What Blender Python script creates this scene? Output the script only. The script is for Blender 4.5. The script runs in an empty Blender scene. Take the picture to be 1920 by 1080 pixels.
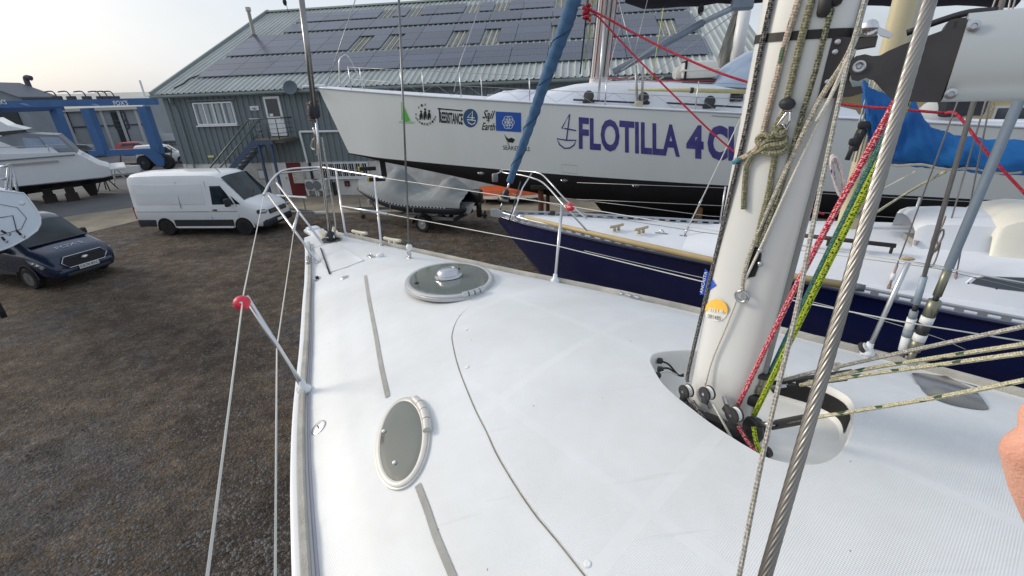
import bpy, bmesh, math, random
import numpy as np
from mathutils import Vector, Matrix, geometry
random.seed(7); rng = np.random.default_rng(7)
scene = bpy.context.scene
COL = scene.collection
R = math.radians

# ------------------------------------------------------------------ camera
CAM_H, FPX = 4.9, 840.0
PITCH = math.atan(FPX / 1960.0); ROLL = math.atan(0.0365)
CF = Vector((0, math.cos(PITCH), -math.sin(PITCH)))
_U = Vector((0, math.sin(PITCH), math.cos(PITCH))); _R = Vector((1, 0, 0))
CR = _R * math.cos(ROLL) - _U * math.sin(ROLL)
CU = _U * math.cos(ROLL) + _R * math.sin(ROLL)
CO = Vector((0, 0, CAM_H))
cam = bpy.data.cameras.new('camera'); cam_o = bpy.data.objects.new('camera', cam); COL.objects.link(cam_o)
cam.sensor_width = 36; cam.lens = FPX / 1920 * 36; cam.clip_start = 0.02; cam.clip_end = 3000
m = Matrix((CR, CU, -CF)).transposed().to_4x4(); m.translation = CO
cam_o.matrix_world = m
scene.camera = cam_o

# ------------------------------------------------------------------ light
SUN_EL, SUN_AZ = 25.0, -73.0            # azimuth measured from +Y towards +X
world = bpy.data.worlds.new('World'); scene.world = world; world.use_nodes = True
wn, wl = world.node_tree.nodes, world.node_tree.links
wn.clear()
wo = wn.new('ShaderNodeOutputWorld'); bg = wn.new('ShaderNodeBackground'); sky = wn.new('ShaderNodeTexSky')
sky.sky_type = 'NISHITA'; sky.sun_disc = False
sky.sun_elevation = R(SUN_EL); sky.sun_rotation = R(SUN_AZ)
sky.air_density = 1.0; sky.dust_density = 4.0; sky.ozone_density = 1.0; sky.altitude = 0
# thin high overcast: the same sky seen through an even pale veil
veil = wn.new('ShaderNodeMixRGB'); veil.inputs[0].default_value = 0.66
veil.inputs[2].default_value = (8.9, 9.65, 10.7, 1)
wl.new(sky.outputs[0], veil.inputs[1])
wtc = wn.new('ShaderNodeTexCoord'); wnz = wn.new('ShaderNodeTexNoise'); wnz.inputs['Scale'].default_value = 2.6; wnz.inputs['Detail'].default_value = 5; wmr = wn.new('ShaderNodeMapRange'); wmr.inputs[1].default_value = .3; wmr.inputs[2].default_value = .7; wmr.inputs[3].default_value = .46; wmr.inputs[4].default_value = .68
wmp = wn.new('ShaderNodeMapping'); wmp.inputs['Scale'].default_value = (1, 1, 2.6); wl.new(wtc.outputs['Generated'], wmp.inputs[0]); wl.new(wmp.outputs[0], wnz.inputs['Vector']); wl.new(wnz.outputs[0], wmr.inputs[0]); wl.new(wmr.outputs[0], veil.inputs[0])
bg.inputs[1].default_value = 0.094
wl.new(veil.outputs[0], bg.inputs[0]); wl.new(bg.outputs[0], wo.inputs[0])
sun = bpy.data.lights.new('sun', 'SUN'); sun_o = bpy.data.objects.new('sun', sun); COL.objects.link(sun_o)
sun.energy = 1.5; sun.angle = R(12); sun.color = (1.0, 0.93, 0.82)
sd = Vector((math.sin(R(SUN_AZ)) * math.cos(R(SUN_EL)), math.cos(R(SUN_AZ)) * math.cos(R(SUN_EL)), math.sin(R(SUN_EL))))
sun_o.rotation_euler = sd.to_track_quat('Z', 'Y').to_euler(); sun_o.location = (-20, 10, 30)
scene.view_settings.view_transform = 'Standard'; scene.view_settings.look = 'None'
scene.view_settings.exposure = 0.22; scene.view_settings.gamma = 1.0; scene.view_settings.use_curve_mapping = False

# ------------------------------------------------------------------ measuring helpers (photo point -> point on a real surface)
def ray(x, y): return CF + CR * ((x - 960) / FPX) - CU * ((y - 540) / FPX)
def atz(x, y, z):
    d = ray(x, y); return CO + d * ((z - CAM_H) / d.z)
def aty(x, y, Y):
    d = ray(x, y); return CO + d * (Y / d.y)
def atw(x, y, w): return CO + ray(x, y) * w
def atp(x, y, p, n):
    d = ray(x, y); n = Vector(n); return CO + d * ((Vector(p) - CO).dot(n) / d.dot(n))
def interp(x, pts):
    """smooth interpolation through (x, y) pairs"""
    if x <= pts[0][0]: return pts[0][1]
    if x >= pts[-1][0]: return pts[-1][1]
    for i in range(len(pts) - 1):
        if pts[i][0] <= x <= pts[i + 1][0]: break
    def slope(k):
        if k == 0: a, b = 0, 1
        elif k == len(pts) - 1: a, b = k - 1, k
        else: a, b = k - 1, k + 1
        return (pts[b][1] - pts[a][1]) / (pts[b][0] - pts[a][0])
    h = pts[i + 1][0] - pts[i][0]; t = (x - pts[i][0]) / h
    m0, m1 = slope(i) * h, slope(i + 1) * h
    return (2*t**3 - 3*t*t + 1) * pts[i][1] + (t**3 - 2*t*t + t) * m0 + (-2*t**3 + 3*t*t) * pts[i + 1][1] + (t**3 - t*t) * m1
def sstep(a, b, x):
    t = min(1, max(0, (x - a) / (b - a))); return t * t * (3 - 2 * t)
def lerp(a, b, t): return a + (b - a) * t
def spline(pts, n=6):
    """Catmull-Rom through 3D points"""
    P = [Vector(p) for p in pts]
    if len(P) < 3: return P
    out = []
    for i in range(len(P) - 1):
        p0 = P[max(0, i - 1)]; p1 = P[i]; p2 = P[i + 1]; p3 = P[min(len(P) - 1, i + 2)]
        for k in range(n):
            t = k / n
            out.append(0.5 * ((2 * p1) + (p2 - p0) * t + (2*p0 - 5*p1 + 4*p2 - p3) * t*t + (3*p1 - p0 - 3*p2 + p3) * t**3))
    out.append(P[-1]); return out

# ------------------------------------------------------------------ materials
def lin(c):
    f = lambda v: (v / 255 / 12.92) if v / 255 <= 0.04045 else ((v / 255 + 0.055) / 1.055) ** 2.4
    return (f(c[0]), f(c[1]), f(c[2]), 1)
MATS = {}
def mat(name, rgb, rough=0.5, metal=0.0, var=0.0, vscale=3.0, bump=0.0, bscale=60.0, spec=0.5, coat=0.0, trans=0.0, detail=4, tint=None, stretch=None):
    """procedural surface: base colour with noise variation (towards tint), roughness breakup and fine relief"""
    if name in MATS: return MATS[name]
    M_ = bpy.data.materials.new(name); M_.use_nodes = True
    nt = M_.node_tree; n, l = nt.nodes, nt.links; b = n['Principled BSDF']
    b.inputs['Base Color'].default_value = lin(rgb); b.inputs['Roughness'].default_value = rough
    b.inputs['Metallic'].default_value = metal; b.inputs['Specular IOR Level'].default_value = spec
    b.inputs['Coat Weight'].default_value = coat; b.inputs['Transmission Weight'].default_value = trans
    tc = n.new('ShaderNodeTexCoord'); src = tc.outputs['Object']
    if stretch:
        mp = n.new('ShaderNodeMapping'); mp.inputs['Scale'].default_value = stretch
        l.new(src, mp.inputs[0]); src = mp.outputs[0]
    if var > 0:
        nz = n.new('ShaderNodeTexNoise'); nz.inputs['Scale'].default_value = vscale; nz.inputs['Detail'].default_value = detail
        nz.inputs['Roughness'].default_value = 0.62
        l.new(src, nz.inputs['Vector'])
        rp = n.new('ShaderNodeValToRGB'); c0 = lin(rgb); t = lin(tint) if tint else tuple(v * 0.45 for v in c0[:3]) + (1,)
        rp.color_ramp.elements[0].position = 0.33; rp.color_ramp.elements[1].position = 0.68
        rp.color_ramp.elements[0].color = tuple(lerp(c0[i], t[i], var) for i in range(3)) + (1,)
        rp.color_ramp.elements[1].color = c0
        l.new(nz.outputs[0], rp.inputs[0]); l.new(rp.outputs[0], b.inputs['Base Color'])
        mr = n.new('ShaderNodeMapRange'); mr.inputs[3].default_value = min(1, rough + 0.12); mr.inputs[4].default_value = max(0.03, rough - 0.06)
        l.new(nz.outputs[0], mr.inputs[0]); l.new(mr.outputs[0], b.inputs['Roughness'])
    if bump > 0:
        nb = n.new('ShaderNodeTexNoise'); nb.inputs['Scale'].default_value = bscale; nb.inputs['Detail'].default_value = 3
        l.new(src, nb.inputs['Vector'])
        bp = n.new('ShaderNodeBump'); bp.inputs['Strength'].default_value = bump; bp.inputs['Distance'].default_value = 0.01
        l.new(nb.outputs[0], bp.inputs['Height']); l.new(bp.outputs[0], b.inputs['Normal'])
    MATS[name] = M_; return M_
def rope_mat(name, a, c, fleck=None, pitch=0.02, ratio=0.5):
    """braided cord: UV.x runs along the cord in metres, UV.y round it"""
    if name in MATS: return MATS[name]
    M_ = bpy.data.materials.new(name); M_.use_nodes = True
    nt = M_.node_tree; n, l = nt.nodes, nt.links; b = n['Principled BSDF']
    b.inputs['Roughness'].default_value = 0.85; b.inputs['Specular IOR Level'].default_value = 0.2
    uv = n.new('ShaderNodeUVMap')
    def chk(sx, sy, rot):
        mp = n.new('ShaderNodeMapping'); mp.inputs['Scale'].default_value = (sx, sy, 1); mp.inputs['Rotation'].default_value = (0, 0, rot)
        l.new(uv.outputs[0], mp.inputs[0]); return mp
    mp = n.new('ShaderNodeMapping'); mp.inputs['Scale'].default_value = (1 / pitch, 1, 1); l.new(uv.outputs[0], mp.inputs[0])
    sep = n.new('ShaderNodeSeparateXYZ'); l.new(mp.outputs[0], sep.inputs[0])
    def wave(sgn):
        ma = n.new('ShaderNodeMath'); ma.operation = 'MULTIPLY_ADD'; ma.inputs[1].default_value = 3.0 * sgn
        l.new(sep.outputs[1], ma.inputs[0]); l.new(sep.outputs[0], ma.inputs[2])
        s = n.new('ShaderNodeMath'); s.operation = 'MULTIPLY'; s.inputs[1].default_value = 2 * math.pi; l.new(ma.outputs[0], s.inputs[0])
        q = n.new('ShaderNodeMath'); q.operation = 'SINE'; l.new(s.outputs[0], q.inputs[0]); return q
    w1, w2 = wave(1), wave(-1)
    mx = n.new('ShaderNodeMath'); mx.operation = 'MULTIPLY'; l.new(w1.outputs[0], mx.inputs[0]); l.new(w2.outputs[0], mx.inputs[1])
    nz = n.new('ShaderNodeTexNoise'); nz.inputs['Scale'].default_value = 1.0; nz.inputs['Detail'].default_value = 2
    mpn = n.new('ShaderNodeMapping'); mpn.inputs['Scale'].default_value = (1.5 / pitch, 7, 1); l.new(uv.outputs[0], mpn.inputs[0]); l.new(mpn.outputs[0], nz.inputs['Vector'])
    ad = n.new('ShaderNodeMath'); ad.operation = 'MULTIPLY_ADD'; ad.inputs[1].default_value = 0.13; l.new(mx.outputs[0], ad.inputs[0]); l.new(nz.outputs[0], ad.inputs[2])
    rp = n.new('ShaderNodeValToRGB'); rp.color_ramp.elements[0].position = ratio - 0.05; rp.color_ramp.elements[1].position = ratio + 0.05
    rp.color_ramp.elements[0].color = lin(a); rp.color_ramp.elements[1].color = lin(c)
    l.new(ad.outputs[0], rp.inputs[0]); last = rp.outputs[0]
    if fleck:
        n2 = n.new('ShaderNodeTexNoise'); n2.inputs['Scale'].default_value = 1.0; n2.inputs['Detail'].default_value = 0
        mp2 = n.new('ShaderNodeMapping'); mp2.inputs['Scale'].default_value = (0.35 / pitch, 2.2, 1); mp2.inputs['Location'].default_value = (3.3, 1.7, 0)
        l.new(uv.outputs[0], mp2.inputs[0]); l.new(mp2.outputs[0], n2.inputs['Vector'])
        r2 = n.new('ShaderNodeValToRGB'); r2.color_ramp.elements[0].position = 0.64; r2.color_ramp.elements[1].position = 0.67
        r2.color_ramp.elements[0].color = (0, 0, 0, 1); r2.color_ramp.elements[1].color = (1, 1, 1, 1)
        l.new(n2.outputs[0], r2.inputs[0])
        mm = n.new('ShaderNodeMixRGB'); mm.inputs[2].default_value = lin(fleck); l.new(r2.outputs[0], mm.inputs[0]); l.new(last, mm.inputs[1]); last = mm.outputs[0]
    l.new(last, b.inputs['Base Color'])
    bp = n.new('ShaderNodeBump'); bp.inputs['Strength'].default_value = 0.7; bp.inputs['Distance'].default_value = 0.002
    l.new(mx.outputs[0], bp.inputs['Height']); l.new(bp.outputs[0], b.inputs['Normal'])
    MATS[name] = M_; return M_

# ------------------------------------------------------------------ objects
def tag(o, label=None, cat=None, group=None, kind=None):
    if label: o['label'] = label
    if cat: o['category'] = cat
    if group: o['group'] = group
    if kind: o['kind'] = kind
    return o
def thing(name, label, cat, loc=(0, 0, 0), rz=0.0, group=None):
    o = bpy.data.objects.new(name, None); COL.objects.link(o)
    o.empty_display_size = 0.2
    o.matrix_basis = Matrix.Translation(Vector(loc)) @ Matrix.Rotation(rz, 4, 'Z')
    return tag(o, label, cat, group)
def adopt(o, parent, world):
    if parent is not None:
        o.parent = parent
        if world and parent.type == 'EMPTY': o.matrix_parent_inverse = parent.matrix_basis.inverted()
def link_mesh(name, me, mt, parent=None, world=False):
    o = bpy.data.objects.new(name, me); COL.objects.link(o)
    if mt and not me.materials: me.materials.append(mt)
    adopt(o, parent, world); return o
def copy_tree(o, parent=None, **kw):
    c = o.copy(); COL.objects.link(c)
    if parent is not None: c.parent = parent; c.matrix_parent_inverse = o.matrix_parent_inverse.copy()
    for ch in list(o.children): copy_tree(ch, c)
    return c
def place(o, loc, rz): o.matrix_basis = Matrix.Translation(Vector(loc)) @ Matrix.Rotation(rz, 4, 'Z')

class MB:
    """collects shapes into one mesh"""
    def __init__(s): s.v = []; s.f = []; s.uv = {}
    def add(s, vs, fs):
        k = len(s.v); s.v += [tuple(v) for v in vs]; s.f += [tuple(i + k for i in f) for f in fs]; return s
    def box(s, c, d, rz=0.0, mtx=None):
        x, y, z = d[0] / 2, d[1] / 2, d[2] / 2
        vs = [Vector((sx * x, sy * y, sz * z)) for sz in (-1, 1) for sy in (-1, 1) for sx in (-1, 1)]
        Mx = Matrix.Translation(Vector(c)) @ (mtx.to_4x4() if mtx else Matrix.Rotation(rz, 4, 'Z'))
        return s.add([Mx @ v for v in vs], [(0, 2, 3, 1), (4, 5, 7, 6), (0, 1, 5, 4), (2, 6, 7, 3), (0, 4, 6, 2), (1, 3, 7, 5)])
    def bbox(s, c, d, r=0.02, rz=0.0, mtx=None):
        """box with chamfered edges"""
        bm = bmesh.new(); bmesh.ops.create_cube(bm, size=1)
        for v in bm.verts: v.co = Vector((v.co.x * d[0], v.co.y * d[1], v.co.z * d[2]))
        bmesh.ops.bevel(bm, geom=list(bm.edges), offset=min(r, min(d) * 0.49), segments=2, affect='EDGES', profile=0.5)
        Mx = Matrix.Translation(Vector(c)) @ (mtx.to_4x4() if mtx else Matrix.Rotation(rz, 4, 'Z'))
        bm.verts.index_update()
        s.add([Mx @ v.co for v in bm.verts], [[v.index for v in f.verts] for f in bm.faces]); bm.free(); return s
    def beam(s, p, q, w, h, up=(0, 0, 1)):
        p, q = Vector(p), Vector(q); d = (q - p); L = d.length; d.normalize()
        sd_ = d.cross(Vector(up))
        if sd_.length < 1e-4: sd_ = d.cross(Vector((0, 1, 0)))
        sd_.normalize(); u = sd_.cross(d)
        return s.box((p + q) / 2, (L, w, h), mtx=Matrix((d, sd_, u)).transposed())
    def tube(s, pts, r, n=8, cap=True, uvscale=True, lobes=None):
        P = [Vector(p) for p in pts]; k0 = len(s.v); N = len(P)
        T = [(P[min(i + 1, N - 1)] - P[max(i - 1, 0)]).normalized() for i in range(N)]
        up = Vector((0, 0, 1)) if abs(T[0].z) < 0.9 else Vector((0, 1, 0))
        a = T[0].cross(up).normalized(); L = 0.0; uvL = []
        for i in range(N):
            if i:
                L += (P[i] - P[i - 1]).length
                a = (a - T[i] * a.dot(T[i]))
                a = a.normalized() if a.length > 1e-6 else T[i].orthogonal().normalized()
            b_ = T[i].cross(a); rr = r[i] if isinstance(r, (list, tuple)) else r
            uvL.append(L)
            for j in range(n):
                th = 2 * math.pi * j / n; q = rr
                if lobes: q = rr * (1 - lobes[1] * (1 - abs(math.cos((th * lobes[0] - L * lobes[2]) / 2))))
                s.v.append(tuple(P[i] + (a * math.cos(th) + b_ * math.sin(th)) * q))
        for i in range(N - 1):
            for j in range(n):
                j2 = (j + 1) % n
                s.uv[len(s.f)] = ((uvL[i], j / n), (uvL[i], (j + 1) / n), (uvL[i + 1], (j + 1) / n), (uvL[i + 1], j / n))
                s.f.append((k0 + i * n + j, k0 + i * n + j2, k0 + (i + 1) * n + j2, k0 + (i + 1) * n + j))
        if cap:
            s.f.append(tuple(k0 + j for j in reversed(range(n)))); s.f.append(tuple(k0 + (N - 1) * n + j for j in range(n)))
        return s
    def cyl(s, p, q, r, r2=None, n=16): return s.tube([p, q], [r, r if r2 is None else r2], n)
    def lathe(s, prof, c, ax=(0, 0, 1), n=24, sx=1.0, sy=1.0, xa=None, closed=False):
        """profile of (radius, height) turned about ax at c; sx, sy make it elliptical"""
        ax = Vector(ax).normalized(); c = Vector(c)
        a = Vector(xa) if xa is not None else ax.orthogonal(); a = (a - ax * a.dot(ax)).normalized(); b_ = ax.cross(a); k0 = len(s.v); N = len(prof)
        for (r, h) in prof:
            for j in range(n):
                th = 2 * math.pi * j / n
                s.v.append(tuple(c + a * (math.cos(th) * r * sx) + b_ * (math.sin(th) * r * sy) + ax * h))
        for i in range(N - 1):
            for j in range(n):
                j2 = (j + 1) % n; s.f.append((k0 + i * n + j, k0 + i * n + j2, k0 + (i + 1) * n + j2, k0 + (i + 1) * n + j))
        if not closed:
            s.f.append(tuple(k0 + j for j in reversed(range(n)))); s.f.append(tuple(k0 + (N - 1) * n + j for j in range(n)))
        return s
    def ell(s, c, rad, n=14, m_=9, mtx=None):
        c = Vector(c); k0 = len(s.v)
        for i in range(m_ + 1):
            ph = math.pi * i / m_
            for j in range(n):
                th = 2 * math.pi * j / n; v = Vector((rad[0] * math.sin(ph) * math.cos(th), rad[1] * math.sin(ph) * math.sin(th), rad[2] * math.cos(ph)))
                s.v.append(tuple(c + (mtx @ v if mtx else v)))
        for i in range(m_):
            for j in range(n):
                j2 = (j + 1) % n; s.f.append((k0 + i * n + j, k0 + (i + 1) * n + j, k0 + (i + 1) * n + j2, k0 + i * n + j2))
        return s
    def prism(s, poly, o, ex, ey, t):
        """extrude a 2D outline: point = o + x*ex + y*ey, depth t along ex x ey"""
        ex, ey = Vector(ex), Vector(ey); nn = ex.cross(ey).normalized() * t; o = Vector(o); k = len(poly)
        vs = [o + ex * x + ey * y for x, y in poly]; vs = vs + [v + nn for v in vs]
        return s.add(vs, [tuple(reversed(range(k))), tuple(range(k, 2 * k))] + [(i, (i + 1) % k, k + (i + 1) % k, k + i) for i in range(k)])
    def loft(s, rings, close=True, caps=True):
        k0 = len(s.v); n = len(rings[0])
        for r_ in rings: s.v += [tuple(v) for v in r_]
        for i in range(len(rings) - 1):
            for j in range(n if close else n - 1):
                j2 = (j + 1) % n; s.f.append((k0 + i * n + j, k0 + i * n + j2, k0 + (i + 1) * n + j2, k0 + (i + 1) * n + j))
        if caps and close:
            s.f.append(tuple(k0 + j for j in reversed(range(n)))); s.f.append(tuple(k0 + (len(rings) - 1) * n + j for j in range(n)))
        return s
    def sheet(s, grid): return s.loft(grid, close=False, caps=False)
    def build(s, name, mt, parent=None, smooth=None, world=False, kind=None):
        me = bpy.data.meshes.new(name); me.from_pydata(s.v, [], s.f)
        if s.uv:
            ul = me.uv_layers.new(name='UVMap')
            for p in me.polygons:
                if p.index in s.uv:
                    for li, c in zip(p.loop_indices, s.uv[p.index]): ul.data[li].uv = c
        if smooth:
            me.polygons.foreach_set('use_smooth', [True] * len(me.polygons))
            if smooth is not True: me.set_sharp_from_angle(angle=R(smooth))
        me.update(); o = link_mesh(name, me, mt, parent, world)
        if kind: o['kind'] = kind
        return o
def fixn(o):
    bm = bmesh.new(); bm.from_mesh(o.data); bmesh.ops.recalc_face_normals(bm, faces=bm.faces); bm.to_mesh(o.data); bm.free(); return o
def rope(name, pts, r, mt, label, cat='rope', group=None, n=8, sub=5, parent=None, world=False):
    P = spline(pts, sub) if len(pts) > 2 else [Vector(p) for p in pts]
    if len(P) == 2: P = [P[0].lerp(P[1], k / 12) for k in range(13)]
    o = MB().tube(P, r, n).build(name, mt, parent, True, world)
    if parent is None: tag(o, label, cat, group)
    return o
FONT = None
def text_mesh(txt, size=1.0, bold=0.0, shear=0.0, spacing=1.0, align='LEFT'):
    """verts and faces of flat lettering in its own xy plane"""
    cu = bpy.data.curves.new('lettering', 'FONT'); cu.body = txt; cu.size = size; cu.offset = bold; cu.shear = shear; cu.space_character = spacing
    cu.align_x = align; cu.resolution_u = 3
    o = bpy.data.objects.new('lettering', cu); COL.objects.link(o); bpy.context.view_layer.update()
    me = bpy.data.meshes.new_from_object(o.evaluated_get(bpy.context.evaluated_depsgraph_get()))
    vs = [(v.co.x, v.co.y) for v in me.vertices]; fs = [tuple(p.vertices) for p in me.polygons]
    bpy.data.objects.remove(o); bpy.data.curves.remove(cu); bpy.data.meshes.remove(me); return vs, fs
def letters(name, txt, mt, parent, o, ex, ey, height, width=None, bold=0.0, world=False, lift=0.004, shear=0.0, fn=None):
    """flat lettering laid on the plane o, ex, ey; height = cap height, width = full width"""
    vs, fs = text_mesh(txt, 1.0, bold, shear)
    x0 = min(v[0] for v in vs); x1 = max(v[0] for v in vs); y0 = min(v[1] for v in vs); y1 = max(v[1] for v in vs)
    sy = height / (y1 - y0); sx = sy if width is None else width / (x1 - x0)
    ex, ey = Vector(ex).normalized(), Vector(ey).normalized(); nn = ex.cross(ey); o = Vector(o)
    pts = [((x - x0) * sx, (y - y0) * sy) for x, y in vs]
    V = [fn(a, b) for a, b in pts] if fn else [o + ex * a + ey * b + nn * lift for a, b in pts]
    return MB().add(V, fs).build(name, mt, parent, None, world)
# ================================================================== THE SETTING
def gravel_mat():
    M_ = bpy.data.materials.new('gravel_ground'); M_.use_nodes = True
    n, l = M_.node_tree.nodes, M_.node_tree.links; b = n['Principled BSDF']; b.inputs['Roughness'].default_value = 0.93; b.inputs['Specular IOR Level'].default_value = 0.25
    tc = n.new('ShaderNodeTexCoord')
    def noise(s, d, r=0.6):
        z = n.new('ShaderNodeTexNoise'); z.inputs['Scale'].default_value = s; z.inputs['Detail'].default_value = d; z.inputs['Roughness'].default_value = r
        l.new(tc.outputs['Object'], z.inputs['Vector']); return z
    def ramp(src, stops):
        r_ = n.new('ShaderNodeValToRGB'); e = r_.color_ramp.elements
        e[0].position, e[0].color = stops[0][0], lin(stops[0][1]); e[1].position, e[1].color = stops[-1][0], lin(stops[-1][1])
        for p, c in stops[1:-1]:
            q = e.new(p); q.color = lin(c)
        l.new(src, r_.inputs[0]); return r_
    big = ramp(noise(0.35, 5).outputs[0], [(0.30, (62, 59, 57)), (0.43, (88, 82, 76)), (0.52, (104, 96, 86)), (0.6, (94, 94, 96)), (0.72, (92, 82, 72))])
    mid = ramp(noise(2.6, 8, 0.75).outputs[0], [(0.3, (92, 88, 84)), (0.5, (178, 172, 168)), (0.72, (255, 250, 244))])
    mul = n.new('ShaderNodeMixRGB'); mul.blend_type = 'MULTIPLY'; mul.inputs[0].default_value = 0.9
    l.new(big.outputs[0], mul.inputs[1]); l.new(mid.outputs[0], mul.inputs[2])
    vo = n.new('ShaderNodeTexVoronoi'); vo.inputs['Scale'].default_value = 34; vo.inputs['Randomness'].default_value = 1
    l.new(tc.outputs['Object'], vo.inputs['Vector'])
    st = ramp(vo.outputs['Color'], [(0.2, (88, 84, 80)), (0.55, (150, 146, 142)), (0.8, (205, 200, 196)), (0.97, (255, 255, 255))])
    mul2 = n.new('ShaderNodeMixRGB'); mul2.blend_type = 'MULTIPLY'; mul2.inputs[0].default_value = 0.64
    l.new(mul.outputs[0], mul2.inputs[1]); l.new(st.outputs[0], mul2.inputs[2])
    gain = n.new('ShaderNodeMixRGB'); gain.blend_type = 'MULTIPLY'; gain.inputs[0].default_value = 1; gain.inputs[2].default_value = (2.85, 2.81, 2.76, 1)
    l.new(mul2.outputs[0], gain.inputs[1]); l.new(gain.outputs[0], b.inputs['Base Color'])
    bp = n.new('ShaderNodeBump'); bp.inputs['Strength'].default_value = 0.9; bp.inputs['Distance'].default_value = 0.03
    l.new(vo.outputs['Distance'], bp.inputs['Height'])
    bp2 = n.new('ShaderNodeBump'); bp2.inputs['Strength'].default_value = 0.8; bp2.inputs['Distance'].default_value = 0.12
    l.new(noise(3.2, 7, 0.7).outputs[0], bp2.inputs['Height']); l.new(bp.outputs[0], bp2.inputs['Normal']); l.new(bp2.outputs[0], b.inputs['Normal'])
    return M_
GRAVEL = gravel_mat()
M = MB(); M.add([(-700, -60, 0), (700, -60, 0), (700, 900, 0), (-700, 900, 0)], [(0, 1, 2, 3)])
tag(M.build('gravel_ground', GRAVEL), kind='structure')
ASPH = mat('asphalt', (96, 97, 100), 0.9, var=0.55, vscale=0.5, bump=0.3, bscale=40, tint=(70, 70, 72), detail=8)
M = MB(); M.add([(-70, 7, .004), (-22.56, 22.91, .004), (-19.2, 24.1, .004), (-17, 30, .004), (-17, 170, .004), (-300, 170, .004), (-300, 7, .004)], [tuple(range(7))])
tag(M.build('asphalt_yard', ASPH), kind='structure')
CONC = mat('concrete', (150, 140, 122), 0.9, var=0.7, vscale=0.8, bump=0.3, bscale=30, tint=(104, 96, 84), detail=8)
near = [atz(x, y, .008) for x, y in ((40, 468), (170, 435), (257, 414), (330, 408), (560, 400), (900, 394), (1100, 398), (1500, 380))]
far = [Vector((30, 26, .008)), Vector((-15, 29.5, .008))] + [atz(x, y, .008) for x, y in ((250, 389), (125, 406), (0, 425))]
M = MB(); P = near + far; M.add(P, [tuple(range(len(P)))])
tag(M.build('concrete_apron', CONC), kind='structure')

# loose stones lying on the gravel (uncountable): one object
V, F = [], []
ico = [(0, 0, 1), (.89, 0, .1), (.28, .85, .1), (-.72, .53, .1), (-.72, -.53, .1), (.28, -.85, .1)]
icf = [(0, 1, 2), (0, 2, 3), (0, 3, 4), (0, 4, 5), (0, 5, 1)]
cnt = 0
while cnt < 15000:
    if cnt < 11000: px, py = random.uniform(0, 560), random.uniform(430, 1080)
    else: px, py = random.uniform(550, 1010), random.uniform(408, 520)
    p = atz(px, py, 0)
    if p.y > 21: continue
    cnt += 1
    s = random.choice((0.010, 0.013, 0.016, 0.02, 0.028)) * random.uniform(.8, 1.3); a = random.uniform(0, 6.3); k = len(V); ca, sa = math.cos(a), math.sin(a); fx = random.uniform(.6, 1.2)
    V += [(p.x + (x * ca - y * fx * sa) * s, p.y + (x * sa + y * fx * ca) * s, z * s * .8 - .002) for x, y, z in ico]
    F += [tuple(i + k for i in f) for f in icf]
STONE = mat('stone', (126, 123, 120), 0.9, var=0.9, vscale=1.7, tint=(66, 60, 56))
M = MB(); M.v, M.f = V, F
tag(M.build('gravel', STONE), kind='stuff')

# far wooded rise, distance haze put into its greyed colour
M = MB(); g = []
for i in range(60):
    x = -420 + i * 14; row = []
    h = 10.5 + 2 * math.sin(i * .45) + 1.5 * math.sin(i * 1.7) + random.uniform(-.6, .9)
    for (dy, hh) in ((0, 0), (4, .55), (14, .86), (40, 1), (120, 1), (190, -.1)): row.append((x, 250 + dy, h * hh - (.5 if hh <= 0 else 0)))
    g.append(row)
M.sheet(g)
tag(M.build('hill', mat('woodland', (128, 138, 134), 0.95, var=0.7, vscale=.12, tint=(104, 114, 112), bump=1, bscale=.5, detail=8), None, True), kind='structure')

# ------------------------------------------------------------------ workshop with solar roof
BC = atz(300, 172, 5.76); BC.z = 0
_e = atz(1060, 140, 5.76) - atz(300, 172, 5.76)
BRZ = math.atan2(_e.y, _e.x); BX = Vector((math.cos(BRZ), math.sin(BRZ), 0)); BY = Vector((-BX.y, BX.x, 0))
BL, BD, EAVE, RIDGE, CLAD = 31.5, 12.2, 5.76, 11.25, 1.88
def wloc(x, y, off=0.0):
    p = atp(x, y, BC - BY * off, BY) - BC; return Vector((p.dot(BX), -off, p.z))
RN = Vector((0, -(RIDGE - EAVE), BD)).normalized(); RU = Vector((0, BD, RIDGE - EAVE)).normalized()
RLEN = math.hypot(BD, RIDGE - EAVE)
def rloc(x, y):
    """photo point -> (along, up) on the roof slope"""
    n = BY * RN.y + Vector((0, 0, RN.z)); o = BC + Vector((0, 0, EAVE))
    p = atp(x, y, o, n) - o; l = Vector((p.dot(BX), p.dot(BY), p.z)); return l.x, l.dot(RU)
wk = thing('workshop', 'long grey-green ribbed metal workshop with rows of solar panels on its roof', 'building', BC, BRZ)
CLADM = mat('cladding_green_grey', (112, 122, 126), 0.55, var=0.35, vscale=.6, tint=(96, 110, 110), stretch=(1, 1, .25))
def corr(along0, along1, z0, z1, y, pitch=.345, d=.06):
    M = MB(); k = int((along1 - along0) / pitch); a = []
    for i in range(k):
        x = along0 + i * pitch; a += [(x, 0), (x + pitch * .66, 0), (x + pitch * .70, -d), (x + pitch * .94, -d)]
    a.append((along0 + k * pitch, 0))
    M.sheet([[(x, y + dy, z0) for x, dy in a], [(x, y + dy, z1) for x, dy in a]]); return M
corr(0, BL, CLAD, EAVE - .02, 0).build('cladding', CLADM, wk)
M = MB(); M.prism([(.06, CLAD + .05), (BD * 2, CLAD + .05), (BD * 2, EAVE), (BD, RIDGE - .06), (.06, EAVE - .05)], (.03, 0, 0), (0, 1, 0), (0, 0, 1), .08)
M.prism([(.06, CLAD + .05), (BD * 2, CLAD + .05), (BD * 2, EAVE), (BD, RIDGE - .06), (.06, EAVE - .05)], (BL - .12, 0, 0), (0, 1, 0), (0, 0, 1), .08)
M.box((BL / 2, BD * 2 + .05, EAVE / 2), (BL, .1, EAVE - .1)); M.build('gable_wall', CLADM, wk)
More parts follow.
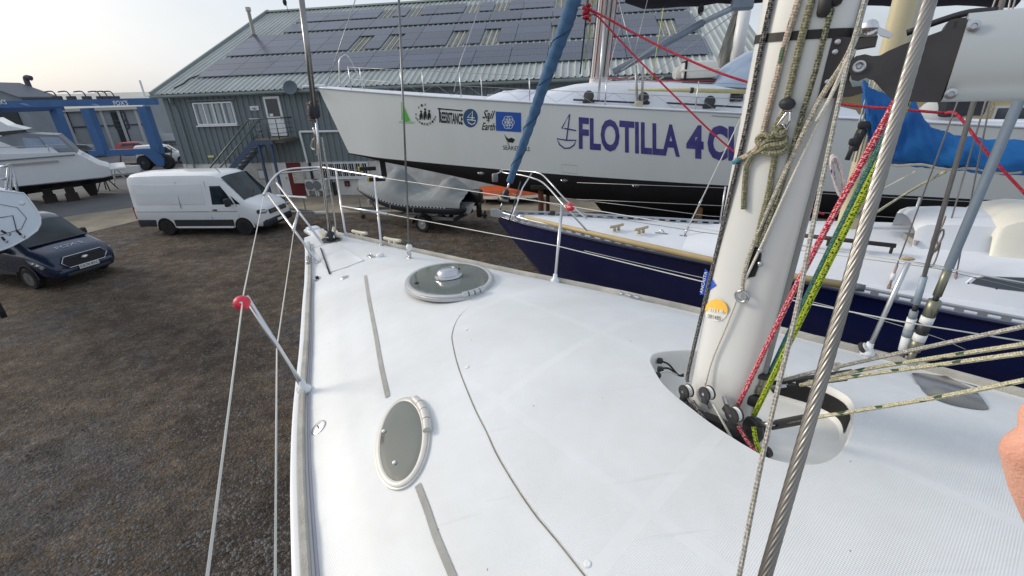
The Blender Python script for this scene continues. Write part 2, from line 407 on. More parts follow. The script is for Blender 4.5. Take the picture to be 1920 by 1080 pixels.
WHITEW = mat('white_painted_block', (214, 214, 212), 0.8, var=0.5, vscale=1.6, tint=(150, 146, 136), bump=.2, bscale=20)
M = MB(); M.box((BL / 2, .13, CLAD / 2), (BL, .2, CLAD)); M.box((.1, BD, CLAD / 2), (.2, BD * 2, CLAD)); M.build('plinth_wall', WHITEW, wk)
for i in range(1, 24):     # sheet roof: one ribbed slope per side
    pass
def roofslope(sgn):
    M = MB(); pitch, d = .333, .06; a = []
    for i in range(int((BL + .5) / pitch)):
        x = -.25 + i * pitch; a += [(x, 0), (x + pitch * .66, 0), (x + pitch * .76, d), (x + pitch * .9, d)]
    rows = []
    for t in (-.35, RLEN):
        rows.append([((x, 0, EAVE) if False else Vector((x, 0, EAVE)) + RU * t + RN * h) for x, h in a])
    if sgn < 0: rows = [[Vector((v[0], 2 * BD - v[1], v[2])) for v in r] for r in rows]
    M.sheet(rows); return M
ROOFM = mat('roof_sheet', (176, 182, 180), 0.5, var=0.5, vscale=.8, tint=(128, 136, 134), stretch=(1, .3, .3))
roofslope(1).build('roof', ROOFM, wk); roofslope(-1).build('roof', ROOFM, wk)
TRIM = mat('trim_green_grey', (140, 150, 150), 0.5, var=.3, vscale=2, tint=(112, 126, 122))
M = MB(); M.beam((-.32, -.32, EAVE - .12), (-.32, BD, RIDGE + .1), .12, .22); M.beam((-.32, 2 * BD + .3, EAVE - .12), (-.32, BD, RIDGE + .1), .12, .22); M.build('verge_trim', TRIM, wk)
M = MB(); M.beam((BL + .2, -.32, EAVE - .12), (BL + .2, BD, RIDGE + .1), .12, .22); M.build('verge_trim', TRIM, wk)
M = MB(); M.beam((-.3, BD, RIDGE + .06), (BL + .2, BD, RIDGE + .06), .5, .1); M.build('ridge_cap', mat('ridge', (176, 184, 172), .5), wk)
M = MB(); prof = [(0, .09), (-.05, .02), (-.14, 0), (-.2, .06), (-.2, .16), (-.17, .16), (-.17, .07), (-.13, .04), (-.06, .05), (-.03, .1)]
M.loft([[(x, y - .24, EAVE - .34 + z) for y, z in prof] for x in (-.35, BL + .2)]); fixn(M.build('gutter', TRIM, wk))
PIPE = mat('downpipe_grey_green', (112, 128, 128), .45)
a = wloc(326, 182); b = wloc(372, 315)
M = MB(); M.tube(spline([(a.x, -.32, EAVE - .32), (a.x, -.32, EAVE - .6), (a.x + .06, -.12, EAVE - .95), (a.x + .06, -.12, 2.5), (a.x + .06, -.12, .1)], 4), .055, 10); M.build('downpipe', PIPE, wk, True)
CABLE = mat('cable_black', (26, 26, 28), .7)
pl = [rloc(x, y) for x, y in ((328, 168), (345, 160), (358, 150), (378, 143))]
M = MB(); M.tube(spline([Vector((x, 0, EAVE)) + RU * t + RN * .08 for x, t in pl], 5), .035, 6); M.build('cable', CABLE, wk, True)

# solar panels, each a part. Row edges (distance up the slope) measured at one column of the photograph
def up(y, x=900): return rloc(x, y)[1]
PVM = bpy.data.materials.new('solar_cells'); PVM.use_nodes = True
n, l = PVM.node_tree.nodes, PVM.node_tree.links; b = n['Principled BSDF']
b.inputs['Roughness'].default_value = .26; b.inputs['Specular IOR Level'].default_value = .6
tc = n.new('ShaderNodeTexCoord'); br = n.new('ShaderNodeTexBrick'); br.offset = 0; br.inputs['Scale'].default_value = 1
br.inputs['Brick Width'].default_value = .166; br.inputs['Row Height'].default_value = .166; br.inputs['Mortar Size'].default_value = .006; br.inputs['Bias'].default_value = 0
br.inputs['Color1'].default_value = lin((46, 53, 72)); br.inputs['Color2'].default_value = lin((51, 58, 77)); br.inputs['Mortar'].default_value = lin((76, 84, 102))
l.new(tc.outputs['Object'], br.inputs['Vector']); oi = n.new('ShaderNodeObjectInfo'); hv_ = n.new('ShaderNodeHueSaturation'); mr_ = n.new('ShaderNodeMapRange'); mr_.inputs[3].default_value = .75; mr_.inputs[4].default_value = 1.35; l.new(oi.outputs['Random'], mr_.inputs[0]); l.new(mr_.outputs[0], hv_.inputs['Value']); l.new(br.outputs[0], hv_.inputs['Color']); l.new(hv_.outputs[0], b.inputs['Base Color'])
FRAME = mat('panel_frame', (176, 184, 196), .35, .8)
pw = 1.98; x_off = rloc(377, 145)[0]
r1b, r1t = up(124.5), up(90.5)
r2b, r2t = up(84.5), up(47.5)
r3b, r3t = up(43.0), up(27.5)
r4b, r4t = up(24.5), up(8.5)
ph1 = (r1t - r1b) / 3; ph2 = (r2t - r2b) / 3; ph3 = (r3t - r3b) / 1; ph4 = (r4t - r4b) / 2
def panel_mesh(w, h):
    M = MB(); M.box((0, 0, .0), (w - .03, h - .03, .035)); me = bpy.data.meshes.new('solar_panel'); me.from_pydata(M.v, [], M.f)
    me.materials.append(PVM); me.materials.append(FRAME)
    for p in me.polygons: p.material_index = 0 if p.normal.z > .5 else 1
    return me
RMX = Matrix((Vector((1, 0, 0)), RU, RN)).transposed().to_4x4()
def put_panel(me, x, t):
    o = bpy.data.objects.new('solar_panel', me); COL.objects.link(o); o.parent = wk
    o.matrix_basis = Matrix.Translation(Vector((x, 0, EAVE)) + RU * t + RN * .12) @ RMX
ncol = int((BL - .8 - x_off) / pw)
SKYL = mat('rooflight_sheet', (140, 137, 122), .4, var=.6, vscale=2, tint=(84, 82, 72))
me1, me2, me2h, me3, me4, me4h = panel_mesh(pw, ph1), panel_mesh(pw, ph2), panel_mesh(pw / 2, ph2), panel_mesh(pw, ph3), panel_mesh(pw, ph4), panel_mesh(pw / 2, ph4)
def rooflight(x, t0, t1, w):
    M = MB(); k = 5; d = w / k; a = []
    for i in range(k): a += [(x - w/2 + i*d, .012), (x - w/2 + i*d + d*.6, .012), (x - w/2 + i*d + d*.7, .052), (x - w/2 + i*d + d*.92, .052)]
    M.sheet([[Vector((q, 0, EAVE)) + RU * t + RN * h for q, h in a] for t in (t0, t1)]); M.build('rooflight', SKYL, wk)
for c in range(ncol):
    x = x_off + (c + .5) * pw
    for k in range(3): put_panel(me1, x, r1b + (k + .5) * ph1)
    # the second row leaves openings over the rooflights
    for k in range(3):
        if k < 2 and c % 3 in (1, 2) and c > 2:
            put_panel(me2h, x + pw / 4, r2b + (k + .5) * ph2)
        else: put_panel(me2, x, r2b + (k + .5) * ph2)
    if c % 3 in (1, 2) and c > 2: rooflight(x - pw / 4, r2b, r2b + 2 * ph2, pw / 2 - .1)
    if c >= 1: put_panel(me3, x, r3b + .5 * ph3)
    if c >= 1:
        for k in range(2):
            if c % 3 in (1, 2) and c > 2: put_panel(me4h, x + pw / 4, r4b + (k + .5) * ph4)
            else: put_panel(me4, x, r4b + (k + .5) * ph4)
        if c % 3 in (1, 2) and c > 2: rooflight(x - pw / 4, r4b, r4t, pw / 2 - .1)
# flue
fx, ft = rloc(477, 70); fb = Vector((fx, 0, EAVE)) + RU * ft
STEEL = mat('stainless', (196, 198, 202), .24, 1.0, var=.25, vscale=6)
fl = MB().cyl(fb - Vector((0, 0, .1)), fb + Vector((0, 0, 1.5)), .11, n=14).build('flue', mat('flue_steel', (150, 146, 140), .45, .6), wk, 40)
MB().cyl(fb + Vector((0, 0, 1.5)), fb + Vector((0, 0, 1.72)), .17, n=14).build('flue_cap', mat('flue_cap', (170, 168, 164), .4, .6), fl, 40)
MB().lathe([(.3, 0), (.26, .03), (.13, .16)], fb + Vector((0, 0, .02)), n=14).build('flashing', mat('lead', (84, 86, 90), .7), fl)
# small anemometer mast at the roof corner
ax, at_ = rloc(541, 26); ab = Vector((ax, 0, EAVE)) + RU * at_
MB().cyl(ab, ab + Vector((-.05, 0, 1.6)), .02, n=6).ell(ab + Vector((-.12, 0, .75)), (.14, .14, .24)).build('aerial', CABLE, wk)

# upper window: frame, mullions, panes
WHITEP = mat('white_pvc', (226, 228, 230), .35, var=.15, vscale=3)
GLASS = mat('window_glass', (60, 68, 74), .06, 0, spec=.9, var=.4, vscale=.9, tint=(120, 130, 134))
BLIND = mat('white_blind_behind_glass', (168, 176, 180), .18, spec=.7, var=.15, vscale=2)
def window(x0, x1, z0, z1, cols, parent, glass, rows=1, y=-.06, sill=True, bar=.07):
    f = MB()
    f.box(((x0 + x1) / 2, y, z1 - bar / 2), (x1 - x0, .1, bar)); f.box(((x0 + x1) / 2, y, z0 + bar / 2), (x1 - x0, .1, bar))
    for i in range(cols + 1):
        x = lerp(x0 + bar / 2, x1 - bar / 2, i / cols); f.box((x, y - .002, (z0 + z1) / 2), (bar, .1, z1 - z0 - 2 * bar + .01))
    fo = f.build('window', WHITEP, parent)
    for i in range(cols):
        for j in range(rows):
            a, b_ = lerp(x0, x1, i / cols) + bar * .5, lerp(x0, x1, (i + 1) / cols) - bar * .5
            c, d = lerp(z0, z1, j / rows) + .02, lerp(z0, z1, (j + 1) / rows) - .02
            MB().box(((a + b_) / 2, y + .025, (c + d) / 2), (b_ - a, .012, d - c)).build('pane', glass, fo)
    if sill: MB().box(((x0 + x1) / 2, y - .05, z0 - .04), (x1 - x0 + .14, .16, .06)).build('sill', WHITEP, fo)
    return fo
a, b_ = wloc(362, 193), wloc(447, 233)
window(a.x, b_.x, b_.z, a.z, 4, wk, BLIND)
M = MB(); M.box(((a.x + b_.x) / 2 - .05, -.09, a.z + .1), (b_.x - a.x + .5, .12, .05)); M.build('drip_flashing', PIPE, wk)
# sign by the door
a, b_ = wloc(469.5, 199), wloc(487.5, 206.5)
so = MB().box(((a.x + b_.x) / 2, -.06, (a.z + b_.z) / 2), (b_.x - a.x, .03, a.z - b_.z)).build('wall_sign', WHITEP, wk)
INK = mat('ink_dark', (40, 42, 48), .6)
for k, (w_, zz) in enumerate(((.12, .7), (.6, .48), (.36, .24))):
    MB().box(((a.x + b_.x) / 2, -.078, lerp(b_.z, a.z, zz)), ((b_.x - a.x) * w_, .003, .03)).build('print_line', INK, so)
# door
a, b_ = wloc(500, 181), wloc(543, 254)
dx0, dx1, dz0, dz1 = wloc(503, 218).x - .0, wloc(503, 218).x + .93, b_.z, a.z
d = MB().box(((dx0 + dx1) / 2, -.07, (dz0 + dz1) / 2), (dx1 - dx0, .1, dz1 - dz0)).build('door', WHITEP, wk)
MB().box(((dx0 + dx1) / 2, -.13, lerp(dz0, dz1, .72)), (dx1 - dx0 - .24, .02, (dz1 - dz0) * .44)).build('pane', mat('door_glass', (40, 42, 44), .08, spec=.8), d)
MB().box(((dx0 + dx1) / 2, -.13, lerp(dz0, dz1, .25)), (dx1 - dx0 - .26, .02, (dz1 - dz0) * .36)).build('panel', WHITEP, d)
MB().box((dx0 + .3, -.145, lerp(dz0, dz1, .54)), (.2, .01, .14)).build('paper_notice', WHITEP, d)
MB().box((dx1 - .1, -.16, lerp(dz0, dz1, .47)), (.05, .05, .16)).build('handle', STEEL, d)
M = MB(); M.box(((dx0 + dx1) / 2 + .05, -.1, dz1 + .06), (dx1 - dx0 + .5, .14, .05)); M.build('drip_flashing', PIPE, wk)
a = wloc(506, 172); MB().bbox((a.x, -.14, a.z), (.4, .16, .14), .02).build('bulkhead_light', mat('cream_plastic', (206, 202, 180), .4), wk)
a = wloc(397, 293); MB().box((a.x, -.07, a.z), (.38, .02, .11)).build('warning_sign', mat('pale_yellow', (214, 204, 120), .5), wk)
# dish at the top of the wall
a = wloc(556, 166)
MB().lathe([(0.02, 0), (.2, .03), (.33, .1), (.36, .14), (.33, .13), (.2, .06), (.02, .03)], (a.x, -.5, a.z), (.25, -.9, .3), 18).build('satellite_dish', mat('dish_grey', (86, 98, 106), .5), wk, True)
# white pipe stepping down the cladding
a, b_, c = wloc(564, 247), wloc(625, 246), wloc(577, 303)
M = MB(); M.tube(spline([(c.x + .02, -.1, CLAD - .1), (c.x - .0, -.1, 2.4), (a.x, -.1, a.z - .1), (a.x + .08, -.1, a.z), (a.x + .3, -.1, a.z), (b_.x + .4, -.1, b_.z)], 4), .06, 8); M.build('white_pipe', WHITEP, wk, True)
# lower wall: white door, red door, tank, ducts, AC units, barred window
a, b_ = wloc(516, 306), wloc(545, 366)
d = MB().box((wloc(530, 340).x, .02, .93), (.9, .05, 1.8)).build('door', WHITEP, wk); MB().box((wloc(530, 340).x + .3, -.02, 1.0), (.04, .06, .14)).build('handle', STEEL, d)
a, b_ = wloc(541, 306), wloc(568, 366); x0 = wloc(556, 340).x
MB().box((x0, .02, .93), (.86, .06, 1.84)).build('door', mat('dark_red_paint', (116, 26, 34), .5, var=.3, vscale=2), wk)['label'] = 'dark red door'
a = wloc(492, 327); MB().box((a.x, -.0, a.z), (.5, .06, .55)).build('hatch_frame', PIPE, wk); MB().box((a.x, -.02, a.z), (.42, .06, .46)).build('hatch_panel', WHITEP, wk)
a = wloc(564, 332); t = MB().bbox((a.x, -.14, a.z), (.62, .3, .62), .03).build('meter_box', mat('cream_box', (202, 198, 186), .5, var=.4, vscale=5), wk)
for k in range(5): MB().lathe([(.025, 0), (.02, .012)], (a.x - .2 + (k % 2) * .38, -.29, a.z + .2 - k * .09), (0, -1, 0), 8).build('bolt', INK, t)
a = wloc(583, 322); MB().box((a.x + .03, -.02, 1.35), (.12, .08, 1.0)).build('drainpipe', mat('black_plastic', (28, 30, 38), .45), wk)
ACW = mat('ac_white', (208, 210, 206), .45, var=.2, vscale=3)
for (px, py) in ((592, 352), (606, 350)):
    a = wloc(px, py); ac = MB().bbox((a.x, -.22, .62), (.8, .32, .62), .03).build('air_conditioner', ACW, wk)
    MB().lathe([(.25, 0), (.24, .02), (.2, .01), (.05, .012)], (a.x - .12, -.385, .62), (0, -1, 0), 20).build('fan_grille', mat('grille_dark', (112, 116, 122), .5), ac)
    MB().box((a.x - .3, -.22, .18), (.06, .3, .3)).box((a.x + .3, -.22, .18), (.06, .3, .3)).build('bracket', WHITEP, ac)
a, b_ = wloc(602, 305), wloc(672, 332)
w = window(a.x, b_.x + .7, 1.0, 1.82, 7, wk, mat('dark_glass', (36, 40, 46), .1), 2, y=-.05, bar=.06)
M = MB()
for k in range(22): x = lerp(a.x, b_.x + .7, (k + .5) / 22); M.cyl((x, -.12, 1.0), (x, -.12, 1.82), .012, n=6)
M.build('window_bars', WHITEP, wk)
a = wloc(651, 344); pb = MB().box((a.x, -.02, a.z), (.28, .08, .3)).build('post_box', INK, wk); MB().lathe([(.06, 0), (.05, .01)], (a.x + .02, -.06, a.z - .04), (0, -1, 0), 12).build('red_badge', mat('red_dot', (190, 40, 50), .5), pb)
M = MB()
for (px, py, q) in ((617, 350, .5), (620, 346, .3)):
    a = wloc(px, py); M.tube(spline([(a.x - .3, -.05, 1.0), (a.x, -.16, 1.05), (a.x + .18, -.1, .8), (a.x + .15, -.12, .2)], 5), .022, 6)
M.build('cable', CABLE, wk, True)
a = wloc(630, 358); MB().box((a.x, -.12, .4), (.16, .12, .7)).build('black_post', mat('black_plastic', (28, 30, 38), .45), wk)
# windows further along the upper wall, part hidden behind the racing yacht
for (xa, xb, cols) in ((690, 802, 6), (913, 1006, 4)):
    a, b_ = wloc(xa, 157), wloc(xb, 153); z1 = EAVE - .75
    window(a.x, b_.x, z1 - 1.0, z1, cols, wk, GLASS)
a, b_ = wloc(1047, 146), wloc(1200, 146)
MB().box(((a.x + b_.x) / 2, -.3, EAVE - .85), (b_.x - a.x, .5, .5)).build('white_canopy', WHITEP, wk)

# outside stair, in the workshop's own frame
ss = thing('outside_staircase', 'blue steel outside staircase rising to a railed landing at the white door', 'staircase', BC, BRZ)
BLUE = mat('blue_steel_paint', (60, 80, 112), .5, var=.5, vscale=3, tint=(70, 78, 92))
GRN = mat('rail_green_grey', (78, 92, 92), .5, var=.3, vscale=4)
def sloc(x, y, off): return wloc(x, y, off)
L0, L1 = sloc(477, 262, 1.5), sloc(548, 259, 1.3)
LZ = dz0 - .06; lx0, lx1 = L0.x, dx1 + .45; foot = sloc(432, 318, 1.5)
MB().box(((lx0 + lx1) / 2, -.78, LZ - .03), (lx1 - lx0, 1.5, .06)).build('landing', mat('timber_deck', (120, 112, 98), .8, var=.5, vscale=6), ss)
M = MB(); M.beam((lx0, -1.52, LZ - .16), (lx1 - .4, -1.52, LZ - .16), .08, .2); M.beam((lx0, -.1, LZ - .16), (lx1 - .4, -.1, LZ - .16), .08, .2); M.build('landing_beam', BLUE, ss)
MB().box((lx1 - .1, -.78, LZ - .13), (.5, 1.4, .14)).build('landing_bracket', mat('rust_brown', (88, 84, 78), .8), ss)
sx1, sz1 = lx0, LZ; run = (LZ) / .80; sx0 = lx0 - run
for yy in (-1.52, -.62): MB().beam((sx0, yy, .0), (sx1, yy, sz1 - .1), .06, .26).build('stringer', BLUE, ss)
TREAD = mat('tread', (150, 148, 124), .8, var=.6, vscale=7)
me = None; nt_ = 13
for k in range(nt_):
    z = LZ * (k + 1) / (nt_ + 1); x = sx0 + run * (k + 1) / (nt_ + 1)
    o = MB().box((0, 0, 0), (.26, .84, .045)).build('tread', TREAD, ss) if me is None else link_mesh('tread', me, None, ss); me = o.data
    o.location = (x, -1.07, z)
for yy in (-1.52, -.62):
    M = MB(); M.tube([(sx0 - .1, yy, .95), (sx1, yy, sz1 + 1.0)], .042, 6); M.tube([(sx0 - .1, yy, .5), (sx1, yy, sz1 + .5)], .03, 6)
    for t in (.05, .5, .97): M.cyl((lerp(sx0, sx1, t), yy, lerp(0, sz1, t)), (lerp(sx0, sx1, t), yy, lerp(0, sz1, t) + 1.0), .025, n=6)
    M.build('handrail', GRN, ss, True)
M = MB(); M.tube([(lx0, -1.52, LZ + 1.0), (lx1, -1.52, LZ + 1.0), (lx1, -.1, LZ + 1.0)], .032, 6)
for z in (.28, .5, .74): M.tube([(lx0, -1.52, LZ + z), (lx1, -1.52, LZ + z), (lx1, -.1, LZ + z)], .012, 5)
for x in (lx0, lerp(lx0, lx1, .62), lx1): M.cyl((x, -1.52, LZ), (x, -1.52, LZ + 1), .028, n=6)
M.build('landing_railing', GRN, ss, True)
for x in (lx0 + .12, lx1 - .62): MB().box((x, -1.45, LZ / 2 - .12), (.11, .11, LZ - .24)).build('post', BLUE if x < lx0 + 1 else GRN, ss)
# ================================================================== VEHICLES
TYRE = mat('tyre', (30, 30, 32), .85, var=.5, vscale=8, tint=(52, 50, 46)); BLKP = mat('black_trim', (38, 40, 46), .6, var=.4, vscale=5, tint=(58, 58, 60))
CGLASS = mat('vehicle_glass', (16, 26, 30), .05, spec=.35, var=.9, vscale=1.1, tint=(52, 66, 72), detail=2); LAMPG = mat('lamp_clear', (200, 206, 212), .12, .3, var=.6, vscale=14, tint=(60, 64, 70)); REDL = mat('tail_lamp', (176, 20, 28), .2)  # vehicle_glass: paler noise patches put reflections into the colour
CHROME = mat('chrome', (200, 202, 206), .16, 1.0); RIMS = mat('alloy', (150, 154, 160), .35, .8, var=.4, vscale=10); RIMB = mat('rim_black', (30, 31, 34), .45)
PLATEW = mat('plate_white', (226, 228, 226), .4); PLATEY = mat('plate_yellow', (226, 190, 60), .4)
def inside2(p, poly):
    c = False; j = len(poly) - 1
    for i in range(len(poly)):
        a, b_ = poly[i], poly[j]
        if (a[1] > p[1]) != (b_[1] > p[1]) and p[0] < (b_[0] - a[0]) * (p[1] - a[1]) / (b_[1] - a[1]) + a[0]: c = not c
        j = i
    return c
def wheel(parent, x, y, r, w, rim, out):
    s = 1 if out > 0 else -1
    t = MB().lathe([(r*.62, -w/2), (r*.9, -w/2), (r, -w*.36), (r, w*.36), (r*.9, w/2), (r*.62, w/2)], (x, y, r), (0, s, 0), 24, closed=True).build('tyre', TYRE, None, 35)
    wh = thing('wheel', None, None); COL.objects.unlink(wh); bpy.data.objects.remove(wh)
    t.name = 'wheel'; t.parent = parent
    M = MB(); M.lathe([(r*.64, w*.5), (r*.6, w*.44), (r*.58, w*.2), (.02, w*.2)], (x, y, r), (0, s, 0), 24)
    for k in range(5):
        a = 2*math.pi*k/5; c = Vector((x, y + s*w*.4, r)); M.beam(c + Vector((math.cos(a)*r*.1, 0, math.sin(a)*r*.1)), c + Vector((math.cos(a)*r*.6, 0, math.sin(a)*r*.6)), .03, r*.17, (0, s, 0))
    M.lathe([(r*.17, w*.46), (r*.1, w*.5)], (x, y, r), (0, s, 0), 12); M.build('rim', rim, t, 35); return t
def vehicle(name, label, loc, rz, st, paint, wb, track, wr_, rim, cat='van', group=None, dark=.0, lower=None):
    """st: stations (x, z bottom, z shoulder, z top, half width, half width of roof)"""
    t = thing(name, label, cat, (loc[0], loc[1], 0), rz, group)
    def at(x):
        if x <= st[0][0]: return st[0][1:]
        for a, b in zip(st, st[1:]):
            if a[0] <= x <= b[0]:
                k = (x - a[0]) / (b[0] - a[0]); return tuple(lerp(a[i], b[i], k) for i in range(1, 6))
        return st[-1][1:]
    def ring(x, q=None):
        zb, zs, zt, w, wr = q or at(x); p = zt - zs
        h = [(w*.9, zb), (w*.985, zb + .1), (w, zb + .22), (w + .012, (zb + zs)/2), (w + .004, zs - .06), (w - .012, zs), (lerp(w, wr, .5), zs + .45*p), (wr, zs + .82*p), (wr - .05, zs + .93*p), (wr - .17, zs + .985*p), (wr*.5, zt + .01)]
        return [(x, -y, z) for y, z in h] + [(x, 0, zt + .016)] + [(x, y, z) for y, z in reversed(h)]
    xs = []
    for a, b in zip(st, st[1:]):
        k = max(1, int((b[0] - a[0]) / .25)); xs += [lerp(a[0], b[0], i / k) for i in range(k)]
    xs.append(st[-1][0])
    body = fixn(MB().loft([ring(x) for x in xs]).build('body', paint, t, 32))
    def sy(x, z):
        zb, zs, zt, w, wr = at(x); p = zt - zs
        if z <= zs: return w + .012
        k = (z - zs) / p; mid = lerp(w, wr, .5)
        return lerp(w - .012, mid, k/.45) if k <= .45 else lerp(mid, wr, min(1, (k - .45)/.37))
    def panel(nm, poly, mt, side, off=.008, th=.01, parent=None):
        M = MB(); k = len(poly); s = side; vs = [Vector(p) for p in poly]; es = [(i, (i + 1) % k) for i in range(k)]; px0 = min(p[0] for p in poly); px1 = max(p[0] for p in poly); pz0 = min(p[1] for p in poly); pz1 = max(p[1] for p in poly); g_ = .16
        for i in range(1, int((px1 - px0)/g_) + 1):
            for j in range(1, int((pz1 - pz0)/g_) + 1):
                q = (px0 + i*g_ + .003, pz0 + j*g_ + .002)
                if inside2(q, poly): vs.append(Vector(q))
        r = geometry.delaunay_2d_cdt(vs, es, [], 1, 1e-5)
        V = [Vector((v[0], s*(sy(v[0], v[1]) + off), v[1])) for v in r[0]]; F = [tuple(f) for f in r[2] if inside2((sum(r[0][i][0] for i in f)/3, sum(r[0][i][1] for i in f)/3), poly)]
        M.add(V, F)
        o_ = [Vector((x, s*(sy(x, z) + off), z)) for x, z in poly]; i_ = [v - Vector((0, s*(off + th), 0)) for v in o_]
        M.add(o_ + i_, [(i, k + i, k + (i+1) % k, (i+1) % k) for i in range(k)])
        return fixn(M.build(nm, mt, parent or t))
    def strip(nm, pts, wd, mt, side, off=.006, parent=None):
        M = MB()
        P = [Vector((x, side*(sy(x, z) + off - .004), z)) for x, z in pts]
        M.tube(P, wd, 6); return M.build(nm, mt, parent or t, True)
    for s in (-1, 1):
        for x in (0, wb):
            M = MB(); arc = [(math.cos(a), math.sin(a)) for a in [math.pi * i / 12 for i in range(13)]]
            ri, ro = wr_ * 1.2, wr_ * 1.36
            M.sheet([[(x + c*ri, s*(sy(x, .6) + .012), wr_ + q*ri) for c, q in arc], [(x + c*ri, s*(sy(x, .6) + .02), wr_ + q*ri) for c, q in arc], [(x + c*ro, s*(sy(x, .6) + .004), wr_ + q*ro) for c, q in arc]])
            M.build('arch_lip', paint, t, True)
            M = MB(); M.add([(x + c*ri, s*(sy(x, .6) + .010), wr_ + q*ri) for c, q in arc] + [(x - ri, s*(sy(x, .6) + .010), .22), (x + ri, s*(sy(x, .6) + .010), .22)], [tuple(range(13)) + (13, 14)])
            M.build('wheel_well', mat('shadow_liner', (14, 14, 15), .9), t)  # flat panel on the body; the shade inside the arch is its colour
            wheel(t, x, s*(track/2 + .06), wr_, .24, rim, s)
    return t, panel, strip, sy, at
# ---- white panel van
VW = mat('van_white', (226, 228, 230), .28, coat=.4, var=.12, vscale=1.5, tint=(186, 188, 188))
st = [(-1.36, .50, 1.2, 2.40, .94, .84), (-1.33, .46, 1.2, 2.52, .99, .885), (-1.2, .42, 1.2, 2.60, 1.01, .90), (0, .40, 1.2, 2.63, 1.015, .91), (2.2, .40, 1.2, 2.63, 1.015, .91), (2.7, .40, 1.2, 2.59, 1.01, .88), (2.98, .40, 1.2, 2.48, 1.01, .85), (3.35, .40, 1.22, 2.05, 1.0, .85), (3.82, .38, 1.26, 1.52, .985, .90), (3.92, .38, 1.24, 1.46, .98, .89), (4.3, .36, 1.12, 1.31, .955, .85), (4.52, .34, 1.0, 1.18, .91, .78), (4.62, .34, .9, 1.03, .86, .70), (4.67, .36, .7, .84, .80, .62)]
h = R(-7.3)
t, pan, stp, sy, at_ = vehicle('parked_van', 'white high-roof panel van with black lower trim on the gravel', (-14.12, 19.32), h, st, VW, 3.64, 1.72, .355, RIMB, group='parked vans'); t.scale = (.955, .955, .955)
for s in (-1, 1):
    pan('side_trim', [(-1.3, .40), (-.45, .40), (-.45, .70), (-1.3, .70)], BLKP, s, .018); pan('side_trim', [(.45, .42), (3.2, .42), (3.2, .70), (.45, .70)], BLKP, s, .018)
    pan('sill', [(.5, .34), (3.15, .34), (3.15, .42), (.5, .42)], VW, s, .03)
    pan('door_window', [(2.42, 1.34), (3.4, 1.34), (3.2, 1.68), (2.92, 2.1), (2.47, 2.1)], CGLASS, s)
    pan('quarter_window', [(3.47, 1.34), (3.68, 1.34), (3.3, 1.68)], CGLASS, s)
    SEAM = mat('van_seam', (84, 88, 94), .6)
    pan('load_panel', [(-1.12, 1.36), (2.1, 1.36), (2.1, 2.2), (-1.12, 2.2)], VW, s, .012)
    for pts in ([(2.26, .72), (2.28, 2.3)], [(2.26, 1.05), (3.5, 1.05)], [(-1.25, 1.05), (2.2, 1.05)], [(.95, 1.2), (.95, 2.3)], [(3.52, .75), (3.5, 1.3)]): stp('seam', pts, .010, SEAM, s, .004)
    M = MB(); M.bbox((2.5, s*(sy(2.5, 1.12) + .02), 1.12), (.2, .04, .05), .012); M.build('handle', BLKP, t)
    mr = MB().bbox((3.3, s*1.2, 1.46), (.16, .24, .34), .05).beam((3.3, s*.98, 1.4), (3.3, s*1.12, 1.42), .06, .1).build('mirror', BLKP, t)
    MB().bbox((-1.36, s*.93, 1.0), (.07, .14, .55), .02).build('tail_lamp', REDL, t)
    hb_ = MB().bbox((4.44, s*.80, 1.0), (.34, .3, .17), .05, rz=s*-.42).build('headlight', BLKP, t); MB().bbox((4.53, s*.81, 1.0), (.28, .27, .12), .04, rz=s*-.42).build('headlight_lens', LAMPG, hb_)
M = MB(); rows = []
for k in range(7):
    x = lerp(3.0, 3.82, k / 6); q = at_(x); zt = q[2]; w = q[4] - .03
    rows.append([(x + .03, y * w, zt + .028 - .05 * abs(y)**6) for y in (-1, -.9, -.6, -.3, 0, .3, .6, .9, 1)])
M.sheet(rows); wsn = M.build('windscreen', CGLASS, t, True)
for k in (-.35, .3): MB().tube([(3.87, k, 1.53), (3.67, k + .45, 1.76)], .012, 5).build('wiper', BLKP, wsn)
M = MB(); M.bbox((4.58, 0, .92), (.2, 1.26, .22), .05); g = M.build('grille', BLKP, t)
for z in (.86, .93, .99): MB().box((4.685, 0, z), (.012, 1.1, .014)).build('grille_bar', CHROME, g)
MB().lathe([(.075, 0), (.07, .015), (.05, .018)], (4.685, 0, .93), (1, 0, 0), 16).build('badge', CHROME, g)
M = MB(); M.bbox((4.53, 0, .50), (.36, 1.84, .38), .12); bp_ = M.build('front_bumper', BLKP, t, True)
MB().box((4.72, 0, .52), (.012, .52, .11)).build('number_plate', PLATEW, bp_)
M = MB(); M.bbox((-1.32, 0, .5), (.24, 1.9, .3), .05); M.build('rear_bumper', BLKP, t); MB().tube([(2.8, -.5, 2.58), (2.62, -.5, 2.80)], .012, 5).build('aerial', BLKP, t)
# ---- navy van, nose towards us
NV = mat('van_navy', (26, 42, 68), .24, .2, coat=.5, var=.15, vscale=2, tint=(26, 44, 78))
st = [(-1.05, .5, 1.1, 1.80, .92, .76), (-1.0, .42, 1.1, 1.9, .97, .8), (-.8, .38, 1.1, 1.96, .985, .83), (1.6, .38, 1.1, 1.97, .985, .84), (1.95, .38, 1.1, 1.92, .985, .82), (2.2, .38, 1.1, 1.80, .98, .79), (3.02, .36, 1.06, 1.24, .96, .82), (3.12, .36, 1.04, 1.20, .955, .82), (3.55, .34, .92, 1.08, .93, .76), (3.78, .32, .80, .97, .88, .68), (3.9, .32, .66, .8, .79, .55), (3.94, .34, .55, .65, .70, .5)]
h = R(-17.5)
t, pan, stp, sy, at_ = vehicle('parked_van', 'dark navy blue van parked nose out beside the white boat stern', (-16.95, 14.5), h, st, NV, 2.93, 1.68, .33, RIMS, group='parked vans')
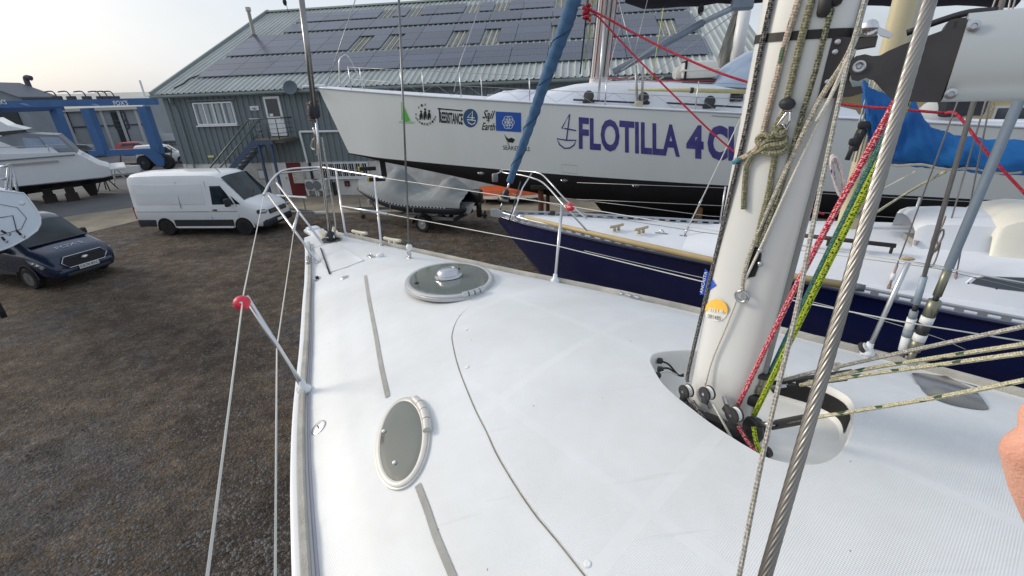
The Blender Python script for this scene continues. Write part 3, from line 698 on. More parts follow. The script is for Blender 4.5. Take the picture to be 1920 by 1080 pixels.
for s in (-1, 1):
    pan('door_window', [(1.15, 1.16), (2.55, 1.16), (2.05, 1.62), (1.75, 1.78), (1.15, 1.80)], CGLASS, s)
    pan('side_trim', [(.5, .42), (2.45, .42), (2.45, .5), (.5, .5)], BLKP, s, .02)
    MB().bbox((2.25, s*1.14, 1.2), (.14, .22, .22), .05).beam((2.28, s*.96, 1.14), (2.26, s*1.06, 1.16), .05, .08).build('mirror', BLKP, t)
    hl = pan('headlight', [(3.12, .93), (3.5, .86), (3.72, .72), (3.62, .66), (3.3, .78)], LAMPG, s, .02, .04)
    for k in range(2): MB().lathe([(.05, 0), (.04, .02), (.01, .025)], (3.38 + k*.16, s*(sy(3.4, .8) + .025), .82 - k*.05), (.5, s, 0), 12).build('lamp_lens', CHROME, hl)
    fg = MB().bbox((3.72, s*.72, .46), (.2, .26, .13), .03, rz=s*-.5).build('fog_lamp_pocket', BLKP, t); MB().bbox((3.8, s*.74, .47), (.1, .16, .04), .01, rz=s*-.5).build('fog_lamp', LAMPG, fg)
M = MB(); rows = []
for k in range(7):
    x = lerp(2.2, 3.02, k / 6); q = at_(x); w = q[4] - .02
    rows.append([(x + .03, y*w, q[2] + .028 - .06*abs(y)**6) for y in (-1, -.9, -.6, -.3, 0, .3, .6, .9, 1)])
wsn = MB().sheet(rows).build('windscreen', CGLASS, t, True)
MB().box((3.06, 0, 1.262), (.1, 1.5, .02)).build('scuttle', BLKP, t)
g = MB().prism([(-.62, .0), (-.5, .16), (.5, .16), (.62, 0), (.48, -.17), (-.48, -.17)], (3.86, 0, .76), (0, 1, 0), (-.22, 0, 1), .09).build('grille', BLKP, t)
ol = [(-.62, .0), (-.5, .16), (.5, .16), (.62, 0), (.48, -.17), (-.48, -.17), (-.62, 0)]
MB().tube([Vector((3.96, 0, .76)) + Vector((0, 1, 0))*a + Vector((-.22, 0, 1))*c for a, c in ol], .014, 6).build('grille_surround', CHROME, g)
for k in range(4): MB().box((3.965 - .22*(-.11 + .065*k), 0, .76 - .11 + .065*k), (.02, 1.06, .016)).build('grille_bar', mat('bar_dark', (70, 74, 82), .4, .5), g)
MB().lathe([(.1, 0), (.095, .012), (.05, .016)], (3.96, 0, .79), (1, 0, .2), 18, sx=1.0, sy=.45, xa=(0, 1, 0)).build('badge', CHROME, g)
bp_ = fixn(MB().bbox((3.84, 0, .46), (.3, 1.5, .3), .1).build('front_bumper', NV, t, True)); MB().bbox((3.9, 0, .38), (.24, 1.2, .12), .04).build('bumper_grille', BLKP, bp_)
pl = MB().box((4.03, 0, .54), (.012, .54, .125)).build('number_plate', PLATEW, t)
letters('plate_letters', 'CK70 BYC', INK, pl, (4.037, -.245, .505), (0, 1, 0), (0, 0, 1), .078, .49, .01)
WDECAL = mat('pale_decal', (150, 172, 204), .4)
def hoodpt(a, b_):
    x = 3.55 - b_ ; q = at_(x); return Vector((x, a - .36, q[2] + .03 - .07*abs((a-.36)/.8)**3))
letters('bonnet_lettering', "FOX'S", WDECAL, t, (0, 0, 0), (1, 0, 0), (0, 1, 0), .17, .72, .01, fn=hoodpt)
# ---- small cars far off
def small_car(name, label, loc, rz, paint, kind='hatch', cat='car', group='cars far across the yard'):
    st = [(-.8, .4, .8, 1.0, .72, .5), (-.72, .3, .88, 1.3, .82, .6), (-.3, .28, .9, 1.45, .86, .64), (.9, .28, .92, 1.5, .87, .66), (1.4, .28, .92, 1.42, .87, .64), (2.1, .28, .88, 1.0, .86, .7), (2.9, .3, .75, .88, .82, .66), (3.3, .34, .6, .7, .68, .5)]
    if kind == 'van': st = [(-.8, .4, 1.0, 1.7, .8, .7), (-.7, .3, 1.05, 1.8, .86, .74), (1.2, .28, 1.05, 1.84, .87, .76), (1.7, .28, 1.0, 1.7, .87, .72), (2.3, .28, .95, 1.12, .86, .74), (3.0, .3, .8, .95, .82, .66), (3.4, .34, .6, .72, .7, .5)]
    t, pan, stp, sy, at_ = vehicle(name, label, loc, rz, st, paint, 2.55, 1.5, .31, RIMS, cat, group)
    top = 1.32 if kind == 'hatch' else 1.6
    for s in (-1, 1):
        if kind == 'hatch': pan('side_window', [(-.4, .96), (1.95, .96), (1.3, top), (.0, top)], CGLASS, s)
        else: pan('side_window', [(1.0, 1.05), (2.1, 1.05), (1.6, 1.58), (1.0, 1.58)], CGLASS, s)
        MB().bbox((-.72, s*.74, .85), (.12, .16, .3), .03).build('tail_lamp', REDL, t); MB().bbox((3.1, s*.6, .7), (.16, .3, .12), .03).build('headlight', LAMPG, t)
    rows = []
    for k in range(4):
        x = lerp(1.45 if kind == 'hatch' else 1.72, 2.08 if kind == 'hatch' else 2.28, k/3); q = at_(x); rows.append([(x + .03, y*(q[4]-.03), q[2] + .03) for y in (-1, -.5, 0, .5, 1)])
    MB().sheet(rows).build('windscreen', CGLASS, t, True); MB().box((-.8, 0, .62), (.02, .5, .11)).build('number_plate', PLATEY, t); return t
p = atz(222, 296, 0); small_car('parked_car', 'red hatchback parked behind the blue boat hoist', (p.x - 1, p.y + 3), R(8), mat('car_red', (150, 24, 34), .25, coat=.5))
p = atz(152, 297, 0); small_car('parked_car', 'dark green car behind the stern of the motor cruiser', (p.x - 1.2, p.y + 1), R(10), mat('car_dark', (34, 46, 44), .25, coat=.5))
p = atz(268, 312, 0); small_car('parked_van', 'small white van standing behind the right leg of the blue hoist', (p.x + .2, p.y + .8), R(32), VW, 'van', 'van')

# ================================================================== FAR LEFT OF THE YARD
SHW = mat('shed_cladding_pale', (150, 156, 160), .6, var=.3, vscale=.4, tint=(122, 128, 134)); SHR = mat('shed_roof_pale', (184, 184, 178), .6, var=.3, vscale=.3); SHD = mat('shed_frame_dark', (58, 66, 74), .5)
p0, p1 = aty(40, 230, 60), aty(268, 224, 64); SX = (p1 - p0); SX.z = 0; SLn = SX.length; srz = math.atan2(SX.y, SX.x)
sh = thing('boat_shed', 'long pale grey shed with tall dark-framed windows behind the blue hoist', 'building', (p0.x, p0.y, 0), srz)
E_, RD = aty(150, 205, 61).z, aty(150, 177, 70).z
MB().box((SLn/2, .2, E_/2), (SLn, .4, E_)).build('wall', SHW, sh)
M = MB(); M.prism([(0, E_ - .1), (16, E_ - .1), (8, RD - .05)], (SLn - .2, 0, 0), (0, 1, 0), (0, 0, 1), .2); M.prism([(0, E_-.1), (16, E_-.1), (8, RD-.05)], (0, 0, 0), (0, 1, 0), (0, 0, 1), .2); M.box((SLn - .1, 8, E_/2), (.2, 15.6, E_ - .2)); M.build('gable_wall', SHW, sh)
M = MB(); M.beam((SLn/2, -.3, E_), (SLn/2, 8, RD), SLn + .8, .12); M.beam((SLn/2, 16.3, E_), (SLn/2, 8, RD), SLn + .8, .12); M.build('roof', SHR, sh)
MB().beam((-.3, -.35, E_ - .05), (SLn + .3, -.35, E_ - .05), .16, .35).build('gutter', mat('gutter_white', (196, 196, 190), .5), sh)
SG = mat('shed_glazing', (104, 112, 120), .15, spec=.7, var=.5, vscale=.5, tint=(150, 156, 160))
def wl2(x, y):
    n = Vector((-math.sin(srz), math.cos(srz), 0)); q = atp(x, y, (p0.x, p0.y, 0), n) - Vector((p0.x, p0.y, 0)); return q.dot(Vector((math.cos(srz), math.sin(srz), 0))), q.z
for (xa, ya, xb, yb, cols, rows) in ((208, 211, 243, 240, 3, 2), (118, 210, 140, 250, 2, 2), (62, 206, 96, 250, 3, 2)):
    a, b_ = wl2(xa, ya), wl2(xb, yb); f = MB()
    for i in range(cols + 1): f.box((lerp(a[0], b_[0], i/cols), -.05, (a[1] + b_[1])/2), (.16, .14, a[1] - b_[1]))
    for j in range(rows + 1): f.box(((a[0] + b_[0])/2, -.052, lerp(a[1], b_[1], j/rows)), (b_[0] - a[0], .14, .16))
    f = f.build('window', SHD, sh)
    for i in range(cols):
        for j in range(rows): MB().box((lerp(a[0], b_[0], (i + .5)/cols), -.02, lerp(a[1], b_[1], (j + .5)/rows)), ((b_[0] - a[0])/cols - .1, .04, (a[1] - b_[1])/rows - .1)).build('pane', SG, f)
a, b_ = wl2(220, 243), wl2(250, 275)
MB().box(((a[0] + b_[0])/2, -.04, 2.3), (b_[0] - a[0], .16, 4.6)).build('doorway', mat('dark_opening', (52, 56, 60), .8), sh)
for x in np.linspace(1, SLn - .5, 7): MB().box((x, -.08, E_/2), (.3, .2, E_ - .3)).build('column', SHD if int(x) % 2 else mat('column_pale', (180, 182, 182), .5), sh)
MB().box((SLn/2, -.06, 3.1), (SLn, .14, .14)).build('rail', SHD, sh)
# second shed, gable showing at the left edge
pA = aty(-60, 236, 52)
s2 = thing('boat_shed', 'grey gabled shed at the left edge of the yard with a dark roof', 'building', (pA.x, pA.y, 0), R(-3))
W2 = 17.6
ap = aty(-10, 157, 52).z; ev = aty(43, 184, 52).z
hw = aty(43, 184, 52).x - pA.x
M = MB(); M.prism([(0, 0), (hw, 0), (hw, ev), (hw*.5, ap), (0, ev)], (0, .2, 0), (1, 0, 0), (0, 0, 1), -3.5); M.build('wall', mat('shed_grey', (136, 144, 152), .6, var=.3, vscale=.4), s2)
M = MB(); M.beam((hw*.5, 6, ap + .1), (hw + .5, 6, ev - .1), 13, .18, (0, 1, 0)); 
M = MB(); d = Vector((hw*.5 + .4, 0, ev - ap - .1)); o_ = Vector((hw*.5, -.4, ap + .06))
for sgn in (1, -1):
    dd = Vector((sgn*d.x, 0, d.z)); M.add([o_, o_ + dd, o_ + dd + Vector((0, 4.4, 0)), o_ + Vector((0, 4.4, 0))] + [v + Vector((0, 0, .16)) for v in (o_, o_ + dd, o_ + dd + Vector((0, 4.4, 0)), o_ + Vector((0, 4.4, 0)))], [(0, 1, 2, 3), (4, 7, 6, 5), (0, 4, 5, 1), (1, 5, 6, 2), (2, 6, 7, 3), (3, 7, 4, 0)])
fixn(M.build('roof', mat('roof_slate', (84, 92, 104), .6), s2))
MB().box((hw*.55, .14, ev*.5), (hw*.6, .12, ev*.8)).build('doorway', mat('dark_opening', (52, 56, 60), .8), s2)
p = aty(62, 180, 56); fl = thing('exhaust_cowl', 'thick dark extraction pipe with a bent cowl above the shed roof', 'chimney', (p.x, p.y, 6))
MB().tube(spline([(0, 0, 0), (0, 0, p.z - 5.6), (0, 0, p.z - 4.3), (.2, 0, p.z - 4.1), (.6, 0, p.z - 4.2)], 5), .26, 14).build('pipe', mat('pipe_dark', (84, 76, 88), .6, var=.3), fl, 50)
MB().lathe([(.5, 0), (.45, .4), (.3, .5)], (0, 0, .2), n=14).build('flange', mat('pipe_dark', (84, 76, 88), .6), fl)
# travelling boat hoist
HBL = mat('hoist_blue', (54, 100, 152), .5, var=.4, vscale=1, tint=(44, 76, 118)); HBD = mat('hoist_blue_dark', (36, 66, 112), .5)
hp = atz(288, 318, 0); ho = thing('boat_hoist', 'tall blue travelling boat hoist with white lettering on its top beam', 'boat hoist', (hp.x, hp.y, 0), 0)
def hl(x, y, dy=0): q = aty(x, y, hp.y + dy) - Vector((hp.x, hp.y, 0)); return q
tb0, tb1 = hl(-60, 197), hl(293, 190); hgt = abs(hl(150, 188).z - hl(150, 203).z)
MB().beam(tb0, tb1, .5, hgt*.86).build('top_beam', HBL, ho)
M = MB()
for px in (108, 134, 163, 190, 203, 216): q = hl(px, 184); M.box(q, (.5, .4, .3)); M.tube(spline([q, q + Vector((-.2, 0, .5)), q + Vector((-.9, 0, .5))], 4), .05, 6)
M.build('hydraulic_lines', mat('hose_dark', (60, 60, 72), .6), ho)
for (xa, ya, xb, yb, dy) in ((262, 200, 287, 288, 0), (156, 203, 179, 290, 0), (97, 204, 122, 292, 5)):
    a = hl(xa, ya, dy); c = hl(xb, yb, dy); MB().beam((a.x + .3, dy, a.z), (a.x + .3, dy, max(1.4, c.z)), .7, .6, (0, 1, 0)).build('leg', HBL, ho)
q0, q1 = hl(172, 290), hl(292, 284)
MB().beam((q0.x, 0, 1.55), (q1.x + .6, 0, 1.55), .5, .48).build('lower_beam', HBL, ho)
MB().beam((hl(97, 204, 5).x, 0, 5.35), (hl(97, 204, 5).x, 6, 5.35), .6, .6).build('cross_beam', HBD, ho)
M = MB(); k = hl(287, 290); M.prism([(-.9, 1.7), (.5, 1.7), (1.1, .9), (.9, .3), (.3, .3), (-.2, 1.0)], (k.x, -.35, 0), (1, 0, 0), (0, 0, 1), -.7); fixn(M.build('wheel_fork', HBL, ho))
for dx in (-.9, 1.0):
    w = MB().lathe([(.3, -.25), (.55, -.25), (.62, -.15), (.62, .15), (.55, .25), (.3, .25)], (k.x + dx, 0, .62), (0, -1, 0), 20).build('wheel', TYRE, ho, 35); MB().lathe([(.3, .2), (.1, .26)], (k.x + dx, 0, .62), (0, -1, 0), 14).build('hub', HBD, w)
LW = mat('white_lettering', (220, 224, 230), .5)
for (xa, xb, y) in ((219, 246, 197.5), (-4, 20, 196)):
    a, b_ = hl(xa, y), hl(xb, y - .6); letters('lettering', "FOX'S", LW, ho, (a.x, -.27, a.z), (1, 0, (b_.z - a.z)/(b_.x - a.x)), (0, 0, 1), .36, b_.x - a.x, .02)
for (xa, y) in ((175, 195), (42, 194)):
    a = hl(xa, y); MB().add([(a.x, -.262, a.z), (a.x + .35, -.262, a.z - .12), (a.x + .9, -.262, a.z - .22), (a.x + .5, -.262, a.z - .02), (a.x + .3, -.262, a.z + .02)], [(0, 1, 2, 3, 4)]).build('wave_logo', mat('logo_pale_blue', (110, 150, 200), .5), ho)
# boat lifting frame hung with odds and ends under the hoist
# ---- motor cruiser on props
SX2 = Vector((-.772, -.635, 0)); mrz = math.atan2(SX2.y, SX2.x)
mp0 = atz(200, 325, 1.25); my = thing('motor_cruiser', 'white motor cruiser with black bottom and grey canvas cockpit cover', 'motor boat', (mp0.x, mp0.y, 0), mrz)
GEL = mat('gelcoat_white', (222, 226, 230), .25, coat=.3, var=.12, vscale=1, tint=(190, 194, 200)); ANTIF = mat('antifoul_black', (20, 20, 23), .7, var=.4, vscale=1.2, tint=(46, 44, 46))
def hullring(x, zk, zc, zs, bc, bs): return [(x, -bs, zs), (x, -lerp(bc, bs, .6), lerp(zc, zs, .5)), (x, -bc, zc), (x, 0, zk), (x, bc, zc), (x, lerp(bc, bs, .6), lerp(zc, zs, .5)), (x, bs, zs)]
stt = [(-.25, .9, 1.25, 1.75, 1.6, 1.75), (.15, .8, 1.2, 1.95, 1.75, 1.85), (1.0, .7, 1.2, 2.75, 1.8, 1.95), (4, .55, 1.2, 2.95, 1.85, 2.05), (7, .5, 1.3, 3.05, 1.75, 2.1), (10, .55, 1.6, 3.25, 1.3, 1.85), (12, .8, 2.1, 3.4, .7, 1.3), (13.6, 2.2, 3.0, 3.5, .1, .3)]
fixn(MB().loft([hullring(*q) for q in stt]).build('hull', GEL, my, 40))
def wlr(x, zk, zc, zs, bc, bs): f = 1.012; return [(x, -bc*f - .012, zc + .02), (x, -bc*.5, (zk + zc)/2 - .03), (x, 0, zk - .03), (x, bc*.5, (zk + zc)/2 - .03), (x, bc*f + .012, zc + .02)]
fixn(MB().loft([wlr(*q) for q in stt[:-1]]).build('bottom', ANTIF, my, 40))
MB().bbox((-.55, 0, 1.62), (1.0, 3.4, .16), .06).build('bathing_platform', GEL, my)
MB().box((2.9, 2.055, 2.36), (2.2, .03, .10)).build('hull_vent', mat('bronze_tint', (158, 148, 142), .3), my); MB().box((4.2, 2.075, 2.62), (6.4, .03, .07)).build('rub_rail', mat('grey_rubber', (104, 110, 118), .5), my)
def cabin(poly, w, nm, mt, ins=.0): return fixn(MB().prism(poly, (0, -w, 0), (1, 0, 0), (0, 0, 1), -2*w).build(nm, mt, my))
cabin([(1.6, 2.7), (1.9, 3.1), (3.2, 3.15), (4.0, 3.75), (4.8, 4.05), (10, 3.9), (11.5, 3.2), (11.5, 2.8)], 1.7, 'deckhouse', GEL)
for s in (-1, 1): fixn(MB().prism([(4.0, 3.2), (4.9, 3.85), (7.5, 3.85), (9.5, 3.3), (9, 3.15)], (0, s*1.72, 0), (1, 0, 0), (0, 0, 1), .02).build('saloon_window', CGLASS, my))
cabin([(2.6, 4.1), (3.2, 4.35), (3.6, 4.75), (9.5, 4.75), (10, 4.4), (5, 4.0)], 1.6, 'hardtop', GEL)
for s in (-1, 1): fixn(MB().prism([(3.5, 4.5), (3.7, 4.64), (8, 4.64), (8, 4.5)], (0, s*1.615, 0), (1, 0, 0), (0, 0, 1), .02).build('hardtop_window', CGLASS, my))
CANV = mat('canvas_grey', (132, 138, 146), .8, var=.4, vscale=1.5); CLR = mat('clear_panel', (150, 168, 190), .15, spec=.8, var=.5, vscale=2, tint=(110, 122, 138))
cv = cabin([(.9, 2.75), (1.0, 3.0), (1.4, 3.72), (2.9, 3.92), (4.2, 3.7), (3.6, 3.0)], 1.5, 'canvas_cover', CANV)
for s in (-1, 1):
    for k in range(2): fixn(MB().prism([(1.15 + k*.95, 3.0), (1.4 + k*.85, 3.6), (2.2 + k*.7, 3.68), (2.0 + k*.9, 3.0)], (0, s*1.515, 0), (1, 0, 0), (0, 0, 1), .02).build('clear_panel', CLR, cv))
M = MB(); M.tube(spline([(4.5, .6, 4.75), (4.6, .6, 5.3), (4.6, -.6, 5.3), (4.5, -.6, 4.75)], 4), .05, 8); M.ell((4.6, .3, 5.5), (.3, .3, .2)); M.ell((4.6, -.3, 5.65), (.16, .16, .2)); M.ell((4.1, .2, 5.0), (.4, .3, .1)); M.build('radar_arch', GEL, my, True)
MB().cyl((6.2, 1.0, 4.7), (5.7, 1.0, 7.0), .05, n=8).build('aerial', GEL, my, True)
M = MB(); M.tube(spline([(1.2, 1.9, 3.2), (4, 2.0, 3.3), (7, 2.05, 3.4), (12, 1.2, 3.9)], 4), .02, 5)
for x in (2, 4, 6, 8, 10): M.cyl((x, 1.97, 2.85), (x, 2.0, 3.3), .015, n=5)
M.build('side_rail', STEEL, my, True)
for (x, y) in ((.7, .5), (.7, -.7)): MB().prism([(0, .95), (.7, .95), (.45, .05), (.1, .05)], (x, y, 0), (1, 0, 0), (0, 0, 1), .25).build('drive_leg', ANTIF, my)
PROPM = mat('timber_prop', (52, 47, 44), .9, var=.5, vscale=4)
for k, (x, y) in enumerate(((1.9, 1.2), (2.9, .8), (4.3, 1.25), (6.5, 1.0), (9, .5), (4.3, -1.2))):
    c = thing('keel_block', ('%s dark timber prop from the stern under the motor cruiser' % ('first', 'second', 'third', 'fourth', 'fifth', 'hindmost')[k] if k < 5 else 'dark timber prop under the far side of the motor cruiser'), 'prop', mp0 + SX2*x + Vector((.635, -.772, 0))*y - Vector((0, 0, mp0.z)), mrz, 'props under the motor cruiser')
    MB().box((0, 0, .22), (.55, .5, .44)).build('block', PROPM, c); MB().box((0, 0, .6), (.4, .4, .5)).build('upright', PROPM, c)
# tender on the asphalt, trestle and folding ladder
p = atz(218, 333, 0); td = thing('tender_dinghy', 'small white tender with a tan deck on the asphalt by the hoist', 'dinghy', (p.x - .2, p.y + .6, 0), R(20))
fixn(MB().loft([[(x, -b_, .75), (x, -b_*.9, .25), (x, 0, .12 + k*.1), (x, b_*.9, .25 + k*.1), (x, b_, .75)] for x, b_, k in ((-1.3, .75, 0), (-.4, .8, 0), (.6, .7, .3), (1.5, .25, 1.5))]).build('hull', GEL, td, 40))
MB().bbox((-.2, 0, .77), (2.0, 1.2, .06), .02).build('deck', mat('tan_deck', (186, 158, 116), .7), td)
p = atz(203, 357, 0); tr = thing('trestle_stand', 'dark steel trestle stand under the stern of the motor cruiser', 'trestle', (p.x, p.y, 0), R(10))
for a in range(4):
    c, s = math.cos(a*math.pi/2 + .7), math.sin(a*math.pi/2 + .7); MB().tube([(c*.55, s*.55, 0), (c*.06, s*.06, .95)], .035, 6).build('leg', mat('trestle_steel', (56, 52, 52), .7, var=.4), tr)
MB().cyl((0, 0, .9), (0, 0, 1.15), .12, n=10).build('head', mat('trestle_steel', (56, 52, 52), .7), tr)
p = atz(217, 350, 0); ld = thing('step_ladder', 'folding aluminium step ladder beside the dark trestle', 'ladder', (p.x + .1, p.y + .4, 0), R(35)); ALU = mat('aluminium', (182, 186, 190), .38, .85, var=.25, vscale=6)
for s in (-1, 1):
    MB().tube([(-.4, s*.25, 0), (0, s*.2, 1.3)], .025, 6).build('rail', ALU, ld); MB().tube([(.5, s*.25, 0), (0, s*.2, 1.3)], .025, 6).build('rail', ALU, ld)
for k in range(4): z = .25 + k*.3; MB().box((-.4*(1 - z/1.3), 0, z), (.1, .46, .03)).build('tread', ALU, ld)
# junk on a pallet below the hoist's lower beam
p = atz(240, 322, 0); jk = thing('lifting_frame', 'rusty steel boat cradle lying under the blue hoist beam', 'cradle', (p.x, p.y + 2, 0), R(4))
for k in range(3): MB().beam((-2.4 + k*2.2, -.9, .5), (-2.4 + k*2.2, .9, .5), .16, .16).build('cross_member', mat('rust_steel', (96, 84, 78), .8, var=.5, vscale=3), jk)
for s in (-1, 1): MB().beam((-2.9, s*.8, .34), (2.6, s*.8, .34), .14, .18).build('side_member', mat('rust_steel', (96, 84, 78), .8), jk)
for k in range(3): MB().cyl((-2.4 + k*2.2, .7, .5), (-2.2 + k*2.2, .9, 1.5), .06, n=8).build('upright', mat('rust_steel', (96, 84, 78), .8), jk)
# yachts beyond the gap
p = atz(316, 272, 0); yb = thing('moored_yacht', 'distant small white yacht with bare mast beyond the sheds', 'sailing boat', (p.x - 2, p.y, 0), R(12))
fixn(MB().loft([[(x, -b_, 1.5), (x, -b_*.8, .6), (x, 0, .2), (x, b_*.8, .6), (x, b_, 1.5)] for x, b_ in ((-4, .9), (-1, 1.3), (2, 1.1), (4.6, .1))]).build('hull', GEL, yb, 40))
MB().bbox((-.5, 0, 1.75), (3.6, 1.6, .5), .12).build('cabin', GEL, yb); MB().cyl((.8, 0, 1.6), (.8, 0, 8.6), .13, n=8).build('mast', mat('mast_white', (214, 216, 216), .4), yb)
MB().cyl((.7, 0, 2.6), (-3, 0, 2.6), .09, n=8).build('boom', GEL, yb)
# fence at the end of the road
p = atz(292, 283, 0); 
# ---- stern of the boat at the left edge
tn = Vector((.80, -.55, .25)).normalized(); tp = atz(40, 420, 2.55)
sb = thing('sailing_yacht_stern', 'white yacht stern with pale rope latches jutting in at the left edge', 'sailing boat', (tp.x - 1, tp.y, 0))
TW = mat('transom_white', (210, 220, 230), .3, coat=.3, var=.1, vscale=2)
ed = [(-60, 352), (0, 357), (44, 362), (52, 370), (68, 392), (76, 408), (76, 420), (70, 432), (50, 447), (20, 463), (-60, 492)]
o_ = [atp(x, y, tp, tn) for x, y in ed]; bk = Vector((-.86, .48, 0)); cen = sum(o_, Vector()) / len(o_)
i_ = [cen + (v - cen)*1.05 + bk*2.2 + Vector((0, 0, .05)) for v in o_]; k_ = [cen + (v - cen)*.9 + bk*6 for v in o_]; l_ = [cen + (v - cen)*.1 + bk*9 for v in o_]
fixn(MB().loft([o_, i_, k_, l_]).build('hull', TW, sb, 40, True))
gl = [atp(x, y, tp + tn*.006, tn) for x, y in ed]; MB().tube(gl[1:], .018, 6).build('rub_strip', GEL, sb, True, True)
inn = [(x*.8, 412 + (y - 412)*.72) for x, y in ((0, 372), (40, 380), (62, 408), (50, 436), (0, 452))]
MB().tube([atp(x, y, tp + tn*.004, tn) for x, y in inn], .008, 5).build('panel_seam', mat('seam_grey', (112, 116, 122), .6), sb, True, True)
for (xa, ya, xb, yb_) in ((31, 432, 45, 446), (2, 432, 18, 441), (3, 444, 13, 455)):
    M = MB(); a, c = atp(xa, ya, tp + tn*.012, tn), atp(xb, yb_, tp + tn*.012, tn); M.tube([a, a.lerp(c, .6)], .022, 6); lt = M.build('latch', mat('latch_dark', (60, 40, 46), .6), sb, True, True); MB().tube(spline([a.lerp(c, .55), c, c + Vector((.05, 0, .06))], 4), .012, 6).build('hook', STEEL, lt, True)
M = MB(); M.tube([atp(0, 408, tp + tn*.01, tn), atp(24, 404, tp + tn*.01, tn), atp(31, 432, tp + tn*.01, tn)], .008, 5); M.build('shock_cord', CABLE, sb, True, True)
MB().lathe([(.05, 0), (.045, .012), (.02, .014)], atp(41, 381, tp, tn), tn, 14).build('drain_fitting', mat('white_pvc', (226, 228, 230), .35), sb, True, True)
fr = thing('alloy_frame', 'tubular aluminium frame standing on the white yacht stern at the left edge', 'frame', tp)
d0 = tp + bk*.5
fp = lambda x, y: atp(x, y, d0, tn)
for a, c in (((10, 368), (17, 308)), ((20, 362), (20, 310)), ((35, 366), (22, 312)), ((0, 314), (20, 309)), ((-10, 338), (13, 335))): MB().cyl(fp(*a), fp(*c), .028, n=8).build('tube', ALU, fr, True, True)
rp_ = atz(10, 588, .9); MB().prism([(-.7, -.6), (.12, -.75), (.16, -.6), (.05, .3), (-.1, 1.0), (-.7, 1.2)], rp_ + Vector((0, 0, .7)), Vector((.83, -.55, 0)), (0, 0, 1), .1).build('rudder', ANTIF, sb, None, True)
# ================================================================== THE YACHT WE STAND ON
YO = Vector((-2.34, 5.37, 0)); YA = Vector((.622, -.783, 0)); YS = Vector((.783, .622, 0)); YRZ = math.atan2(YA.y, YA.x)
HB = [(-.06, .02), (0, .15), (.5, .29), (1.38, .55), (2.0, .75), (2.67, .96), (3.47, 1.22), (4.13, 1.40), (5.1, 1.62), (5.8, 1.73), (8, 1.92), (10, 1.88), (12.6, 1.45)]
RAILZ = 3.38
def yw(s, u, z): return YO + YA * s + YS * u + Vector((0, 0, z))
def ysu(p): q = Vector((p[0], p[1], 0)) - YO; return q.dot(YA), q.dot(YS)
def dzf(s, u):
    w = max(.1, interp(s, HB)); v = min(1, abs(u) / w)
    h = .02 + .39 * sstep(.2, 4.6, s)
    g = max(0, 1 - (v / .96) ** 2)
    return RAILZ + .03 * (1 - sstep(0, 3, s)) + h * g ** 1.08
def dhit(x, y, lift=0.0):
    z = 3.6
    for _ in range(60):
        p = atz(x, y, z); s, u = ysu(p); z = z * .5 + (dzf(s, u) + lift) * .5
    return atz(x, y, z)
def dnorm(s, u):
    e = .02; a = yw(s + e, u, dzf(s + e, u)) - yw(s - e, u, dzf(s - e, u)); b_ = yw(s, u + e, dzf(s, u + e)) - yw(s, u - e, dzf(s, u - e))
    n = a.cross(b_).normalized(); return n if n.z > 0 else -n
yt = thing('sailing_yacht', 'white cruising yacht deck in the foreground with oval hatches and teak toe rails', 'sailing boat', YO, YRZ)
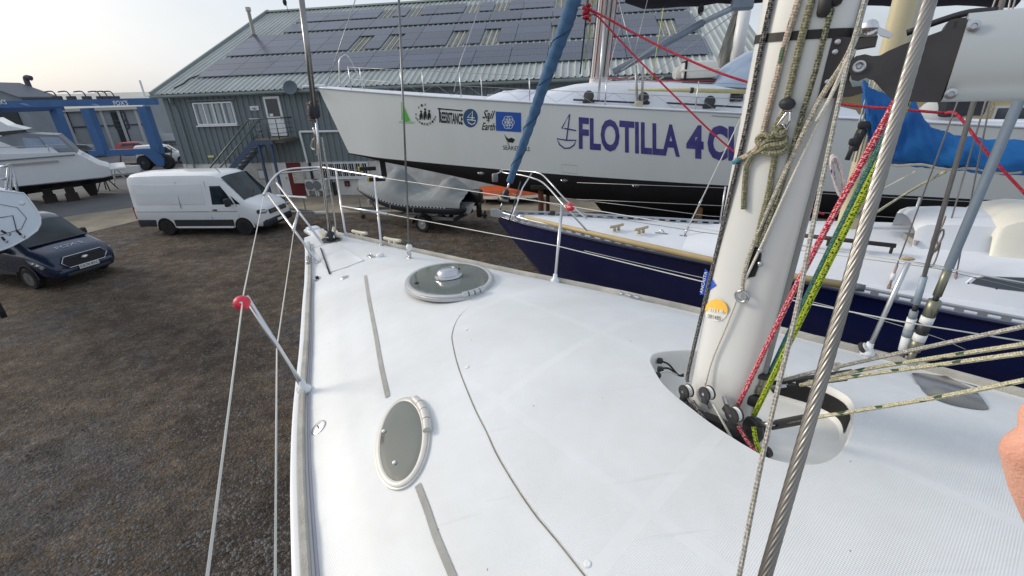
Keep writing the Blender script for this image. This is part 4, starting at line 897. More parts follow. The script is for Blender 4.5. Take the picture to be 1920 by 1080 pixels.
def deck_mat(name, grip, specks=True):
    M_ = bpy.data.materials.new(name); M_.use_nodes = True
    n, l = M_.node_tree.nodes, M_.node_tree.links; b = n['Principled BSDF']; b.inputs['Roughness'].default_value = .42; b.inputs['Specular IOR Level'].default_value = .4
    tc = n.new('ShaderNodeTexCoord'); mp = n.new('ShaderNodeMapping'); mp.inputs['Rotation'].default_value = (0, 0, -YRZ + .78); l.new(tc.outputs['Object'], mp.inputs[0])
    nz = n.new('ShaderNodeTexNoise'); nz.inputs['Scale'].default_value = 2.2; nz.inputs['Detail'].default_value = 7; nz.inputs['Roughness'].default_value = .65; l.new(tc.outputs['Object'], nz.inputs['Vector'])
    rp = n.new('ShaderNodeValToRGB'); rp.color_ramp.elements[0].position = .3; rp.color_ramp.elements[1].position = .66
    rp.color_ramp.elements[0].color = lin((211, 213, 213)); rp.color_ramp.elements[1].color = lin((223, 226, 228)); l.new(nz.outputs[0], rp.inputs[0]); last = rp.outputs[0]
    if specks:
        for (sc, rad, thr, colr, loc) in ((17, .036, .985, (120, 114, 106), 0), (6.5, .012, .95, (80, 76, 72), 4.2)):
            mq = n.new('ShaderNodeMapping'); mq.inputs['Scale'].default_value = (1, .5, 1); mq.inputs['Rotation'].default_value = (0, 0, .9); mq.inputs['Location'].default_value = (loc, loc, 0); l.new(tc.outputs['Object'], mq.inputs[0])
            vo = n.new('ShaderNodeTexVoronoi'); vo.inputs['Scale'].default_value = sc; l.new(mq.outputs[0], vo.inputs['Vector'])
            lt = n.new('ShaderNodeMath'); lt.operation = 'LESS_THAN'; lt.inputs[1].default_value = rad; l.new(vo.outputs['Distance'], lt.inputs[0])
            sp = n.new('ShaderNodeSeparateColor'); l.new(vo.outputs['Color'], sp.inputs[0])
            gt = n.new('ShaderNodeMath'); gt.operation = 'GREATER_THAN'; gt.inputs[1].default_value = .72 if loc == 0 else .55; l.new(sp.outputs[0], gt.inputs[0])
            mm = n.new('ShaderNodeMath'); mm.operation = 'MULTIPLY'; l.new(lt.outputs[0], mm.inputs[0]); l.new(gt.outputs[0], mm.inputs[1])
            mx = n.new('ShaderNodeMixRGB'); mx.inputs[2].default_value = lin(colr); l.new(mm.outputs[0], mx.inputs[0]); l.new(last, mx.inputs[1]); last = mx.outputs[0]
    msc = n.new('ShaderNodeMapping'); msc.inputs['Rotation'].default_value = (0, 0, -YRZ + .25); msc.inputs['Scale'].default_value = (2.2, 34, 6); l.new(tc.outputs['Object'], msc.inputs[0])
    nsc = n.new('ShaderNodeTexNoise'); nsc.inputs['Scale'].default_value = 1; nsc.inputs['Detail'].default_value = 4; l.new(msc.outputs[0], nsc.inputs['Vector'])
    rsc = n.new('ShaderNodeValToRGB'); rsc.color_ramp.elements[0].position = .66; rsc.color_ramp.elements[1].position = .8; rsc.color_ramp.elements[0].color = (0, 0, 0, 1); rsc.color_ramp.elements[1].color = (.22, .22, .22, 1); l.new(nsc.outputs[0], rsc.inputs[0])
    msx = n.new('ShaderNodeMixRGB'); msx.inputs[2].default_value = lin((168, 166, 158)); l.new(rsc.outputs[0], msx.inputs[0]); l.new(last, msx.inputs[1]); last = msx.outputs[0]
    l.new(last, b.inputs['Base Color'])
    sepx = n.new('ShaderNodeSeparateXYZ'); l.new(mp.outputs[0], sepx.inputs[0])
    def wave(out, k):
        a = n.new('ShaderNodeMath'); a.operation = 'MULTIPLY'; a.inputs[1].default_value = k; l.new(out, a.inputs[0]); q = n.new('ShaderNodeMath'); q.operation = 'SINE'; l.new(a.outputs[0], q.inputs[0]); return q
    w1, w2 = wave(sepx.outputs[0], 2*math.pi/.0085), wave(sepx.outputs[1], 2*math.pi/.0085)
    mu = n.new('ShaderNodeMath'); mu.operation = 'MULTIPLY'; l.new(w1.outputs[0], mu.inputs[0]); l.new(w2.outputs[0], mu.inputs[1])
    bp = n.new('ShaderNodeBump'); bp.inputs['Strength'].default_value = grip; bp.inputs['Distance'].default_value = .0012; l.new(mu.outputs[0], bp.inputs['Height'])
    bp2 = n.new('ShaderNodeBump'); bp2.inputs['Strength'].default_value = .12; bp2.inputs['Distance'].default_value = .02; l.new(nz.outputs[0], bp2.inputs['Height']); l.new(bp2.outputs[0], bp.inputs['Normal'])
    if grip > .3:      # moulded panels: grip pattern broken by smooth bands
        m2 = n.new('ShaderNodeMapping'); m2.inputs['Rotation'].default_value = (0, 0, -YRZ); l.new(tc.outputs['Object'], m2.inputs[0]); s2 = n.new('ShaderNodeSeparateXYZ'); l.new(m2.outputs[0], s2.inputs[0])
        fac = None
        for out, per, off, wd in ((s2.outputs[0], .74, .21, .03), (s2.outputs[1], .66, .12, .026)):
            a = n.new('ShaderNodeMath'); a.operation = 'MULTIPLY_ADD'; a.inputs[1].default_value = 1/per; a.inputs[2].default_value = off; l.new(out, a.inputs[0]); f = n.new('ShaderNodeMath'); f.operation = 'FRACT'; l.new(a.outputs[0], f.inputs[0])
            g = n.new('ShaderNodeMath'); g.operation = 'SUBTRACT'; g.inputs[1].default_value = .5; l.new(f.outputs[0], g.inputs[0]); h = n.new('ShaderNodeMath'); h.operation = 'ABSOLUTE'; l.new(g.outputs[0], h.inputs[0])
            k = n.new('ShaderNodeMath'); k.operation = 'GREATER_THAN'; k.inputs[1].default_value = wd; l.new(h.outputs[0], k.inputs[0])
            if fac is None: fac = k
            else: mm = n.new('ShaderNodeMath'); mm.operation = 'MULTIPLY'; l.new(fac.outputs[0], mm.inputs[0]); l.new(k.outputs[0], mm.inputs[1]); fac = mm
        st_ = n.new('ShaderNodeMath'); st_.operation = 'MULTIPLY'; st_.inputs[1].default_value = grip; l.new(fac.outputs[0], st_.inputs[0]); l.new(st_.outputs[0], bp.inputs['Strength'])
        dk_ = n.new('ShaderNodeMixRGB'); dk_.blend_type = 'MULTIPLY'; dk_.inputs[2].default_value = (.992, .993, .995, 1); l.new(fac.outputs[0], dk_.inputs[0]); l.new(last, dk_.inputs[1]); l.new(dk_.outputs[0], b.inputs['Base Color'])
    l.new(bp.outputs[0], b.inputs['Normal']); return M_
DECKM = deck_mat('deck_gelcoat', .22); GRIPM = deck_mat('deck_nonskid', .36); SMOOTHM = deck_mat('deck_smooth', 0, False)

def inside(p, poly):
    c = False; j = len(poly) - 1
    for i in range(len(poly)):
        a, b_ = poly[i], poly[j]
        if (a[1] > p[1]) != (b_[1] > p[1]) and p[0] < (b_[0] - a[0]) * (p[1] - a[1]) / (b_[1] - a[1]) + a[0]: c = not c
        j = i
    return c
def surface(outer, holes, step, lift=0.0, smax=99):
    """triangulated piece of the deck: outline and holes are (s, u) loops"""
    vs, es = [], []
    for loop in [outer] + holes:
        k = len(vs); vs += [Vector(p) for p in loop]; es += [(k + i, k + (i + 1) % len(loop)) for i in range(len(loop))]
    s0, s1 = min(p[0] for p in outer), max(p[0] for p in outer); u0, u1 = min(p[1] for p in outer), max(p[1] for p in outer)
    s = s0 + step / 2
    while s < s1:
        st_ = step if s < 6.6 else step * 4; u = u0 + st_ / 2
        while u < u1:
            p = (s, u + .001)
            if inside(p, outer) and not any(inside(p, h) for h in holes): vs.append(Vector(p))
            u += st_
        s += st_
    r = geometry.delaunay_2d_cdt(vs, es, [], 1, 1e-5)
    ov, of = r[0], r[2]; F = []
    for f in of:
        c = (sum(ov[i][0] for i in f) / 3, sum(ov[i][1] for i in f) / 3)
        if inside(c, outer) and not any(inside(c, h) for h in holes): F.append(tuple(f))
    V = [yw(v[0], v[1], dzf(v[0], v[1]) + lift) for v in ov]
    M = MB(); M.add(V, F); return M
# outline inside the toe rails
ss_ = [-.04 + i * .1 for i in range(127)]
port = [(s, -(interp(s, HB) - .05 if s > .3 else interp(s, HB))) for s in ss_]; star = [(s, -u) for s, u in reversed(port)]
OUT = port + star
wpx = [(1218, 680), (1222, 668), (1240, 662), (1275, 659), (1310, 660), (1365, 672), (1420, 690), (1480, 705), (1540, 722), (1580, 740), (1598, 758), (1602, 785), (1594, 820), (1578, 850), (1556, 867), (1530, 874), (1490, 873), (1450, 865), (1420, 852), (1375, 825), (1330, 795), (1295, 768), (1260, 740), (1236, 714)]
WELL = [ysu(dhit(*p)) for p in wpx]
seam = [(1060, 537), (960, 546), (925, 555), (895, 568), (872, 584), (857, 604), (850, 625), (850, 642), (862, 690), (890, 760), (915, 810), (940, 862), (1000, 955), (1100, 1078)]
SM = [ysu(dhit(*p)) for p in seam]
nose = [p for p in SM if p[1] < -.02]
nose_s = min(p[0] for p in SM)
right_ = [(s, -u) for s, u in nose]
pts_p = sorted(nose, key=lambda p: -p[0])
aft = [(6.2, -1.0), (7.2, -1.08), (9.0, -1.05)]
PAN = list(reversed(aft)) + pts_p + [(s, -u) for s, u in reversed(pts_p)] + [(s, -u) for s, u in aft]
PANs = [(v.x, v.y) for v in spline([(s, u, 0) for s, u in PAN], 4)]
WELL2 = [(v.x, v.y) for v in spline([(s, u, 0) for s, u in WELL + WELL[:1]], 3)][:-1]
fixn(surface(OUT, [WELL2], .07).build('deck', DECKM, yt, True, True))
# raised non-skid coachroof moulding with its rolled edge
cp = surface(PANs, [WELL2], .07, .007)
k0 = len(cp.v); cx = sum(p[0] for p in PANs) / len(PANs)
cp.sheet([[yw(s, u, dzf(s, u) + .007) for s, u in PANs], [yw(s + (s - 6) * .0012, u * 1.004, dzf(s, u) - .01) for s, u in PANs]])
fixn(cp.build('coachroof_panel', GRIPM, yt, 30, True))
edge = [yw(s + (s - 6) * .0022, u * 1.008, dzf(s, u) + .0005) for s, u in PANs]
MB().tube(edge, .002, 5).build('panel_seam', mat('sealant_dirty', (150, 142, 126), .8, var=.8, vscale=9, tint=(92, 84, 74)), yt, True, True)
for (px, py) in ((876, 688), (874, 618), (1102, 1057)):
    p = dhit(px, py, .008); s, u = ysu(p); MB().lathe([(.0, .0015), (.008, .003), (.011, .0015), (.012, 0)], yw(s, u, dzf(s, u) + .007), dnorm(s, u), 14).build('screw_cap', SMOOTHM, yt, True, True)
# mast well with rolled lip, floor and painted shade for the rope garage
wc = (sum(p[0] for p in WELL2) / len(WELL2), sum(p[1] for p in WELL2) / len(WELL2))
def wr(k, dz): return [yw(wc[0] + (s - wc[0]) * k, wc[1] + (u - wc[1]) * k, dzf(s, u) + dz) for s, u in WELL2]
FLOOR = dzf(*wc) - .122
M = MB(); M.loft([wr(1.0, .0069), wr(.994, .005), wr(.986, -.004), wr(.982, -.02), wr(.976, -.08), wr(.966, -.105), wr(.94, -.118)], caps=False)
M.loft([wr(.94, -.118), wr(.6, -.122), wr(.1, -.124)], caps=False)
fixn(M.build('mast_well', mat('well_gelcoat', (236, 236, 233), .4, var=.35, vscale=5, tint=(214, 210, 198)), yt, 28, True))
# hull, rails
def hullr(s):
    b_ = interp(s, HB) + .035; zs = dzf(s, 9) ; wlb = b_ * lerp(.55, .93, sstep(0, 5, s)); k = sstep(-.06, 3.5, s); zk = lerp(2.3, 1.55, k)
    sh = lambda x: x
    h = [(b_, zs - .0), (b_, zs - .06), (lerp(wlb, b_, .75), zs - .5), (lerp(wlb, b_, .3), zs - .95), (wlb * .9, zs - 1.25), (wlb * .55, lerp(zs - 1.25, zk, .75)), (.03, zk)]
    return [yw(s + lerp(.9, 0, sstep(0, 4, s)) * (i / 6), -u, z) for i, (u, z) in enumerate(h)] + [yw(s + lerp(.9, 0, sstep(0, 4, s)) * (i / 6), u, z) for i, (u, z) in reversed(list(enumerate(h)))]
fixn(MB().loft([hullr(s) for s in (-.06, 0, .25, .5, 1, 1.5, 2, 2.7, 3.4, 4.2, 5, 6, 7, 8, 9.5, 11, 12.6)]).build('hull', GEL, yt, 50, True))
M = MB(); M.loft([[yw(6 + x * c, y * .12, z) for x, y in ((-.9, 0), (-.6, 1), (.2, 1), (.9, 0), (.2, -1), (-.6, -1))] for z, c in ((1.75, 1.1), (.3, .9))]); M.bbox(yw(6, 0, .17), (2.2, .6, .34), .1, YRZ); fixn(M.build('keel', ANTIF, yt, None, True))
TEAK = mat('weathered_teak', (196, 192, 182), .85, var=.9, vscale=3.2, tint=(146, 144, 138), bump=.5, bscale=120, detail=9)
for sg in (-1, 1):
    M = MB(); g = []
    for i in range(150):
        s = .34 + i * .08; b_ = interp(s, HB); z = dzf(s, 9); w_ = .032
        a, c = b_ + .003, b_ - w_; dz_ = random.uniform(-.0015, .0015)
        g.append([yw(s, sg * a, z - .002), yw(s, sg * (a - .001), z + .03 + dz_), yw(s, sg * (a - .006), z + .038 + dz_), yw(s, sg * (c + .006), z + .038 + dz_), yw(s, sg * c, z + .03), yw(s, sg * c, z - .004)])
    M.loft(g); fixn(M.build('toe_rail', TEAK, yt, 40, True))
    M = MB(); g = []
    for i in range(150):
        s = .34 + i * .08; b_ = interp(s, HB); z = dzf(s, 9); g.append([yw(s, sg * (b_ + .034), z - .01), yw(s, sg * (b_ + .034), z + .004), yw(s, sg * (b_ + .026), z + .010), yw(s, sg * (b_ + .003), z + .010), yw(s, sg * (b_ + .003), z - .01)])
    M.loft(g); fixn(M.build('deck_flange', GEL, yt, 40, True))
    M = MB(); M.tube([yw(s, sg * (interp(s, HB) - .05), dzf(s, interp(s, HB) - .05) + .004) for s in [1.6 + i * .2 for i in range(40)]], .007, 6); M.build('deck_hose', mat('hose_grey_lilac', (168, 166, 178), .5), yt, True, True) if sg < 0 else None
# stainless strake fitting on the starboard rail
for k in range(3):
    p = atz(1165 + k * 15, 550 + k * 3.4, RAILZ + .045); MB().bbox(p, (.045, .03, .02), .006, YRZ).build('rail_clip', STEEL, yt, None, True)
# non-slip tape strip
TAPE = mat('grip_tape_grey', (184, 182, 176), .9, bump=.6, bscale=500, var=.3, vscale=12)
for seg in ([(685, 517), (690, 552), (697, 590), (705, 632), (714, 685), (727, 745)], [(783, 910), (800, 955), (815, 1000), (832, 1042), (850, 1085)]):
    P = [ysu(dhit(*p)) for p in seg]; L_, R_ = [], []
    for i, (s, u) in enumerate(P):
        a, b_ = P[max(0, i - 1)], P[min(len(P) - 1, i + 1)]; t_ = Vector((b_[0] - a[0], b_[1] - a[1])).normalized(); w_ = .0115
        L_.append((s - t_.y * w_, u + t_.x * w_)); R_.append((s + t_.y * w_, u - t_.x * w_))
    f = lambda L: [v for v in spline([(s, u, 0) for s, u in L], 4)]
    M = MB(); M.sheet([[yw(v.x, v.y, dzf(v.x, v.y) + .004) for v in f(L_)], [yw(v.x, v.y, dzf(v.x, v.y) + .004) for v in f(R_)]]); M.build('grip_strip', TAPE, yt, True, True)
# ---- hatches
HGLASS = mat('smoked_acrylic', (98, 104, 98), .05, spec=.9, var=.25, vscale=4, tint=(64, 74, 74)); ANOD = mat('anodised_alloy', (196, 198, 200), .36, .55, var=.25, vscale=9, tint=(150, 150, 150)); ALWH = mat('cream_alloy', (206, 204, 198), .4, .1, var=.2, vscale=9)
def ellipse_fit(c, ax_, ay_):
    """image ellipse (centre, two conjugate half-axes) -> centre, normal, axes and half-lengths on the deck"""
    P = [dhit(c[0] + ax_[0]*math.cos(t) + ay_[0]*math.sin(t), c[1] + ax_[1]*math.cos(t) + ay_[1]*math.sin(t)) for t in [2*math.pi*i/24 for i in range(24)]]
    C = sum(P, Vector()) / 24; s, u = ysu(C); N = dnorm(s, u); Q = [(p - C) - N * (p - C).dot(N) for p in P]
    e1 = (YA - N * YA.dot(N)).normalized(); e2 = N.cross(e1); A = np.array([[q.dot(e1), q.dot(e2)] for q in Q]); w_, v_ = np.linalg.eigh(A.T @ A / 24)
    big = e1 * v_[0, 1] + e2 * v_[1, 1]; return C, N, big.normalized(), math.sqrt(2 * w_[1]), math.sqrt(2 * w_[0])
def hatch(c, ax_, ay_, frame_m, ht, hinge_px, vent=False, knobs=(), rim=.045):
    C, N, X, a, b_ = ellipse_fit(c, ax_, ay_); Yx = N.cross(X)
    s, u = ysu(C); C = yw(s, u, dzf(s, u) - .012)
    def tang(px, py): q = atp(px, py, C + N*ht, N) - C; return math.atan2(q.dot(Yx)/b_, q.dot(X)/a)
    hinge_t = tang(*hinge_px)
    def ring(k, h): return [C + X*((a - k)*math.cos(t)) + Yx*((b_ - k)*math.sin(t)) + N*h for t in [2*math.pi*i/64 for i in range(64)]]
    MB().loft([ring(-.012, 0), ring(-.01, .018), ring(0, .02), ring(.004, ht*.45), ring(.0, ht*.5)], caps=False).build('hatch_coaming', frame_m, yt, 40, True)
    hf = fixn(MB().loft([ring(.004, ht*.5), ring(-.003, ht*.55), ring(-.003, ht*.85), ring(.004, ht), ring(rim*.8, ht*1.02), ring(rim, ht*.94), ring(rim, ht*.4)], caps=False).build('hatch', frame_m, yt, 40, True))
    fixn(MB().loft([ring(rim + .001, ht*.6), ring(rim + .001, ht*.92), ring(rim + .02, ht*.96), ring(min(a, b_)*.5, ht*.97)], caps=True).build('lens', HGLASS, hf, None, True))
    for (kx, ky, r_, m_) in knobs: MB().lathe([(r_, 0), (r_, .004), (r_*.7, .008), (.002, .009)], atp(kx, ky, C + N*ht*.98, N), N, 16).build('knob', m_, hf, 40, True)
    hw_ = .062/a
    # hinge barrel of knuckles along the rim
    for i in range(4):
        t0 = hinge_t + (i - 2) * hw_; p, q = [C + X*((a + .004)*math.cos(t)) + Yx*((b_ + .004)*math.sin(t)) + N*(ht*.95) for t in (t0 + .01, t0 + hw_ - .012)]
        MB().cyl(p, q, .020, n=12).build('hinge_knuckle', frame_m, hf, 40, True)
    if vent:
        MB().lathe([(.100, 0), (.106, .004), (.104, .016), (.088, .022), (.084, .04), (.074, .056), (.054, .064), (.05, .06), (.044, .0605), (.04, .064), (.002, .066)], C + N*ht*.97 - X*.0, N, 32).build('ventilator', mat('vent_chrome', (196, 198, 202), .24, .95), hf, 40, True)
        for k in range(6): MB().lathe([(.004, 0), (.003, .002)], C + N*(ht*.97 + .0125) + X*(.097*math.cos(k)) + Yx*(.097*math.sin(k)), N, 8).build('screw', STEEL, hf, None, True)
    return C, N, X, Yx, a, b_
KB = mat('knob_black', (30, 31, 33), .5); KW = mat('knob_white', (222, 224, 226), .3)
HINGEW = 0
hatch((843, 531), (81, -3), (0, 31), ANOD, .034, (893, 551), True, ((781, 531, .016, KB), (859, 504.5, .016, KB)), .029)
hatch((757, 827), (7, -82), (47, -4), ALWH, .027, (790, 775), False, ((720, 809, .009, KW), (740, 868, .009, KW)), .021)
# ---- small deck fittings
def fit(px, py, lift=.007): p = dhit(px, py); s, u = ysu(p); return yw(s, u, dzf(s, u)), dnorm(s, u)
c, n_ = fit(598, 802); f = MB().lathe([(.042, -.002), (.042, .004), (.036, .006), (.026, .006), (.025, .004), (.002, .0045)], c, n_, 28).build('filler_cap', CHROME, yt, 40, True)
MB().box(c + n_*.0055, (.03, .005, .002), YRZ).build('key_slot', INK, f, None, True)
c, n_ = fit(646, 521); MB().lathe([(.036, -.002), (.036, .006), (.028, .012), (.02, .010), (.002, .010)], c, n_, 24).build('deck_plug', CHROME, yt, 40, True)
c, n_ = fit(696, 482); M = MB(); M.bbox(c + n_*.006, (.10, .05, .012), .004, YRZ); M.tube(spline([c + YA*-.03, c + YA*-.02 + n_*.03, c + YA*.02 + n_*.03, c + YA*.03], 4), .006, 6); M.build('deck_padeye', STEEL, yt, True, True)
c, n_ = fit(713, 481); MB().ell(c + n_*.01, (.04, .04, .025)).build('fairlead', SMOOTHM, yt, True, True)
c, n_ = fit(596, 523); M = MB(); M.bbox(c + n_*.004, (.07, .07, .01), .003, YRZ); f = M.build('switch_plate', STEEL, yt, None, True); MB().bbox(c + n_*.015, (.03, .03, .025), .006, YRZ).build('switch_cover', INK, f, None, True)
# anchor locker lid, gas strut and seams
lid = [ysu(dhit(*p)) for p in ((586, 466), (628, 455), (683, 489), (652, 501), (618, 512))]
M = surface(lid, [], .07, .003); M.sheet([[yw(s, u, dzf(s, u) + .003) for s, u in lid + lid[:1]], [yw(s, u, dzf(s, u) - .01) for s, u in lid + lid[:1]]]); fixn(M.build('anchor_locker_lid', DECKM, yt, 30, True))
M = MB()
for a, b_ in zip(lid, lid[1:] + lid[:1]): M.tube([yw(lerp(a[0], b_[0], t), lerp(a[1], b_[1], t), dzf(lerp(a[0], b_[0], t), lerp(a[1], b_[1], t)) + .0045) for t in [i/8 for i in range(9)]], .002, 4)
M.build('lid_seam', mat('seam_pale', (170, 174, 178), .6), yt, True, True)
MB().tube([dhit(601, 465, .012), dhit(618, 513, .012)], .0075, 6).build('lid_strut', INK, yt, True, True)
# cleats
def cleat(p, rz, mt, L=.2):
    M = MB(); X = Vector((math.cos(rz), math.sin(rz), 0)); p = Vector(p)
    for s in (-1, 1): M.cyl(p + X*(s*L*.15), p + X*(s*L*.15) + Vector((0, 0, L*.24)), L*.10, L*.075, n=10)
    M.tube(spline([p - X*L*.5 + Vector((0, 0, L*.27)), p - X*L*.2 + Vector((0, 0, L*.25)), p + X*L*.2 + Vector((0, 0, L*.25)), p + X*L*.5 + Vector((0, 0, L*.27))], 4), [L*.045] + [L*.08]*11 + [L*.045], 8); return M
CREAM = mat('cream_plastic', (206, 202, 180), .4)
for (px, py) in ((737, 460), (676, 446)): p = atz(px, py, RAILZ + .03); cleat(p, YRZ + .35, CREAM, .26).build('cleat', CREAM, yt, True, True)
cleat(atz(579, 496, RAILZ + .02), YRZ - .3, STEEL, .2).build('cleat', STEEL, yt, True, True)
# bow: furler drum well, roller, lashed cloth
c, n_ = fit(621, 450); MB().lathe([(.135, .0), (.14, .008), (.125, .012), (.11, .002), (.05, .002)], c, n_, 28, sx=1, sy=.8, xa=YA).build('furler_recess', mat('recess_grey', (92, 95, 99), .35, .7), yt, 40, True)
BOWP = c
MB().lathe([(.12, .004), (.06, .006), (.055, .04), (.05, .08), (.03, .1)], c + Vector((0, 0, .002)), (0, 0, 1), 20).build('furler_drum', mat('drum_dark', (54, 58, 62), .4, .5), yt, 40, True)
q = yw(.02, 0, RAILZ + .025); M = MB(); M.bbox(q - YA*.12, (.5, .2, .05), .02, YRZ); M.bbox(q - YA*.3, (.14, .16, .1), .03, YRZ); M.build('bow_roller', GEL, yt, 40, True)
# stainless forward window on the starboard slope
dk = [ysu(dhit(*p)) for p in ((1708, 702), (1745, 704), (1785, 713), (1820, 730), (1846, 758), (1851, 771), (1815, 769), (1765, 757), (1728, 735))]
dks = [(v.x, v.y) for v in spline([(s, u, 0) for s, u in dk + dk[:1]], 3)][:-1]
fixn(surface(dks, [], .05, .009).build('coachroof_window', mat('window_dark_grey', (46, 54, 66), .12, spec=.5, var=.25, vscale=3, tint=(66, 76, 88)), yt, True, True))
# ---- pulpit, stanchions, lifelines
TUBE = mat('stainless_tube', (216, 218, 220), .3, .9, var=.3, vscale=4, tint=(150, 154, 158))
PZ = RAILZ + .64
top_ = [(495, 365), (508, 340), (525, 323), (545, 317), (572, 315), (602, 314), (640, 320), (680, 326.5), (722, 334)]
M = MB(); M.tube(spline([atz(x, y, PZ - .10 * (1 - sstep(480, 545, x))) for x, y in top_], 6), .0155, 10); M.build('pulpit_rail', TUBE, yt, True, True)
M = MB(); M.tube(spline([atz(x, y, PZ - .05) for x, y in ((525, 325), (548, 322.5), (580, 320), (605, 316.5))], 6), .012, 8); M.build('pulpit_rail', TUBE, yt, True, True)
for (xa, ya, xb, yb_, za) in ((504, 370, 597, 493, PZ - .08), (519, 346, 607, 459, PZ - .02), (630, 323, 648, 441, PZ), (702, 333, 715, 461, PZ)):
    MB().tube([atz(xa, ya - 3, za), atz(xb, yb_, RAILZ + .04)], .013, 10).build('pulpit_leg', TUBE, yt, True, True)
MB().tube([atz(640, 387, RAILZ + .34), atz(726, 401, RAILZ + .34)], .0125, 10).build('pulpit_mid_rail', TUBE, yt, True, True)
MB().tube([atz(559, 399, RAILZ + .36), atz(550, 433, RAILZ + .33)], .015, 10).build('pulpit_mid_rail', TUBE, yt, True, True)
for (px, py) in ((597, 495), (607, 460), (649, 440), (715, 462)): MB().lathe([(.028, 0), (.028, .008), (.018, .03)], atz(px, py, RAILZ + .02), (0, 0, 1), 14).build('pulpit_foot', STEEL, yt, True, True)
def stanchion(base, top):
    o = MB().tube([base, top], .0138, 10).build('stanchion', TUBE, yt, True, True); MB().lathe([(.04, -.03), (.04, 0), (.02, .012), (.018, .05)], base, (0, 0, 1), 16).build('stanchion_base', GEL, o, True, True); return top
LZ_ = RAILZ + .61
stp_ = stanchion(atz(569, 727, RAILZ + .03), atz(461, 556, LZ_)); sts = stanchion(atz(1041, 524, RAILZ + .03), atz(1054, 384, LZ_)); st2 = stanchion(atz(1628, 656, RAILZ + .03), atz(1704, 490, LZ_))
WIRE = mat('coated_wire_white', (212, 212, 206), .5, var=.3, vscale=6, tint=(160, 160, 150))
def life(pts, label): return rope('lifeline', pts, .0038, WIRE, label, 'lifeline', 'lifelines of the foreground yacht', 6, 1)
life([atz(495, 366, PZ - .1), atz(457, 549, LZ_), atz(388, 1085, LZ_)], 'white guard wire running down left of the yacht through the red ball')
life([atz(551, 433, RAILZ + .33), atz(519, 652, RAILZ + .3), atz(516, 1085, RAILZ + .3)], 'lower white guard wire on the left, close outside the toe rail')
life([atz(722, 334, PZ), atz(1054, 384, LZ_), atz(1338, 432, LZ_), atz(1704, 491, LZ_), atz(1925, 531, LZ_)], 'upper white guard wire crossing in front of the navy yacht')
life([atz(726, 401, RAILZ + .34), atz(1044, 461, RAILZ + .31), atz(1317, 528, RAILZ + .31), atz(1500, 566, RAILZ + .31), atz(1690, 603, RAILZ + .31), atz(1925, 641, RAILZ + .31)], 'lower white guard wire running across the navy hull')
rope('jackline', [atz(1095, 470, RAILZ + .30), atz(1300, 517, RAILZ + .27), atz(1500, 560, RAILZ + .29), atz(1720, 620, RAILZ + .2), atz(1810, 655, RAILZ + .06)], .0022, mat('cord_grey_white', (188, 186, 180), .8), 'thin slack white cord hanging beside the lower guard wire', 'cord', None, 5, 3)
REDP = mat('float_red', (222, 52, 74), .42, var=.35, vscale=18, tint=(170, 40, 60))
def ball(px, py, z, label, r_=.04):
    c = atz(px, py, z); b_ = thing('float_ball', label, 'float', c, 0, 'red float balls on the guard wires')
    MB().ell((0, 0, 0), (r_, r_, r_*.94), 22, 14).build('ball', REDP, b_, True); MB().bbox(CU*-.0 + (CO - c).normalized()*r_*.98 + Vector((-.012, 0, 0)), (.03, .006, .012), .002).build('tag', WHITEP, b_)
ball(453.5, 568, LZ_ - .005, 'red float ball on the left guard wire below its stanchion top'); ball(1069, 388, LZ_ - .01, 'red float ball on the wire in front of the black hull bottom')
# ---- forestay foil, its pole and ropes at the bow
GREYF = mat('foil_grey', (150, 150, 150), .3, .85, var=.35, vscale=5, tint=(96, 92, 90))
def fsp(x, y): return atp(x, y, BOWP, YS)          # the boat's own centre plane
fs_ = thing('forestay', 'grey aluminium forestay foil rising from the bow past the racing yacht', 'stay', fsp(618, 440))
MB().tube([fsp(591, 214), fsp(564.5, -8)], .026, 10).build('foil', GREYF, fs_, True, True)
MB().tube([fsp(620, 443), fsp(600, 290), fsp(591, 214)], .011, 8).build('wire', STEEL, fs_, True, True)
o = MB().lathe([(.03, 0), (.055, .03), (.055, .12), (.03, .16)], fsp(590.5, 222), fsp(585, 180) - fsp(590.5, 222), 14).build('swivel', INK, fs_, 40, True)
MB().tube(spline([fsp(589, 240), fsp(592, 250), fsp(593, 262), fsp(594, 290)], 4), .02, 8).build('shackle', STEEL, fs_, True, True)
HALY = rope_mat('rope_grey', (158, 156, 150), (196, 194, 186), pitch=.02)
rope('halyard', [fsp(594, 262), fsp(603, 330), fsp(613, 400), fsp(617, 440)], .011, HALY, 'grey halyard tied close along the forestay down to the bow', 'rope')
rope('halyard', [fsp(596, 258) + YS*.04, fsp(606, 330) + YS*.05, fsp(619, 410) + YS*.05, fsp(624, 441) + YS*.03], .009, HALY, 'pale rope running just right of the forestay wire to the furling drum', 'rope')
BRN = rope_mat('rope_brown', (84, 60, 52), (128, 104, 92), pitch=.02)
P = []
for k in range(40): t = k/39; a = t*2*math.pi*4; c = fsp(lerp(585, 590, t), lerp(188, 226, t)); P.append(c + (YA*math.cos(a) + YS*math.sin(a))*.05)
rope('lashing', P, .011, BRN, 'dark brown cord lashed round the foot of the forestay foil', 'rope', None, 6, 2)
rope('loop_of_cord', [fsp(594, 256), fsp(586, 264), fsp(584, 276), fsp(590, 280), fsp(596, 270), fsp(595, 258)], .009, HALY, 'small white loop of cord hanging from the forestay swivel', 'rope', None, 6, 5)
CLOTH = mat('bag_cream', (206, 202, 188), .9, var=.4, vscale=9)
bgp = atz(611, 441, RAILZ + .1); bgm = MB()
